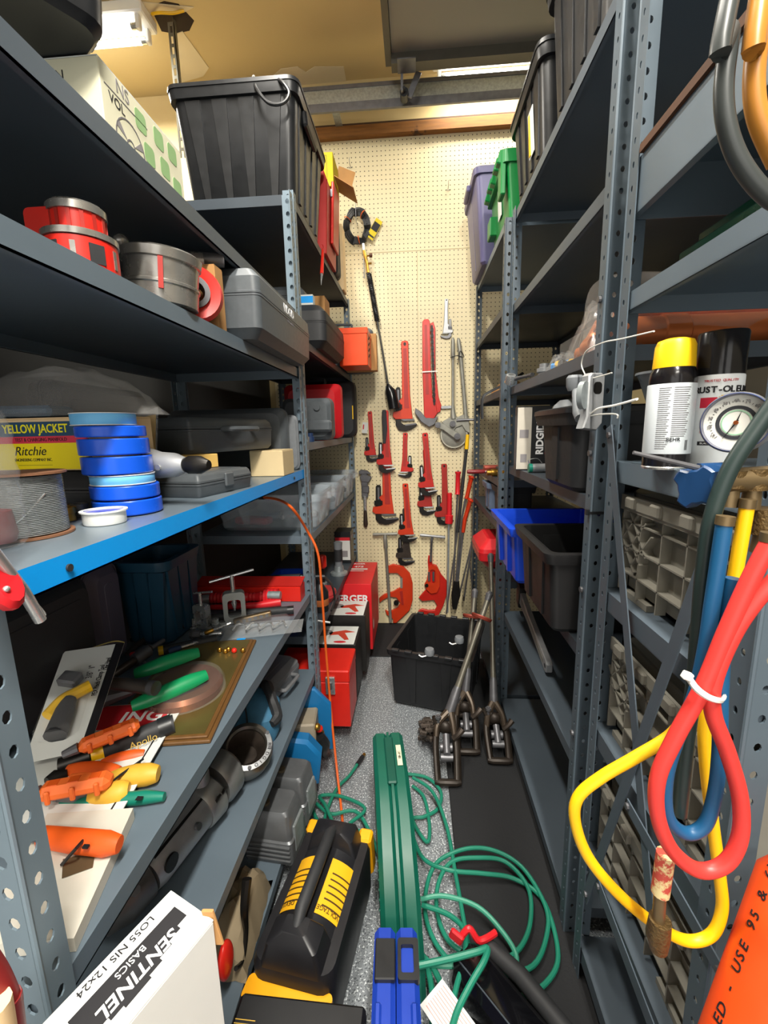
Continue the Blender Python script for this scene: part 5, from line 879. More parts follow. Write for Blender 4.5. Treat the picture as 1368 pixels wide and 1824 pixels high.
part(t, 'hose', mat('dark_red_rubber', '#7d2222', .45), lambda b: b.tube(spline(rel(P, at(-60, 1640, X=-.345), at(-40, 1700, X=-.34), at(-12, 1745, X=-.335), at(10, 1800, X=-.33), at(18, 1860, X=-.33), Vector((-.335, .22, .45)), Vector((-.38, .2, .15)), Vector((-.45, .22, .012))), 5), .011, 12)); part(t, 'end', CARDL, lambda b: b.tube(rel(P, at(-14, 1790, X=-.325), at(-4, 1850, X=-.325)), .012, 12))
# ---------------------------------------------------------------- L2 middle and lower shelves
zt = 1.3208
o = hard_case('charcoal tool case with moulded grip in front of the red case', .22, .185, .12, (-.475, 1.93, zt+.0935), (-PI/2, 0, 0), CASEG, latches=0, handle=False, r=.025); part(o, 'moulded_bar', CASEG, lambda b: b.box((.02, .03, -.012), (.19, .05, .04), None, None, .01)); part(o, 'round_boss', CASEG, lambda b: b.cyl((.05, -.05, -.008), (.05, -.05, .003), .014, n=18))
hard_case('bright red tool case standing between dark cases', .30, .28, .12, (-.53, 2.28, zt+.141), (-PI/2, 0, 0), REDP, latches=0, r=.03, lm=REDP, hm=BLKP, ch=.03)
o = hard_case('big black case with a small yellow badge standing by the pegboard', .34, .34, .11, (-.535, 2.73, zt+.171), (-PI/2, 0, 0), BLKM, latches=0, r=.04, handle=False); part(o, 'badge', YELLOW, lambda b: b.bb(.15, .156, -.02, .06, -.002, -.0))
t = thing('loose_fittings', 'blue and brass fittings lying under the charcoal case grip', 'fittings', (-.46, 1.78, zt))
for k, (x, y, m) in enumerate(((0, 0, BRASS), (.03, .02, mat('navy_paint', '#24385c', .4)), (-.05, .01, STEELD), (.02, -.03, STEEL))): part(t, 'fitting', m, lambda b: b.lathe([(.008, 0), (.017, 0), (.017, .02), (.012, .022), (.012, .035), (.008, .035), (.008, 0)], 14, Matrix.Translation((x, y, 0))))
zt = .9658
for k, (y, lb, cc) in enumerate(((1.85, 'frosted clear bin with red packs nearest the orange cord', (REDP, mat('navy_paint', '#24385c'), STEEL)), (2.262, 'frosted clear bin with dark tools in the middle of its shelf', (BLKM, CASEG, STEELD)), (2.66, 'frosted clear bin with grey parts next to the pegboard', (CASEG, CASEL, BLKM)))):
    t = tote(lb, .44, .34, .15, (-.605, y+.02-.025*(k == 2), zt), 0, CLEARB, taper=.9, rib=2, name='clear_bin', cat='plastic bin', group='clear bins on one shelf', handles=True, wall=.0025, ribd=.002)
    for j in range(3): part(t, 'contents', cc[j], lambda b: b.box((-.1+.1*j, -.04+.05*(j % 2), .022+.012*j), (.16, .06, .03), None, (0, 0, .3*j-.2), .008))
zt = .5458
tote('deep blue open parts bin near the post', .14, .15, .2, (-.56, 1.82, zt), 0, mat('royal_blue_plastic', '#0f3fae', .4), rib=2, handles=False, name='parts_bin', cat='plastic bin', rr=.012)
o = carton('black and red boxed drill kit standing by the pegboard', .10, .13, .20, (-.46, 2.70, zt), .0, BLKP, flaps=False); face(o, WHCARD, -.046, .046, .02, .145, -.0655); face(o, REDINK, -.046, .046, .145, .165, -.0655); face(o, GREYINK, -.03, .03, .04, .08, -.0662); sface(o, GREYINK, -.05, .05, .15, .17, .0502)
t = thing('grease_gun', 'grey and black hand pump with steel collar on the dark shelf', 'tool', (-.45, 2.42, zt)); part(t, 'nozzle', CASEL, lambda b: b.tube([(0, 0, .05), (0, .0, .12), (0, .0, .19)], [.022, .02, .026], 16)); part(t, 'barrel', BLKM, lambda b: b.tube([(0, 0, .08), (0, 0, .15)], .024, 16)); part(t, 'base', GALV, lambda b: b.lathe([(.001, 0), (.05, 0), (.05, .012), (.03, .02), (.025, .05), (.001, .05)], 24))
t = thing('red_flashlight', 'red capped black hand tool standing upright', 'tool', (-.50, 2.22, zt)); part(t, 'shaft', JAW, lambda b: b.cyl((0, 0, 0), (0, 0, .12), .01, n=12)); part(t, 'cap', RED, lambda b: b.lathe([(.014, .1), (.022, .11), (.022, .16), (.018, .17), (.001, .17)], 18)); part(t, 'foot', STEEL, lambda b: b.lathe([(.001, 0), (.02, 0), (.02, .02), (.01, .024)], 16))
t = thing('dust_cup', 'low red oval plastic cup on the dark shelf', 'cup', (-.455, 2.02, zt)); part(t, 'cup', mat('soft_red_plastic', '#b8383a', .45), lambda b: rgrad(b, [(0, .08, .09, .03, 0, 0), (.03, .11, .13, .04, 0, 0), (.045, .11, .13, .04, 0, 0), (.06, .08, .10, .03, 0, 0)])); part(t, 'rim', mat('soft_red_plastic', '#b8383a'), lambda b: rgrad(b, [(.03, .116, .136, .043, 0, 0), (.036, .116, .136, .043, 0, 0)]))
t = thing('oil_bottle', 'black round oil bottle with a printed band behind the orange cord', 'bottle', (-.445, 1.90, zt)); part(t, 'bottle', BLKP, lambda b: b.lathe([(.001, 0), (.036, 0), (.038, .01), (.038, .09), (.02, .12), (.012, .13), (.012, .15), (.001, .15)], 24)); part(t, 'band', mat('orange_print', '#b86a3a', .6), lambda b: b.lathe([(.0382, .03), (.0385, .031), (.0385, .06), (.0382, .061)], 24))
t = thing('dark_motor', 'black rounded motor housing on the dark shelf end', 'motor', (-.46, 1.69, zt)); part(t, 'housing', BLKP, lambda b: b.sph((0, 0, .045), .045, 12, None, (1.1, .6, 1))); part(t, 'shaft', STEEL, lambda b: b.cyl((.03, 0, .045), (.1, -.0, .035), .005, n=10))
zt = .1008
ROT = mat('red_carton_print', '#d81f26', .45, 0, .06, 8, wear=('#e9a8a0', 22, .75))
o = carton('tall red printed tool carton at the pegboard end', .50, .42, .40, (-.51, 2.585, zt), 0, ROT, fm=ROT); txt(o, 'ROTHENBERGER', .06, WHITEINK, (.005, -.2106, .31), bold=.03, sx=1.0); txt(o, 'TRUM 475', .045, WHITEINK, (.08, .11, .4022), (0, 0, 0), sx=.9, bold=.02); txt(o, 'ROTHENBERGER', .03, WHITEINK, (.06, .17, .4022), (0, 0, 0), bold=.02); face(o, WHCARD, .1, .2, .02, .25, -.2105); part(o, 'spec_label', WHCARD, lambda b: b.bb(-.02, .2, .05, .075, .402, .4024).bb(.0, .18, .02, .03, .402, .4024)); sface(o, WHCARD, -.15, -.12, .1, .15, .2505)
for (x, y, h, lb) in ((-.48, 2.235, .315, 'white topped black carton with a red caulk tool picture against the red carton'), (-.5, 2.005, .27, 'white topped black carton with a red caulk tool picture next to the red toolbox')):
    o = carton(lb, .42, .2, h, (x, y, zt), 0, mat('black_carton', '#1f1d1c', .5), flaps=False); pbox(o, 'white_top', WHCARD, -.2, .2, -.095, .095, h, h+.0015)
    part(o, 'tool_picture', mat('picture_red', '#c9432e', .6), lambda b: b.prism([(.06, .02), (.14, .05), (.19, .03), (.14, .02), (.17, -.05), (.15, -.055), (.11, .0), (.07, -.005)], 0, .0008, Matrix(((1, 0, 0, 0), (0, 0, 1, 0), (0, 1, 0, h+.0016), (0, 0, 0, 1))))); part(o, 'grey_oval', GREYINK, lambda b: b.prism(circ(.05, 18, .03, .02, rz=.035), 0, .0008, Matrix(((1, 0, 0, 0), (0, 0, 1, 0), (0, 1, 0, h+.0016), (0, 0, 0, 1))))); part(o, 'red_oval', REDINK, lambda b: b.prism(circ(.03, 18, .13, -.075, rz=.01), 0, .0008, Matrix(((1, 0, 0, 0), (0, 0, 1, 0), (0, 1, 0, h+.0016), (0, 0, 0, 1)))))  # grey oval is part of the printed picture
t = thing('tool_box', 'red steel toolbox with chrome latch beside the orange cord', 'toolbox', (-.45, 1.785, zt)); part(t, 'body', RED, lambda b: b.bb(-.16, .16, -.1, .1, 0, .21, None, .004)); part(t, 'lid', RED, lambda b: b.bb(-.162, .162, -.102, .102, .211, .265, None, .005)); part(t, 'latch', STEEL, lambda b: b.bb(.06, .1, -.112, -.1, .16, .24, None, .002)); part(t, 'staple', STEELD, lambda b: b.bb(.07, .09, -.118, -.112, .19, .22, None, .002))
P = at(607, 1432, Z=.012); t = thing('extension_cord', 'orange cord hanging from the clear bin down to the floor', 'cord', P)
part(t, 'cord', mat('orange_cord', '#e0601e', .45), lambda b: b.tube(spline(rel(P, at(470, 886, X=-.58), at(495, 890, X=-.5), at(520, 905, X=-.42), at(547, 945, Y=1.56), at(566, 985, Y=1.56), at(573, 1050, Y=1.57), at(580, 1150, Y=1.575), at(590, 1270, Y=1.565), at(600, 1370, Y=1.48), P, at(612, 1480, Z=.012), at(618, 1510, Z=.012)), 6), .0047, 8)); part(t, 'plug', BLKP, lambda b: b.tube(rel(P, at(470, 886, X=-.58), at(462, 886, X=-.6)), .009, 8))
# ---------------------------------------------------------------- right racks, top shelf
e = .0008
tote('black ribbed lidded tote pressed against the tall rack post', .40, .42, .33, (XR+.19, 1.285, 2.185+e), 0, BLKP, taper=.88, rib=4, lid=BLKP, handles=False)
o = tote('black lidded tote with a yellow printed label on the top shelf', .40, .40, .27, (XR+.185, 1.735, 2.185+e), 0, BLKP, taper=.88, rib=4, lid=BLKP, handles=False)
part(o, 'label', WHCARD, lambda b: b.box((-.19, -.06, .12), (.002, .06, .13), None, (0, -.08, 0))); part(o, 'yellow_print', YELLOW, lambda b: b.box((-.1915, -.045, .12), (.002, .018, .12), None, (0, -.06, 0)))
PUR = mat('lavender_grey_plastic', '#6b688f', .4, 0, .1, 5)
tote('lavender grey tote with side handle next to the pegboard', .42, .44, .42, (XR+.12, 2.65, 2.185+e), 0, PUR, taper=.82, rib=1, handles=True, ribd=.002)
GRN = mat('bright_green_plastic', '#0b7a38', .38, 0, .08)
o = thing('green_crate', 'bright green hinged lid crate between lavender and black totes', 'crate', (XR+.165, 2.17, 2.185+e))
part(o, 'body', GRN, lambda b: rgrad(b, [(0, .34, .36, .012, 0, 0), (.235, .38, .38, .014, 0, 0)])); part(o, 'rim', GRN, lambda b: rgrad(b, [(.2, .41, .39, .014, 0, 0), (.245, .41, .39, .014, 0, 0)]))
for k in range(5): part(o, 'lid_tooth', GRN, lambda b: b.box((-.205, -.15+.075*k, .23+.012*(k % 2)), (.03, .04, .05), None, (0, .3, 0), .004))
part(o, 'hinge_leaf', GRN, lambda b: b.box((-.2, -.15, .17), (.02, .07, .16), None, None, .004)); part(o, 'paper_label', WHCARD, lambda b: b.box((-.1845, -.02, .13), (.002, .07, .12), None, (0, -.05, 0))); part(o, 'lower_block', GRN, lambda b: b.box((-.18, .14, .09), (.05, .08, .08), None, None, .004))
t = thing('chrome_tube', 'short bright chrome tube in a wire guard sticking out above the green crate', 'tube', (.44, 2.60, 2.185+.45)); part(t, 'tube', STEEL, lambda b: b.cyl((-.05, 0, .017), (.1, 0, .017), .014, n=16)); part(t, 'guard', STEELD, lambda b: b.tube([(.02+.006*i, .016*math.cos(i*1.3), .018+.016*math.sin(i*1.3)) for i in range(20)], .0015, 5))
# ---------------------------------------------------------------- shelf C (1.525)
zt = 1.525+e
CU2 = mat('copper_pipe_skin', '#c96f3c', .38, .45, .25, 12)
t = thing('copper_coils', 'large copper pipe fittings wrapped in clear film on the shelf', 'copper pipe', (XR+.245, 1.125, zt))
for k, (x, y, z, r, l) in enumerate(((0, 0, .0425, .038, .36), (.0, .084, .0425, .038, .36), (.02, .042, .107, .034, .33))): part(t, 'copper_pipe', CU2, lambda b: b.lathe([(r*.85, -l/2), (r, -l/2), (r, -l*.2), (r*1.08, -l*.19), (r*1.08, -l*.05), (r, -l*.04), (r, l/2), (r*.85, l/2), (r*.85, -l/2)], 24, Matrix.Translation((x, y, z)) @ Matrix.Rotation(PI/2, 4, 'Y')))
part(t, 'film', FILM, lambda b: rgrad(b, [(-.2, .17, .15, .05, .076, .04), (-.15, .18, .165, .06, .08, .04), (.0, .17, .16, .06, .078, .04), (.1, .18, .165, .06, .08, .04), (.2, .15, .12, .05, .07, .04)], Matrix(((0, 0, 1, 0), (0, 1, 0, 0), (1, 0, 0, .0)) + ((0, 0, 0, 1),)) if False else Matrix(((0, 0, 1, 0), (0, 1, 0, 0), (1, 0, 0, .012), (0, 0, 0, 1)))))
o = pillow_bag('clear_bag', 'clear bag with a handwritten label and copper elbows at the post', (XR+.075, 1.20, zt), PI/2, .22, .13, .13, FILM, 21, .9)
part(o, 'note', WHCARD, lambda b: b.box((.0, -.03, .085), (.1, .002, .05), None, (.5, 0, 0))); part(o, 'scribble', BLACKINK, lambda b: b.tube(spline([(-.035, -.045, .075), (-.02, -.035, .098), (0, -.045, .078), (.02, -.036, .096), (.035, -.043, .08)], 4), .0012, 5)); part(o, 'copper_elbow', CU2, lambda b: b.tube(spline([(-.03, .02, .03), (.02, .02, .03), (.04, .0, .05), (.04, -.02, .09)], 5), .024, 14)); part(o, 'copper_elbow', CU2, lambda b: b.tube(spline([(.09, .02, .024), (.06, .0, .024), (.05, -.03, .024)], 5), .02, 14))
o = pillow_bag('clear_bag', 'small clear bag of yellow and blue printed parts on the shelf lip', (XR+.055, 1.42, zt), PI/2, .15, .09, .05, FILM, 5, .8)
for k in range(6): part(o, 'printed_part', (YELLOW, BLACKINK, BLUEP)[k % 3], lambda b: b.box((-.055+.021*k, -.01+.02*(k % 2), .014), (.02, .03, .02), None, (.3*k, .2, .4*k), .004))
carton('plain white carton at the back of the shelf behind the fittings', .24, .34, .15, (XR+.30, 1.70, zt), 0, WHCARD)
t = thing('socket_wrench', 'chrome flex socket handle poking over the shelf lip', 'wrench', (XR-.01, 1.86, zt+.024)); part(t, 'socket', STEEL, lambda b: b.lathe([(.010, -.02), (.019, -.018), (.021, .0), (.019, .018), (.010, .02), (.010, -.02)], 20, Matrix.Rotation(.5, 4, 'X'))); part(t, 'shank', STEELD, lambda b: b.tube([(.015, -.01, 0), (.04, -.07, .002), (.05, -.14, .0)], [.008, .006, .008], 10))
t = thing('steel_fitting', 'hexagon steel union lying by the socket wrench', 'fitting', (XR+.05, 1.60, zt)); part(t, 'body', ALU, lambda b: b.lathe([(.012, 0), (.022, 0), (.022, .016), (.026, .018), (.026, .03), (.018, .032), (.018, .045), (.012, .045), (.012, 0)], 12)); part(t, 'nut', GALV, lambda b: b.lathe([(.02, .0), (.03, .0), (.03, .014), (.02, .014), (.02, 0)], 6, Matrix.Translation((.05, -.05, 0))))
t = thing('strap_bundle', 'torn brown carton with a black strap on the corner shelf', 'box', (XR+.085, 2.45, zt)); part(t, 'carton', CARD, lambda b: b.prism([(-.07, 0), (.08, 0), (.06, .05), (.0, .085), (-.05, .03)], -.12, .12)); part(t, 'strap', BLKM, lambda b: b.tube(spline([(.06, -.13, .1), (.0, -.14, .06), (-.10, -.145, .014), (-.14, -.15, -.02), (-.14, -.15, -.12)], 6), .0028, 8, None, False, 3.))
# ---------------------------------------------------------------- shelf D (1.20)
zt = 1.20+e
o = carton('black and white ratchet threader carton standing on end', .12, .07, .235, (XR+.05, 1.73, zt), -.1, BLKP, flaps=False)
M_ = Matrix.Rotation(0, 4, 'Z'); face(o, mat('aged_white_panel', '#c9c2b4', .7), -.059, -.008, .004, .231, -.0354); face(o, GREYINK, -.045, -.022, .03, .06, -.0361); face(o, GREYINK, -.05, -.018, .12, .15, -.0361)
txt(o, 'RIDGID', .036, WHITEINK, (.024, -.0361, .115), (PI/2, -PI/2, 0), bold=.035, sx=.95); face(o, REDINK, .042, .046, .06, .17, -.0356)
for k in range(4): face(o, WHITEINK, .008, .042-.004*k, .2-.009*k, .203-.009*k, -.0356)
sface(o, SMALLP, -.025, .025, .02, .2, -.0606)
o = tote('tall black bin with a folded rim overhanging the shelf by the post', .20, .30, .19, (XR+.075, 1.215, zt), 0, BLKM, taper=.86, rib=1, handles=False, rim=.03, lid=BLKP, name='black_bin', cat='plastic bin')
t = thing('plastic_scoop', 'pale grey plastic scoop lying on the black bin', 'scoop', (XR+.05, 1.32, zt+.206)); part(t, 'bowl', CASEL, lambda b: b.lathe([(.001, .03), (.03, .026), (.045, .012), (.05, 0), (.046, 0), (.04, .012), (.001, .024)], 20)); part(t, 'handle', CASEL, lambda b: b.tube([(.03, -.02, .01), (.08, -.05, .012)], .008, 8))
t = thing('pipe_coupling', 'short steel coupling with teal ring in front of the ratchet carton', 'coupling', (XR+.035, 1.60, zt)); part(t, 'body', ALU, lambda b: b.cyl((-.02, 0, .016), (.05, 0, .016), .0155, n=18)); part(t, 'ring', TEAL, lambda b: b.cyl((-.026, 0, .016), (-.014, 0, .016), .0158, n=18)); part(t, 'wire', STEEL, lambda b: b.tube(spline([(-.02, .0, .03), (-.03, -.01, .045), (.0, -.01, .05), (.02, .0, .034)], 5), .0014, 5))
zt = 1.13+e
P = Vector((XR+.05, 2.34, zt)); t = thing('red_grip_bundle', 'bundle of reddish brown rubber grips tied together on the corner shelf', 'grips', P)
for k in range(7): part(t, 'grip', mat('brick_red_rubber', '#a34a3a', .55, 0, .15), lambda b: b.cyl((-.09, -.05+.018*(k % 4), .011+.019*(k//4)), (.09, -.05+.018*(k % 4)+.01, .011+.019*(k//4)), .0095, n=12))
part(t, 'tie', BLKP, lambda b: b.box((.02, -.02, .0225), (.006, .08, .042), None, None, .002))
for x, y, lb in ((XR+.0, 2.15, 'brass ball valve with chrome lever at the shelf lip'), (XR+.04, 2.08, 'brass hose fitting lying beside the ball valve')):
    t = thing('brass_valve', lb, 'valve', (x, y, zt)); part(t, 'body', BRASS, lambda b: b.tube([(-.05, 0, .018), (-.03, 0, .018), (-.029, 0, .018), (.02, 0, .018), (.021, 0, .018), (.04, 0, .018)], [.014, .014, .018, .018, .013, .013], 12)); part(t, 'stem', STEEL, lambda b: b.cyl((0, 0, .018), (0, 0, .045), .006, n=10)); part(t, 'lever', STEELD if y > 2.1 else RED, lambda b: b.box((.03, 0, .046), (.08, .012, .004), None, (0, 0, .3)))
P = at(838, 812, Y=2.3); t = thing('screwdriver', 'dark red handled screwdriver overhanging the corner shelf', 'screwdriver', Vector((XR-.07, 2.27, zt+.012))); part(t, 'handle', mat('dark_red_handle', '#7d2226', .4), lambda b: b.tube([(-.06, 0, 0), (-.05, 0, 0), (.02, 0, 0), (.03, 0, 0)], [.008, .0115, .0105, .007], 12)); part(t, 'blade', STEEL, lambda b: b.cyl((.03, 0, 0), (.13, 0, 0), .004, n=10))
zt = .93+e
tote('small grey blue bin lined with clear film on the corner shelf', .16, .16, .15, (XR+.06, 2.36, zt), 0, mat('grey_blue_bin', '#6f7f98', .45), taper=.9, rib=1, handles=False, name='parts_bin', cat='plastic bin', rr=.015)
pillow_bag('clear_bag', 'crumpled empty clear film lying on the grey blue bin', (XR+.07, 2.345, zt+.152), .4, .16, .13, .035, FILM, 33)
tote('dark narrow bin beside the grey blue bin', .16, .16, .16, (XR+.07, 2.12, zt), 0, BLKM, taper=.9, rib=1, handles=False, name='parts_bin', cat='plastic bin', rr=.012)
zt = .66+e
hard_case('red angular tool case jutting from the corner shelf', .32, .28, .15, (XR+.06, 2.30, zt), PI/2, REDP, latches=1, r=.03, ch=.045, lm=mat('maroon_latch', '#5a1c1c', .5), handle=False)
# ---------------------------------------------------------------- shelf (.83): blue and black bins
zt = .83+e
BLU = mat('royal_blue_bin', '#1848d0', .35, 0, .08)
tote('royal blue open bin jutting over the shelf edge', .36, .36, .20, (XR+.11, 1.63, zt), 0, BLU, taper=.9, rib=2, handles=False, name='parts_bin', cat='plastic bin', rr=.012, rim=.03, ribd=.012)
tote('worn black open bin touching the royal blue bin', .36, .34, .22, (XR+.12, 1.25, zt), 0, mat('worn_black_bin', '#1b1b1c', .5, 0, .2, 20), taper=.9, rib=2, handles=False, name='parts_bin', cat='plastic bin', rr=.02, rim=.03)
o = carton('brown carton with yellow panels behind the royal blue bin', .10, .36, .31, (XR+.40, 1.66, zt), 0, CARD, tape=None)
face(o, mat('yellow_panel', '#c9a21a', .6), -.04, .04, .1, .28, -.1806); sface(o, mat('yellow_panel', '#c9a21a'), -.17, -.03, .1, .28, -.0508); sface(o, mat('yellow_panel', '#c9a21a'), .03, .17, .1, .28, -.0508)
# big aluminium wrench leaning from the shelf
A, B = at(915, 1025, X=XR+.08), at(978, 1203, X=XR+.05); B.z = .562; d = (A-B)*.7
t = thing('pipe_wrench', 'big aluminium pipe wrench leaning under the royal blue bin', 'wrench', B); frame(t, Vector((0, 0, 1)).cross(d) if False else d.cross(Vector((1, 0, 0))), d, B); l = d.length
part(t, 'handle', ALU, lambda b: b.prism([(-.022, .01), (-.014, 0), (.014, 0), (.022, .01), (.022, .03), (.018, l*.6), (.028, l), (-.028, l), (-.018, l*.6), (-.022, .03)], -.011, .011, None, .003)); part(t, 'hanging_eye', JAW, lambda b: b.prism(circ(.007, 12, 0, .018, rz=.01), -.0116, .0116)); part(t, 'web', DALU, lambda b: b.prism([(-.009, .045), (.009, .045), (.011, l*.9), (-.011, l*.9)], -.0122, .0122)); part(t, 'jaw', JAW, lambda b: b.prism([(-.05, l-.02), (.05, l-.01), (.045, l+.05), (-.045, l+.06)], -.014, .014, None, .004))
hard_case('dark flat case lying deep on the lower right shelf', .4, .22, .07, (XR+.3, 1.62, .53+e), PI/2, BLKM, handle=False, latches=0)
# ---------------------------------------------------------------- near right rack: straps, cans, crates
STRAP = mat('strap_grey', '#525d67', .45, .1, .1)
xs_ = XR-.004
def strap(a, c, w=.024):
    A, B = at(*a, X=xs_), at(*c, X=xs_); d = (B-A); n = Vector((0, -d.z, d.y)).normalized()*w/2
    def f(b):
        vs = [p+s*n+Vector((q, 0, 0)) for q in (0, -.0022) for p, s in ((A, 1), (B, 1), (B, -1), (A, -1))]; b.add(vs, [(0, 1, 2, 3), (7, 6, 5, 4)]+[(i, (i+1) % 4, 4+(i+1) % 4, 4+i) for i in range(4)])
    o = part(R0, 'cross_strap', STRAP, f)
    for p in (A+d*.02, B-d*.02): part(o, 'bolt', STEELD, lambda b: b.cyl(p+Vector((-.002, 0, 0)), p+Vector((-.006, 0, 0)), .006, n=8))
strap((1086, 760), (1163, 1660)); xs_ -= .003; strap((1262, 985), (1043, 1600)); strap((1066, 1575), (1170, 1850), .03); xs_ -= .003; strap((1118, 1432), (1290, 1740))
for z in (1.62, 1.30, .98, .60): part(R1, 'bolt', STEELD, lambda b: b.cyl((XR-.001, 1.02, z), (XR-.006, 1.02, z), .007, n=10))
part(R1, 'cable_tie', BLKP, lambda b: b.bb(XR-.004, XR+.04, .996, .9995, 1.165, 1.171).box((XR-.004, 1.01, 1.168), (.008, .012, .012)))
zt = 1.29+e
def can(c, label, parts):
    t = thing('spray_can', label, 'spray can', (c.x, c.y, zt)); parts(t); return t
def lp(t, name, m, prof, a0=0, a1=2*PI, n=36): return part(t, name, m, lambda b: b.lathe(prof, n, None, a0, a1))
c = Vector((.396, .735, 0)); LAB = mat('pale_can_label', '#d3dade', .45, .1, .04, 6); GLB = mat('gloss_black_can', '#141214', .2)
def can1(t):
    lp(t, 'bottom_ring', STEEL, [(.001, 0), (.032, 0), (.033, .003), (.032, .005), (.001, .005)]); lp(t, 'body', GLB, [(.001, .005), (.0325, .005), (.0325, .135), (.0315, .145), (.028, .153), (.024, .155), (.001, .155)]); lp(t, 'cap', YELLOW, [(.0285, .153), (.0285, .158), (.0272, .186), (.024, .193), (.015, .196), (.001, .197)])
    lp(t, 'label', LAB, [(.0328, .024), (.0331, .025), (.0331, .128), (.0328, .129)])
    for k in range(30):
        z = .122-.0031*k
        if z > .03: part(t, 'text_line', SMALLP, lambda b: b.lathe([(.0332, z), (.0334, z), (.0334, z+.0009), (.0332, z+.0009)], 8, None, -2.55+.0*k, -2.05-.05*(k % 3))); 
        if .05 < z: part(t, 'text_line', SMALLP, lambda b: b.lathe([(.0332, z), (.0334, z), (.0334, z+.0011), (.0332, z+.0011)], 8, None, -1.95, -1.25-.04*(k % 4)))
    txt(t, 'BEHR', .008, BLACKINK, (-.0085, -.0326, .046), (PI/2, 0, -.2)); part(t, 'barcode', BLACKINK, lambda b: [b.lathe([(.0332, .03), (.0334, .03), (.0334, .045), (.0332, .045)], 2, None, -1.3+.03*j, -1.285+.03*j) for j in range(5)])
can(c, 'black spray can with bright yellow cap and fine print label', can1)
c2 = Vector((.4635, .735, 0))
def wrapt(t, s, size, m, z, r=.0337, a=-1.95, sp=1., bold=.0):
    """short text laid round the can, one letter group at a time"""
    w = size*.62*sp; n = len(s)
    for k, chh in enumerate(s):
        if chh == ' ': continue
        an = a+(k-(n-1)/2)*w/r; txt(t, chh, size, m, (r*math.cos(an), r*math.sin(an), z), (PI/2, 0, an+PI/2), bold=bold)
def can2(t):
    lp(t, 'bottom_ring', STEEL, [(.001, 0), (.032, 0), (.033, .003), (.032, .005), (.001, .005)]); lp(t, 'body', mat('white_can', '#d9dcdc', .35), [(.001, .005), (.0325, .005), (.0325, .14), (.030, .148), (.001, .148)]); lp(t, 'cap', mat('smoke_black_cap', '#1c1b1d', .18), [(.0325, .14), (.0325, .2), (.031, .203), (.001, .203)]); lp(t, 'label', mat('white_can_label', '#e6e9ea', .4), [(.0327, .008), (.033, .009), (.033, .138), (.0327, .139)])
    wrapt(t, 'TRUSTED QUALITY', .0048, REDINK, .131, a=-2.0); wrapt(t, 'RUST-OLEUM', .0125, BLACKINK, .118, bold=.03, a=-1.9); lp(t, 'red_tiles', mat('red_tile', '#c8203c', .45), [(.0331, .092), (.0333, .092), (.0333, .107), (.0331, .107)], -2.75, -2.1, 10)
    part(t, 'yellow_oval', YELLOW, lambda b: [b.lathe([(.0334, z), (.0336, z), (.0336, z+.0022), (.0334, z+.0022)], 12, None, -1.72-.42*math.sqrt(max(0, 1-((z+.001-.0995)/.011)**2)), -1.72+.42*math.sqrt(max(0, 1-((z+.001-.0995)/.011)**2))) for z in [.0895+.002*j for j in range(10)]])
    wrapt(t, 'STOPS', .008, BLACKINK, .103, .0339, -1.72, bold=.03); wrapt(t, 'RUST', .008, BLACKINK, .0955, .0339, -1.72, bold=.03)
    for s_, z, m in (('GLOSS', .081, BLACKINK), ('PROTECTIVE', .073, BLACKINK), ('ENAMEL', .065, BLACKINK)): wrapt(t, s_, .0085, m, z, a=-1.9)
    wrapt(t, 'SUPERIOR COVERAGE', .0048, REDINK, .056, a=-1.9); wrapt(t, '& DURABILITY', .0048, REDINK, .0495, a=-1.9); lp(t, 'black_band', BLACKINK, [(.0331, .036), (.0333, .036), (.0333, .042), (.0331, .042)], -2.7, -2.05, 10); wrapt(t, 'BLACK', .004, WHITEINK, .039, .0336, -2.4)
can(c2, 'white spray can with a black cap and yellow oval on its label', can2)
t = thing('grey_funnel', 'smoky grey plastic funnel behind the yellow capped can', 'funnel', (.46, .86, zt)); part(t, 'cone', mat('smoke_grey_plastic', '#6d7377', .3, alpha=.8), lambda b: b.lathe([(.012, 0), (.014, 0), (.018, .06), (.05, .15), (.055, .16), (.052, .16), (.047, .15), (.015, .06), (.012, 0)], 28)); part(t, 'rim', CASEL, lambda b: b.lathe([(.052, .158), (.057, .158), (.057, .162), (.052, .162), (.052, .158)], 28))
P = at(1050, 715, X=XR-.03); t = thing('cable_clamp', 'cast aluminium cable grip tied to the post with white zip ties', 'clamp', P); C = lambda x, y, X=XR-.03: at(x, y, X=X)-P
part(t, 'side_plate', ALU, lambda b: b.prism([(-.022, -.055), (.012, -.06), (.026, -.045), (.026, .05), (.018, .056), (-.008, .056), (-.014, .05), (-.014, -.03)], -.012, .012, Matrix.Rotation(.35, 4, 'Z'), .003)); part(t, 'window', JAW, lambda b: b.prism(rrect(.02, .024, .007, 3, .008, .026), -.0126, -.011, Matrix.Rotation(.35, 4, 'Z'))); part(t, 'knob', CASEL, lambda b: b.lathe([(.001, -.02), (.014, -.02), (.018, -.01), (.019, .008), (.015, .014), (.011, .014), (.011, .0), (.001, .0)], 14, Matrix.Translation(C(1024, 680)))); part(t, 'spindle', CASEL, lambda b: b.tube([C(1025, 690), C(1030, 735), C(1034, 745)], [.008, .012, .012], 12)); part(t, 'cam', GALV, lambda b: b.prism(circ(.014, 16, -.022, .012, rz=.028), -.006, .006, Matrix.Rotation(.6, 4, 'Z')))
ZT = mat('white_zip_tie', '#e6e4dc', .4)
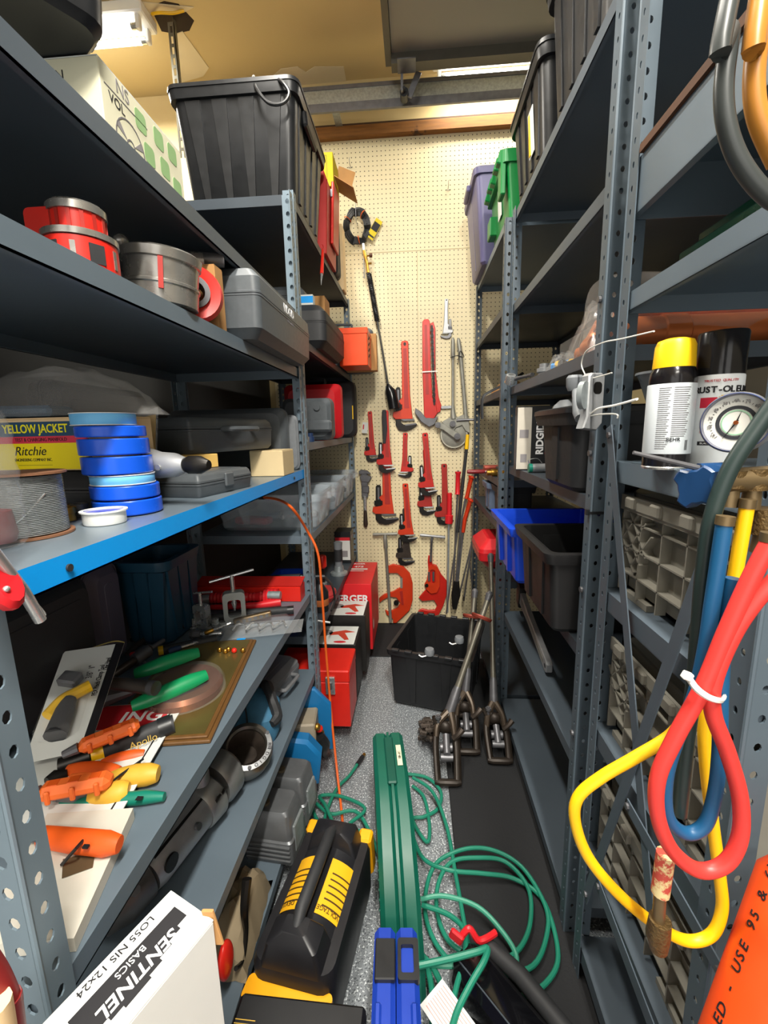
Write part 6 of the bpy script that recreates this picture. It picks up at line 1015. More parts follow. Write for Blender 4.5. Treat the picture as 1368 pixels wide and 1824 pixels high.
part(t, 'zip_tie', ZT, lambda b: b.tube(spline([C(1047, 676), C(1036, 650), C(1045, 625), C(1075, 610), C(1105, 604), C(1165, 590)], 6), .0014, 6)); part(t, 'zip_tie', ZT, lambda b: b.tube(spline([C(1047, 676), C(1070, 670), C(1090, 664)], 4), .0012, 6)); part(t, 'zip_tie', ZT, lambda b: b.tube(spline([C(1047, 742), C(1065, 728), C(1095, 722), C(1135, 711)], 5), .0018, 6, None, False, 1.5)); part(t, 'zip_tie', ZT, lambda b: b.tube(spline([C(1046, 742), C(1070, 738), C(1098, 738), C(1100, 745)], 5), .0016, 6))
# folded grey crates: ribbed panels facing the aisle
CR_ = mat('dusty_grey_crate', '#7f7c72', .65, 0, .12, 12)
def crate(label, z0, y0, y1, h, x=XR+.025, d=.4, diag=True):
    o = thing('folded_crate', label, 'crate', (x, (y0+y1)/2, z0+e)); W = y1-y0
    part(o, 'side_panel', CR_, lambda b: b.bb(.018, .024, -W/2, W/2, .01, h).bb(.018, d, -W/2, -W/2+.006, .01, h).bb(.018, d, W/2-.006, W/2, .01, h).bb(.018, d, -W/2, W/2, .01, .016)); part(o, 'top_rim', CR_, lambda b: b.bb(-.004, .024, -W/2-.004, W/2+.004, h-.03, h-.024).bb(-.006, .0, -W/2, W/2, h-.024, h))
    nz = 4; ny = 5
    for k in range(1, nz): part(o, 'rib', CR_, lambda b: b.bb(0, .019, -W/2, W/2, h*k/nz-.0015, h*k/nz+.0015))
    for k in range(ny+1): part(o, 'rib', CR_, lambda b: b.bb(0, .019, -W/2+W*k/ny-.0015, -W/2+W*k/ny+.0015, .01, h-.03))
    if diag:
        for k in range(3): part(o, 'corner_web', CR_, lambda b: b.box((.0095, W/2-.03-.022*k, h-.06-.02*k), (.019, .003, .1), None, (.75, 0, 0))); part(o, 'corner_web', CR_, lambda b: b.box((.0095, W/2-.02-.02*k, h-.11+.02*k), (.019, .003, .1), None, (-.75, 0, 0)))
    for k in range(4): part(o, 'clip', CR_, lambda b: b.box((-.006, -W/2+W*(k+.5)/4, h-.012), (.016, .03, .022), None, None, .003))
    [part(o, 'foot', CR_, lambda b: b.bb(.004, .04, q*W*.2, q*W*.45, 0, .012)) for q in (-1, 1)]
    return o
crate('grey crate panel with square ribs under the spray can shelf', 1.02, .545, .90, .205); crate('grey crate panel with small ribs on the next shelf down', .70, .545, .90, .22); crate('grey crate panel nearly hidden behind the hose loops', .38, .545, .90, .2, diag=False)
for k, (a, c_) in enumerate((((1085, 1420), (1140, 1640)), ((1105, 1540), (1205, 1800)), ((1190, 1640), (1250, 1810)), ((1235, 1560), (1330, 1800)))):
    A, B = at(*a, X=XR+.05+.02*k), at(*c_, X=XR+.05+.02*k); t = thing('steel_strip', ('short flat steel strip behind the lower straps', 'long brown steel strip in the bottom of the braced rack', 'narrow steel strip under the hose fitting', 'pale steel strip beside the orange cylinder')[k], 'strip', B)
    part(t, 'strip', (STEELD, IRON, GREYD, GALV)[k], lambda b: b.tube([A-B, Vector((0, 0, 0))], .009, 4, None, False, .35)); part(t, 'end_hole', JAW, lambda b: b.cyl((-.004, 0, .01), (.004, 0, .01), .004, n=8))
t = thing('green_sheet', 'dark green plastic sheet stack lying on the upper braced shelf', 'plastic sheets', (XR+.45, .72, 1.60+e), 0)
for k in range(3): part(t, 'sheet', mat('bottle_green_plastic', '#1d5a44', .3, 0, .1), lambda b: b.bb(-.4+.03*k, .35, -.17+.01*k, .17, .03*k, .03*k+.028, None, .003))
tote('dark bin added to darken the depth of the braced rack under the crates', .45, .34, .26, (XR+.72, .715, .70+e), 0, BLKM, rib=2, handles=False)  # this bin and the next are added to darken the gap behind the crates
tote('dark bin added to darken the depth of the braced rack behind the hose loops', .45, .34, .26, (XR+.72, .715, .38+e), 0, BLKM, rib=2, handles=False)
part(R0, 'rust_strip', mat('rusty_edge', '#5a3a24', .7, .2, .4, 14), lambda b: b.bb(XR-.001, XR+.012, .54, .89, 1.8205, 1.834))
# ---------------------------------------------------------------- gauge manifold and hoses hanging close to the camera
YG_ = .44
def H(x, y, o=0.): return at(x, y, Y=YG_-o)
P = H(1312, 800); t = thing('gauge_manifold', 'refrigerant gauge manifold with round dial hung on the braced rack', 'gauge', P)
g0 = H(1312, 753)-P; gn = (Vector((0, 0, CAMH))-H(1312, 753)).normalized(); gn = (gn+Vector((-.25, -.1, .05))).normalized(); R_ = 52/FPX*YG_*.95
M = Matrix.Translation(g0) @ gn.to_track_quat('Z', 'Y').to_matrix().to_4x4()
gz = part(t, 'gauge_case', mat('grey_blue_case', '#8f8f92', .35, .6), lambda b: b.lathe([(.001, -.03), (R_*.9, -.03), (R_, -.022), (R_, .006), (R_*.93, .01), (R_*.9, .006), (R_*.9, 0), (.001, 0)], 48, M)); part(gz, 'blue_bezel', mat('navy_bezel', '#2c3f7c', .4), lambda b: b.lathe([(R_*.9, .0062), (R_*.94, .0104), (R_*.955, .0098), (R_*.92, .004), (R_*.9, .0062)], 48, M))
part(gz, 'dial_face', mat('dial_white', '#e9e8e0', .4), lambda b: b.lathe([(.001, .0012), (R_*.9, .0012), (R_*.9, .0018), (.001, .0018)], 48, M)); part(gz, 'dark_ring', mat('dial_dark', '#33353a', .5), lambda b: b.ring(circ(R_*.56, 40), circ(R_*.45, 40), 0, .0004, M @ Matrix(((1, 0, 0, 0), (0, 0, 1, 0), (0, 1, 0, .0019), (0, 0, 0, 1))))); part(gz, 'green_ring', mat('dial_green', '#9ac8a6', .5), lambda b: b.ring(circ(R_*.42, 40), circ(R_*.38, 40), 0, .0004, M @ Matrix(((1, 0, 0, 0), (0, 0, 1, 0), (0, 1, 0, .0019), (0, 0, 0, 1)))))
for k in range(36): a = -.7+4.6*k/35; part(gz, 'tick', BLACKINK, lambda b: b.box((R_*.7*math.cos(a), R_*.7*math.sin(a), .0021), (R_*(.1 if k % 5 == 0 else .05), R_*.012, .0003), M, (0, 0, a)))
part(gz, 'needle', BLACKINK, lambda b: b.prism([(-.0006, -R_*.1), (.0006, -R_*.1), (.0002, R_*.62), (-.0002, R_*.62)], 0, .0006, M @ Matrix.Rotation(2.6, 4, 'Z') @ Matrix(((1, 0, 0, 0), (0, 0, 1, 0), (0, 1, 0, .0028), (0, 0, 0, 1)))))
part(gz, 'needle', BLACKINK, lambda b: b.prism([(-.0008, 0), (.0008, 0), (0, R_*.4)], 0, .0006, M @ Matrix.Rotation(-.3, 4, 'Z') @ Matrix(((1, 0, 0, 0), (0, 0, 1, 0), (0, 1, 0, .0028), (0, 0, 0, 1))))); part(gz, 'needle_hub', COPPER, lambda b: b.cyl((0, 0, .002), (0, 0, .005), R_*.07, n=14, M=M))
for k, n_ in enumerate(('10', '20', '30', '40', '50', '60', '70', '80')):
    a = 3.75-.42*k; q = M @ Vector((R_*.73*math.cos(a), R_*.73*math.sin(a), .0024)); txt(t, n_, R_*.13, GREYINK, q, M.to_euler(), name='dial_number')
TB = mat('tarnished_brass', '#7d6a4c', .42, .7, .2)
part(t, 'manifold_bar', TB, lambda b: b.tube([H(1268, 858)-P, H(1400, 850)-P], .012, 12)); part(t, 'hook_rod', STEELD, lambda b: b.tube([H(1128, 806)-P, H(1262, 838)-P], [.0018, .003], 8))
BK = mat('blue_valve_knob', '#173a63', .35)
part(t, 'valve_knob', BK, lambda b: b.prism([(R*math.cos(2*PI*k/24), R*math.sin(2*PI*k/24)) for k in range(24) for R in [(.022 if (k//3) % 2 else .0165)]], -.014, .006, Matrix.Translation(H(1252, 866)-P) @ Matrix.Rotation(-1.05, 4, 'Z'), .002)); part(t, 'knob_hub', BK, lambda b: b.tube([H(1244, 842)-P, H(1290, 840)-P], .009, 12))
KN = mat('knurled_brass', '#6d5735', .45, .6, .4, 300, .8)
for x, y, y2 in ((1344, 835, 872), (1305, 838, 868), (1362, 905, 950)):
    part(t, 'knurled_nut', KN, lambda b: b.tube([H(x, y)-P, H(x-3, y2)-P], .0115, 20)); part(t, 'hose_ferrule', TB, lambda b: b.tube([H(x-3, y2)-P, H(x-9, y2+34)-P], [.0075, .0085], 16))
def hose(label, pts, m, r, off, extra=None):
    P = H(*pts[-1], off); t = thing('charging_hose', label, 'hose', P, 0, 'refrigerant charging hoses')
    part(t, 'hose', m, lambda b: b.tube(spline([H(q[0], q[1], off+(q[2] if len(q) > 2 else 0))-P for q in pts], 8), r, 14)); part(t, 'ferrule', TB, lambda b: b.tube([H(*pts[0][:2], off)-P, H(pts[0][0]+3, pts[0][1]-16, off)-P], r*1.12, 14))
    if extra: extra(t, P)
    return t
HR, HY, HB, HK = mat('red_hose', '#d63832', .4, 0, .05), mat('yellow_hose', '#f0b90c', .4, 0, .05), mat('blue_hose', '#17527c', .42, 0, .05), mat('dark_green_black_hose', '#22302e', .42, 0, .06)
hose('red charging hose looped and tied with a white zip tie', [(1372, 965), (1335, 1035), (1292, 1130), (1252, 1225), (1205, 1310), (1172, 1385), (1172, 1455), (1198, 1515), (1245, 1550), (1292, 1538), (1318, 1490), (1318, 1420), (1296, 1340), (1270, 1270), (1272, 1210), (1305, 1130), (1345, 1070), (1385, 1030)], HR, .0068, .072)
def yend(t, P):
    part(t, 'paper_label', mat('red_cream_label', '#c04a3c', .6, 0, .2, 30, wear=('#d8c48e', 60, .5)), lambda b: b.tube([H(1186, 1520, .05)-P, H(1176, 1590, .05)-P], .0085, 14)); part(t, 'brass_neck', mat('tarnished_brass', '#7d6a4c', .45, .8, .2), lambda b: b.tube([H(1176, 1590, .05)-P, H(1172, 1650, .05)-P], .006, 12)); part(t, 'knurled_end', KN, lambda b: b.tube([H(1176, 1638, .05)-P, H(1172, 1665, .05)-P, H(1173, 1690, .05)-P], [.0105, .0115, .0085], 20))
hose('yellow charging hose with long loop and labelled brass end', [(1330, 905), (1316, 985), (1302, 1070), (1290, 1150), (1268, 1225), (1255, 1290), (1258, 1370), (1270, 1470), (1282, 1560), (1286, 1620), (1268, 1664), (1228, 1676), (1180, 1655), (1110, 1600), (1050, 1530), (1025, 1465), (1030, 1420), (1070, 1385), (1130, 1350), (1195, 1310), (1225, 1270)], HY, .0061, .012, yend)
hose('blue charging hose hanging behind the red loop', [(1290, 935), (1280, 1000), (1268, 1080), (1256, 1160), (1236, 1245), (1204, 1320), (1186, 1390), (1190, 1455), (1222, 1484), (1256, 1468), (1274, 1410), (1282, 1330), (1284, 1230), (1290, 1130), (1306, 1030)], HB, .0064, .047)
hose('dark green black hose arching over the gauge face', [(1400, 690), (1350, 760), (1298, 840), (1266, 930), (1252, 1030), (1244, 1130), (1236, 1220), (1222, 1330), (1210, 1450)], HK, .0069, .03)
t = thing('zip_tie', 'white zip tie binding the red and blue hoses', 'zip tie', H(1250, 1230, .075)); P = H(1250, 1230, .075); part(t, 'band', ZT, lambda b: b.tube(spline([H(1226, 1206, .07)-P, H(1240, 1226, .082)-P, H(1262, 1242, .084)-P, H(1284, 1248, .08)-P, H(1290, 1240, .05)-P], 6), .0018, 6, None, False, 1.6)); part(t, 'head', ZT, lambda b: b.box(H(1224, 1204, .075)-P, (.008, .006, .007), None, (0, .4, 0), .001))
for lb, pts, m, r in (('thick black hose loop hanging at the upper rack corner', [(1312, -60), (1300, 60), (1289, 160), (1297, 235), (1325, 300), (1375, 355), (1440, 380)], mat('glossy_black_hose', '#3b3f3e', .35), .0066), ('amber coloured hose loop beside the thick black hose', [(1362, -60), (1350, 60), (1343, 150), (1352, 215), (1385, 290)], mat('amber_hose', '#b87a2e', .35, 0, .15), .007)):
    P = at(*pts[0], Y=.40); t = thing('air_hose', lb, 'hose', P); part(t, 'hose', m, lambda b: b.tube(spline([Vector((XR-.008-r, .515 if r < .0068 else .56, 2.3))-P]+[at(*q, Y=.40)-P for q in pts], 8), r, 14)); part(t, 'end_fitting', BRASS, lambda b: b.tube([at(*pts[-1], Y=.40)-P, at(pts[-1][0]+20, pts[-1][1]+6, Y=.40)-P], r*1.15, 12))
A, B = at(1455, 1575, Y=.42)+Vector((.012, 0, 0)), at(1345, 1900, Y=.36)+Vector((.012, 0, 0)); d = (A-B); t = thing('orange_cylinder', 'orange cylinder with black printed warning below the hose loops', 'gas cylinder', B); frame(t, d.cross(Vector((0, 1, 0))), d, B); l = d.length
lo = (B.z-.026)/d.normalized().z
part(t, 'cylinder', mat('safety_orange', '#cf4414', .4, 0, .05), lambda b: b.lathe([(.001, -lo), (.053, -lo), (.056, -lo+.01), (.056, l*.9), (.045, l), (.001, l)], 32)); part(t, 'collar', BLKM, lambda b: b.lathe([(.02, l), (.02, l+.02), (.001, l+.02)], 18))
bpy.context.view_layer.update(); cl = t.matrix_world.inverted() @ Vector((0, 0, CAMH)); a0 = math.atan2(cl.y, cl.x)
lv = t.matrix_world.to_3x3().inverted() @ (-CR); off = .8 if math.cos(a0)*lv.y-math.sin(a0)*lv.x > 0 else -.8
for sgn in (0,):
    n_ = Vector((math.cos(a0+off), math.sin(a0+off), 0)); rd = Vector((0, 0, 1)); up = n_.cross(rd)
    rt = Matrix((rd, up, n_)).transposed().to_euler()
    for k, chh in enumerate('REQUIRED - USE 95 & 6YSTA'):
        if chh != ' ': txt(t, chh, .0155, BLACKINK, n_*.0564+Vector((0, 0, -.05+.0108*k)), rt)
# ---------------------------------------------------------------- aisle floor
e = .0008
# open black crate in the corner
t = tote('black open crate with notched rim on the floor below the pipe cutters', .40, .44, .30, (.11, 2.145, .0105), -.28, BLKP, taper=.92, rib=2, handles=False, name='black_crate', cat='crate', rr=.012, rim=.02)
for k in range(6): part(t, 'rim_notch', BLKP, lambda b: b.box((-.16+.065*k, -.228, .303), (.035, .02, .012), None, None, .002)); part(t, 'rim_notch', BLKP, lambda b: b.box((-.16+.065*k, .228, .303), (.035, .02, .012), None, None, .002))
for q in ((765, 1167), (818, 1145)):
    c = at(*q, Z=.315); t = thing('plastic_fitting', 'pale grey knob clipped on the black crate rim ' + ('beside the long handles' if q[0] > 800 else 'away from the long handles'), 'fitting', c); part(t, 'cap', CASEL, lambda b: b.lathe([(.001, .035), (.02, .033), (.024, .02), (.022, .004), (.001, 0)], 18)); part(t, 'wire', STEEL, lambda b: b.tube(spline([(-.01, -.01, .004), (-.035, -.015, .0), (-.05, -.01, .006)], 4), .004, 7))
# long handled chain cutters
TUBEM = mat('bare_steel_tube', '#8d897c', .35, .7, .2, 12)
def chain_cutter(base, top, label, cup=None, s=1.):
    B, T = at(*base[:2], Z=base[2]), at(*top[:2], Y=top[2]); P = Vector((B.x, B.y, .0105)); t = thing('soil_pipe_cutter', label, 'pipe cutter', P); d = (T-B).normalized(); R = lambda q: Vector(q)-P
    part(t, 'handle', TUBEM, lambda b: b.tube([R(B+d*.13), R(B+d*.3), R(T)], [.0135*s, .0115*s, .0115*s], 14)); part(t, 'socket', STEELD, lambda b: b.tube([R(B+d*.04), R(B+d*.14), R(B+d*.16)], [.021*s, .018*s, .014*s], 14)); part(t, 'end_knob', STEELD, lambda b: b.tube([R(T-d*.03), R(T), R(T+d*.012)], [.013, .016, .008], 12))
    if cup: part(t, 'guard_disc', mat('rusty_red_disc', '#8a3a2c', .5, .3, .3), lambda b: b.lathe([(.012, -.004), (.042, -.012), (.046, -.002), (.044, .003), (.012, .004), (.012, -.004)], 26, Matrix.Translation(R(B+(T-B)*cup)) @ d.to_track_quat('Z', 'Y').to_matrix().to_4x4()))
    part(t, 'fork', mat('worn_bronze_iron', '#4d4237', .4, .5, .3, 20, .3), lambda b: b.tube(spline([R(B+d*.06), R(B+Vector((-.03, -.02, .02))), R(B+Vector((-.04, -.05, -.02)))], 5), resample([.018, .013, .011], 11), 10).tube(spline([R(B+d*.06), R(B+Vector((.03, -.02, .02))), R(B+Vector((.035, -.05, -.02)))], 5), resample([.018, .013, .011], 11), 10))
    z0 = B.z-.0105
    BI = mat('brown_iron', '#2f2822', .45, .4, .3, 25, .3); zl = .016
    for q in (-1, 1): part(t, 'frame_arm', BI, lambda b: b.tube(spline([(q*.012, -.01, z0+.02), (q*.036, -.035, z0-.012), (q*.042, -.08, z0*.55+zl*.45), (q*.038, -.16*s, zl)], 6), resample([.014, .013, .012, .013], 19), 10, None, False, 1.25))
    part(t, 'frame_foot', BI, lambda b: b.tube([(-.048, -.16*s, zl), (-.03, -.165*s, zl), (.03, -.165*s, zl), (.048, -.16*s, zl)], [.012, .014, .014, .012], 10)); part(t, 'joint_casting', BI, lambda b: b.sph((0, -.02, z0), .028, 10, None, (1.1, .8, 1)))
    for j in range(2): part(t, 'cutter_wheel', STEELD, lambda b: b.cyl((-.024, -.07-.035*j, z0*.55+.01-.018*j), (.024, -.07-.035*j, z0*.55+.01-.018*j), .017-.002*j, n=14))
    part(t, 'pawl_lever', BI, lambda b: b.tube(spline([(-.03, -.03, z0+.01), (-.042, -.01, z0+.03), (-.048, .015, z0+.02)], 4), resample([.011, .012, .008], 9), 8)); part(t, 'adjusting_bolt', STEELD, lambda b: b.cyl((-.03, -.025, z0+.02), (-.03, -.025, z0+.06), .007, n=10).cyl((-.03, -.025, z0+.045), (-.03, -.025, z0+.055), .013, n=6))
    part(t, 'ratchet_screw', STEELD, lambda b: b.tube([(0, -.05, z0-.01), (0, -.11, max(.02, z0-.05))], .014, 14)); part(t, 'wing_lever', IRON, lambda b: b.tube(spline([(.03, -.06, z0-.02), (.05, -.06, z0+.0), (.066, -.05, z0+.015)], 4), resample([.012, .011, .014], 9), 8))
    rnd = random.Random(int(base[0]))
    big = base[0] < 800
    for k in range(34 if big else 8):
        a = k/33; q = Vector((-.05-.05*rnd.random(), .0+.13*a, .014+.11*rnd.random()*(1-a*.5))) if big else Vector((rnd.uniform(-.015, .015), .05+.05*rnd.random(), .014+.05*rnd.random()))
        part(t, 'chain_link', IRON, lambda b: b.cyl(q+Vector((-.014, 0, 0)), q+Vector((.014, rnd.uniform(-.01, .01), 0)), .011, n=8).cyl(q+Vector((-.01, 0, 0)), q+Vector((-.006, 0, 0)), .015, n=8))
    return t
chain_cutter((793, 1290, .15), (872, 1058, 1.86), 'chain pipe cutter with slanting handle and open iron frame', .82, 1.05)
chain_cutter((827, 1255, .14), (846, 1053, 1.99), 'chain pipe cutter with nearly upright handle and red disc', .78, .95)
chain_cutter((880, 1275, .12), (874, 990, 2.06), 'chain pipe cutter leaning on the rack post with a pale socket', None, .95)
# green hose
HG = mat('green_garden_hose', '#1f7a62', .38, 0, .08); HG2 = mat('pale_green_hose', '#3d8f76', .38, 0, .08)
def ghose(label, pts, m, r=.0062, z=.02, fit=True, name='garden_hose'):
    W = [at(q[0], q[1], Z=q[2] if len(q) > 2 else z) for q in pts]; P = W[0]; t = thing(name, label, 'hose', P, 0, 'green hose runs on the floor')
    part(t, 'hose', m, lambda b: b.tube(spline([q-P for q in W], 6), r, 9))
    if fit: part(t, 'coupling', BLKP, lambda b: b.tube([W[0]-P, W[0]-P+(W[0]-W[1]).normalized()*.05], r*1.4, 10)); part(t, 'brass_tip', BRASS, lambda b: b.tube([W[0]-P+(W[0]-W[1]).normalized()*.048, W[0]-P+(W[0]-W[1]).normalized()*.065], r*1.1, 10))
    return t
ghose('green hose with black and brass end running back under the coils', [(636, 1362), (622, 1382), (600, 1405), (582, 1445), (572, 1490), (565, 1530), (600, 1545), (640, 1520)], HG)
ghose('green hose loops tangled at the foot of the rack', [(690, 1560, .03), (640, 1450, .03), (590, 1450, .03), (560, 1430, .025), (562, 1455, .02), (600, 1500, .03), (625, 1520, .05), (600, 1480, .06), (580, 1435, .05), (570, 1418, .03), (605, 1418, .025), (650, 1440, .035), (620, 1470, .05), (590, 1510, .05), (600, 1540, .05), (640, 1505, .07), (660, 1500, .05), (640, 1480, .04), (600, 1500, .03), (575, 1530, .02), (530, 1560, .02), (510, 1640, .02), (505, 1720, .02)], HG, fit=False)
ghose('green hose running in wide rings over the mat', [(735, 1385, .05), (770, 1410, .045), (795, 1470, .04), (812, 1560, .05), (828, 1650, .06), (838, 1700, .05), (845, 1730, .03), (880, 1720, .03), (925, 1690, .03), (945, 1640, .03), (940, 1580, .035), (900, 1535, .04), (850, 1528, .05), (805, 1535, .05), (782, 1570, .04), (778, 1620, .03), (795, 1670, .03), (830, 1700, .03), (890, 1730, .025), (950, 1720, .025), (975, 1660, .025), (970, 1610, .03), (930, 1545, .035), (880, 1515, .045), (830, 1512, .05), (780, 1535, .04), (760, 1580, .03), (760, 1640, .025), (790, 1700, .025), (850, 1745, .02), (930, 1775, .02), (985, 1735, .02), (992, 1680, .02), (965, 1600, .025), (915, 1565, .03), (860, 1556, .04), (800, 1550, .05), (755, 1530, .04), (735, 1490, .03)], HG, fit=False)
ghose('green hose strand crossing behind the tall green case', [(720, 1378), (760, 1385), (785, 1410), (780, 1440), (755, 1455), (735, 1460), (760, 1500), (765, 1470), (755, 1420), (735, 1400)], HG, z=.015, fit=False)
ghose('paler green hose arch rising beside the blue case', [(750, 1602, .05), (790, 1596, .06), (850, 1615, .06), (895, 1660, .05), (920, 1705, .03), (905, 1735, .03), (850, 1720, .05), (790, 1720, .06), (750, 1715, .05)], HG2, .0066, fit=False)
ghose('green hose strand dropping in front of the pamphlet', [(752, 1612, .06), (800, 1630, .07), (828, 1660, .08), (826, 1710, .08), (815, 1750, .08), (805, 1790, .08), (790, 1830, .08)], HG, .0066, fit=False)
ghose('thick green hose pair passing down beside the blue case', [(745, 1690, .05), (760, 1720, .05), (770, 1770, .05), (772, 1850, .05), (795, 1860, .05), (792, 1780, .05), (775, 1730, .05), (750, 1700, .05)], HG, .0072, fit=False)
ghose('green hose bight folded over the black tool', [(745, 1720, .1), (800, 1708, .11), (850, 1695, .12), (868, 1690, .12), (862, 1712, .12), (840, 1750, .11), (815, 1800, .1), (800, 1850, .1)], HG, .0075, fit=False)
# tall green case standing on its edge
GC = mat('deep_green_case', '#0c5645', .42, 0, .1, 12)
t = thing('tool_case', 'deep green ribbed tool case standing on edge in the aisle', 'tool case', (-.075, 1.12, .0008), .13)
pr = [(-.30, 0), (.27, 0), (.28, .27), (.255, .315), (.05, .325), (-.06, .30), (-.19, .20), (-.28, .08)]
MY = Matrix(((0, 1, 0, 0), (1, 0, 0, 0), (0, 0, 1, 0), (0, 0, 0, 1)))
for s in (-1, 1): part(t, 'shell', GC, lambda b: b.prism(pr, s*.001, s*.052, MY, .012))
part(t, 'handle_recess', mat('dark_green_recess', '#0b4a3c', .5), lambda b: b.box((0, .12, .323), (.03, .2, .012), None, None, .004)); part(t, 'seam_rib', GC, lambda b: b.prism([(x*1.0, z+.004) for x, z in pr[2:]]+[(-.24, .05), (.2, .05)], -.004, .004, MY)); part(t, 'sticker', mat('cream_sticker', '#d9d3b4', .6), lambda b: b.box((.03, .13, .3285), (.016, .085, .001), None, (.05, 0, 0)))
for k in range(6):
    for s in (-1, 1): part(t, 'grip_rib', GC, lambda b: b.box((s*.0525, -.1-.016*k, .19-.012*k), (.004, .006, .05), None, (.7, 0, 0), .001))
txt(t, 'GRP 401', .012, BLACKINK, (.03, .13, .3295), (0, 0, -PI/2), sx=.8)
# black and yellow jump pack
t = thing('power_pack', 'black power pack with yellow corners and yellow warning label', 'power pack', (-.262, .925, .0008), -.15)
BP = mat('satin_black_pack', '#1d1d20', .4, 0, .1, 20); YP_ = mat('amber_yellow_plastic', '#eda511', .4, 0, .06)
part(t, 'body', BP, lambda b: rgrad(b, [(.02, .19, .34, .03, 0, 0), (.05, .2, .36, .035, 0, 0), (.17, .2, .36, .035, 0, 0), (.19, .19, .34, .03, 0, 0)])); part(t, 'waist', BP, lambda b: b.tube([(0, -.10, .13), (0, .1, .13)], .098, 28, None, False, .9, (0, 0, 1)))
for y in (-.135, .135): part(t, 'handle_mount', BP, lambda b: rgrad(b, [(.18, .15, .08, .01, 0, y), (.235, .12, .065, .01, 0, y), (.255, .06, .04, .008, 0, y*.96)]))
part(t, 'handle', BLKM, lambda b: b.tube([(0, -.13, .245), (0, -.1, .262), (0, .1, .262), (0, .13, .245)], [.011, .0155, .0155, .011], 14))
for s in (-1, 1): part(t, 'yellow_label', mat('yellow_warning_label', '#e9ac1c', .45, 0, .06), lambda b: b.lathe([(.0995, -.07), (.1, -.07), (.1, .07), (.0995, .07)], 12, Matrix.Translation((0, 0, .13)) @ Matrix.Rotation(-PI/2, 4, 'X') @ Matrix.Diagonal((1., .9, 1, 1)), -PI/2+s*.18 if s > 0 else -PI/2-1.2, -PI/2+1.2 if s > 0 else -PI/2-.18))
def lab(s, a, y, sz):
    for k, chh in enumerate(s):
        b_ = a-(k-(len(s)-1)/2)*sz*.6/.1
        if chh != ' ': txt(t, chh, sz, mat('label_dark_ink', '#4a3410', .6), (.1008*math.sin(b_), y, .13+.0914*math.cos(b_)), (0, -b_, PI), name='lettering')
lab('LOW VOLTAGE', .68, -.055, .015); lab('DEVICE', -.68, -.055, .015)
for k in range(6):
    for s in (-1, 1): part(t, 'fine_print', mat('label_dark_ink', '#4a3410'), lambda b: b.lathe([(.1004, -.05+.016*k), (.1007, -.05+.016*k), (.1007, -.046+.016*k), (.1004, -.046+.016*k)], 8, Matrix.Translation((0, 0, .13)) @ Matrix.Rotation(-PI/2, 4, 'X') @ Matrix.Diagonal((1., .9, 1, 1)), -PI/2+(.3 if s > 0 else -1.1), -PI/2+(1.1-.08*(k % 3) if s > 0 else -.3)))
part(t, 'yellow_bumper', YP_, lambda b: rgrad(b, [(0, .2, .05, .01, 0, -.185), (.03, .21, .06, .012, 0, -.195), (.15, .2, .05, .012, 0, -.195)]))
for s in (-1, 1): part(t, 'yellow_foot', YP_, lambda b: b.box((s*.08, .185, .13), (.04, .04, .14), None, (.15, 0, 0), .006)); part(t, 'terminal', STEELD, lambda b: b.cyl((s*.03, .18, .12), (s*.03, .2, .12), .012, n=12))
# black flat case at the bottom edge
t = thing('tool_case', 'low black case with molded handle and gold lettering', 'tool case', (-.235, .565, .0008), -.03)
part(t, 'body', mat('black_satin_case', '#121214', .4), lambda b: b.bb(-.13, .125, -.11, .11, 0, .245, None, .006)); part(t, 'lid_seam', BLKP, lambda b: b.bb(-.131, .126, -.111, .111, .215, .2165)); part(t, 'handle', BLKM, lambda b: b.tube(spline([(-.07, .04, .245), (-.05, .04, .255), (.0, .035, .263), (.05, .04, .255), (.07, .04, .245)], 5), .009, 10, None, False, 1.3)); txt(t, '0RS1', .014, mat('gold_letter', '#c09a3a', .5), (.085, .065, .2455), (0, 0, PI)); part(t, 'fine_print', mat('gold_letter', '#c09a3a'), lambda b: b.bb(-.125, -.085, .06, .0615, .245, .2454).bb(-.125, -.085, .066, .0675, .245, .2454))
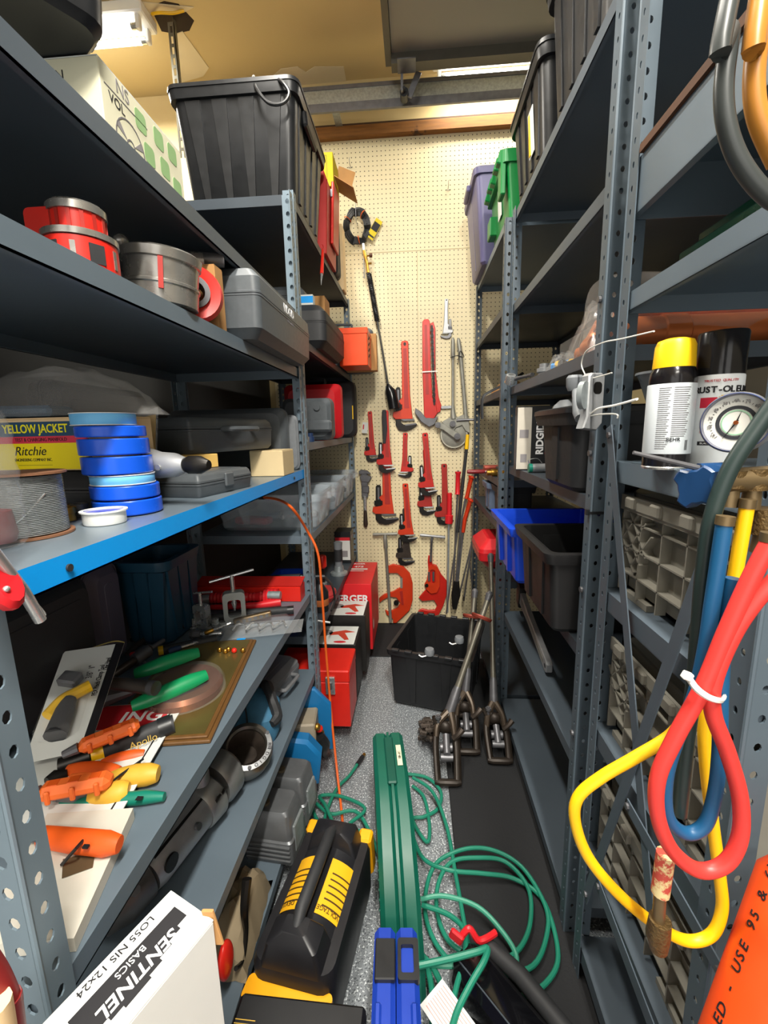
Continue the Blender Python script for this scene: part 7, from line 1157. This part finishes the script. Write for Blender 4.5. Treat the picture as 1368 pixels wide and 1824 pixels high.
# blue case
BC = mat('cobalt_blue_case', '#193a9e', .42, 0, .08)
t = thing('tool_case', 'cobalt blue narrow case with black latch standing on edge', 'tool case', (-.046, .64, .0008), .05); t.scale = (1, 1, 1.07)
for s in (-1, 1): part(t, 'shell', BC, lambda b: b.prism([(-.17, 0), (.17, 0), (.175, .22), (.155, .25), (-.15, .26), (-.17, .24)], s*.0008, s*.047, MY, .01))
part(t, 'latch', BLKP, lambda b: b.box((-.022, .09, .256), (.042, .075, .012), None, (-.03, 0, 0), .002)); part(t, 'latch_frame', BLKP, lambda b: b.ring(rrect(.044, .075, .006, 3, .026, .09), rrect(.026, .05, .004, 3, .024, .09), .247, .261, Matrix(((1, 0, 0, 0), (0, 0, 1, 0), (0, 1, 0, 0), (0, 0, 0, 1)))))
for x in (-.035, .035): part(t, 'shell_rib', BC, lambda b: b.box((x, -.06, .256), (.014, .16, .01), None, None, .004))
# black tool and pamphlet at the bottom right
P = at(890, 1790, Z=.06); t = thing('sander_tool', 'glossy black hand tool with rubber grip and red clip', 'power tool', (P.x, P.y, .0105), -.85)
part(t, 'body', mat('piano_black', '#0d0d10', .15), lambda b: rgrad(b, [(0, .24, .09, .02, 0, 0), (.03, .25, .1, .03, 0, 0), (.07, .24, .09, .03, 0, 0), (.085, .2, .06, .025, 0, 0)])); part(t, 'grip', BLKM, lambda b: b.tube([(-.09, .065, .06), (.0, .075, .065), (.14, .07, .06)], [.019, .02, .021], 14)); part(t, 'red_clip', REDP, lambda b: b.tube(spline([(-.13, .01, .09), (-.12, .03, .11), (-.1, .04, .088), (-.09, .06, .087), (-.085, .09, .085)], 5), .008, 8).box((-.135, .0, .095), (.035, .012, .03), None, (0, .3, .4), .004)); part(t, 'seam', GREYD, lambda b: b.bb(-.1, .1, -.03, -.027, .083, .0865))
A = at(822, 1760, Z=.09); t = thing('pamphlet', 'folded white pamphlet with rows of red print', 'paper', (A.x+.03, A.y-.06, .096), -.85); part(t, 'paper', WHCARD, lambda b: b.box((0, -.045, 0), (.2, .07, .0012), None, (.12, .0, 0)))
for k in range(9): part(t, 'print_line', mat('pink_print', '#d9a09a', .7), lambda b: b.box((0, -.07+.0065*k, .0014+.12*(-.025+.0065*k)), (.18, .0016, .0004), None, (.12, 0, 0)))
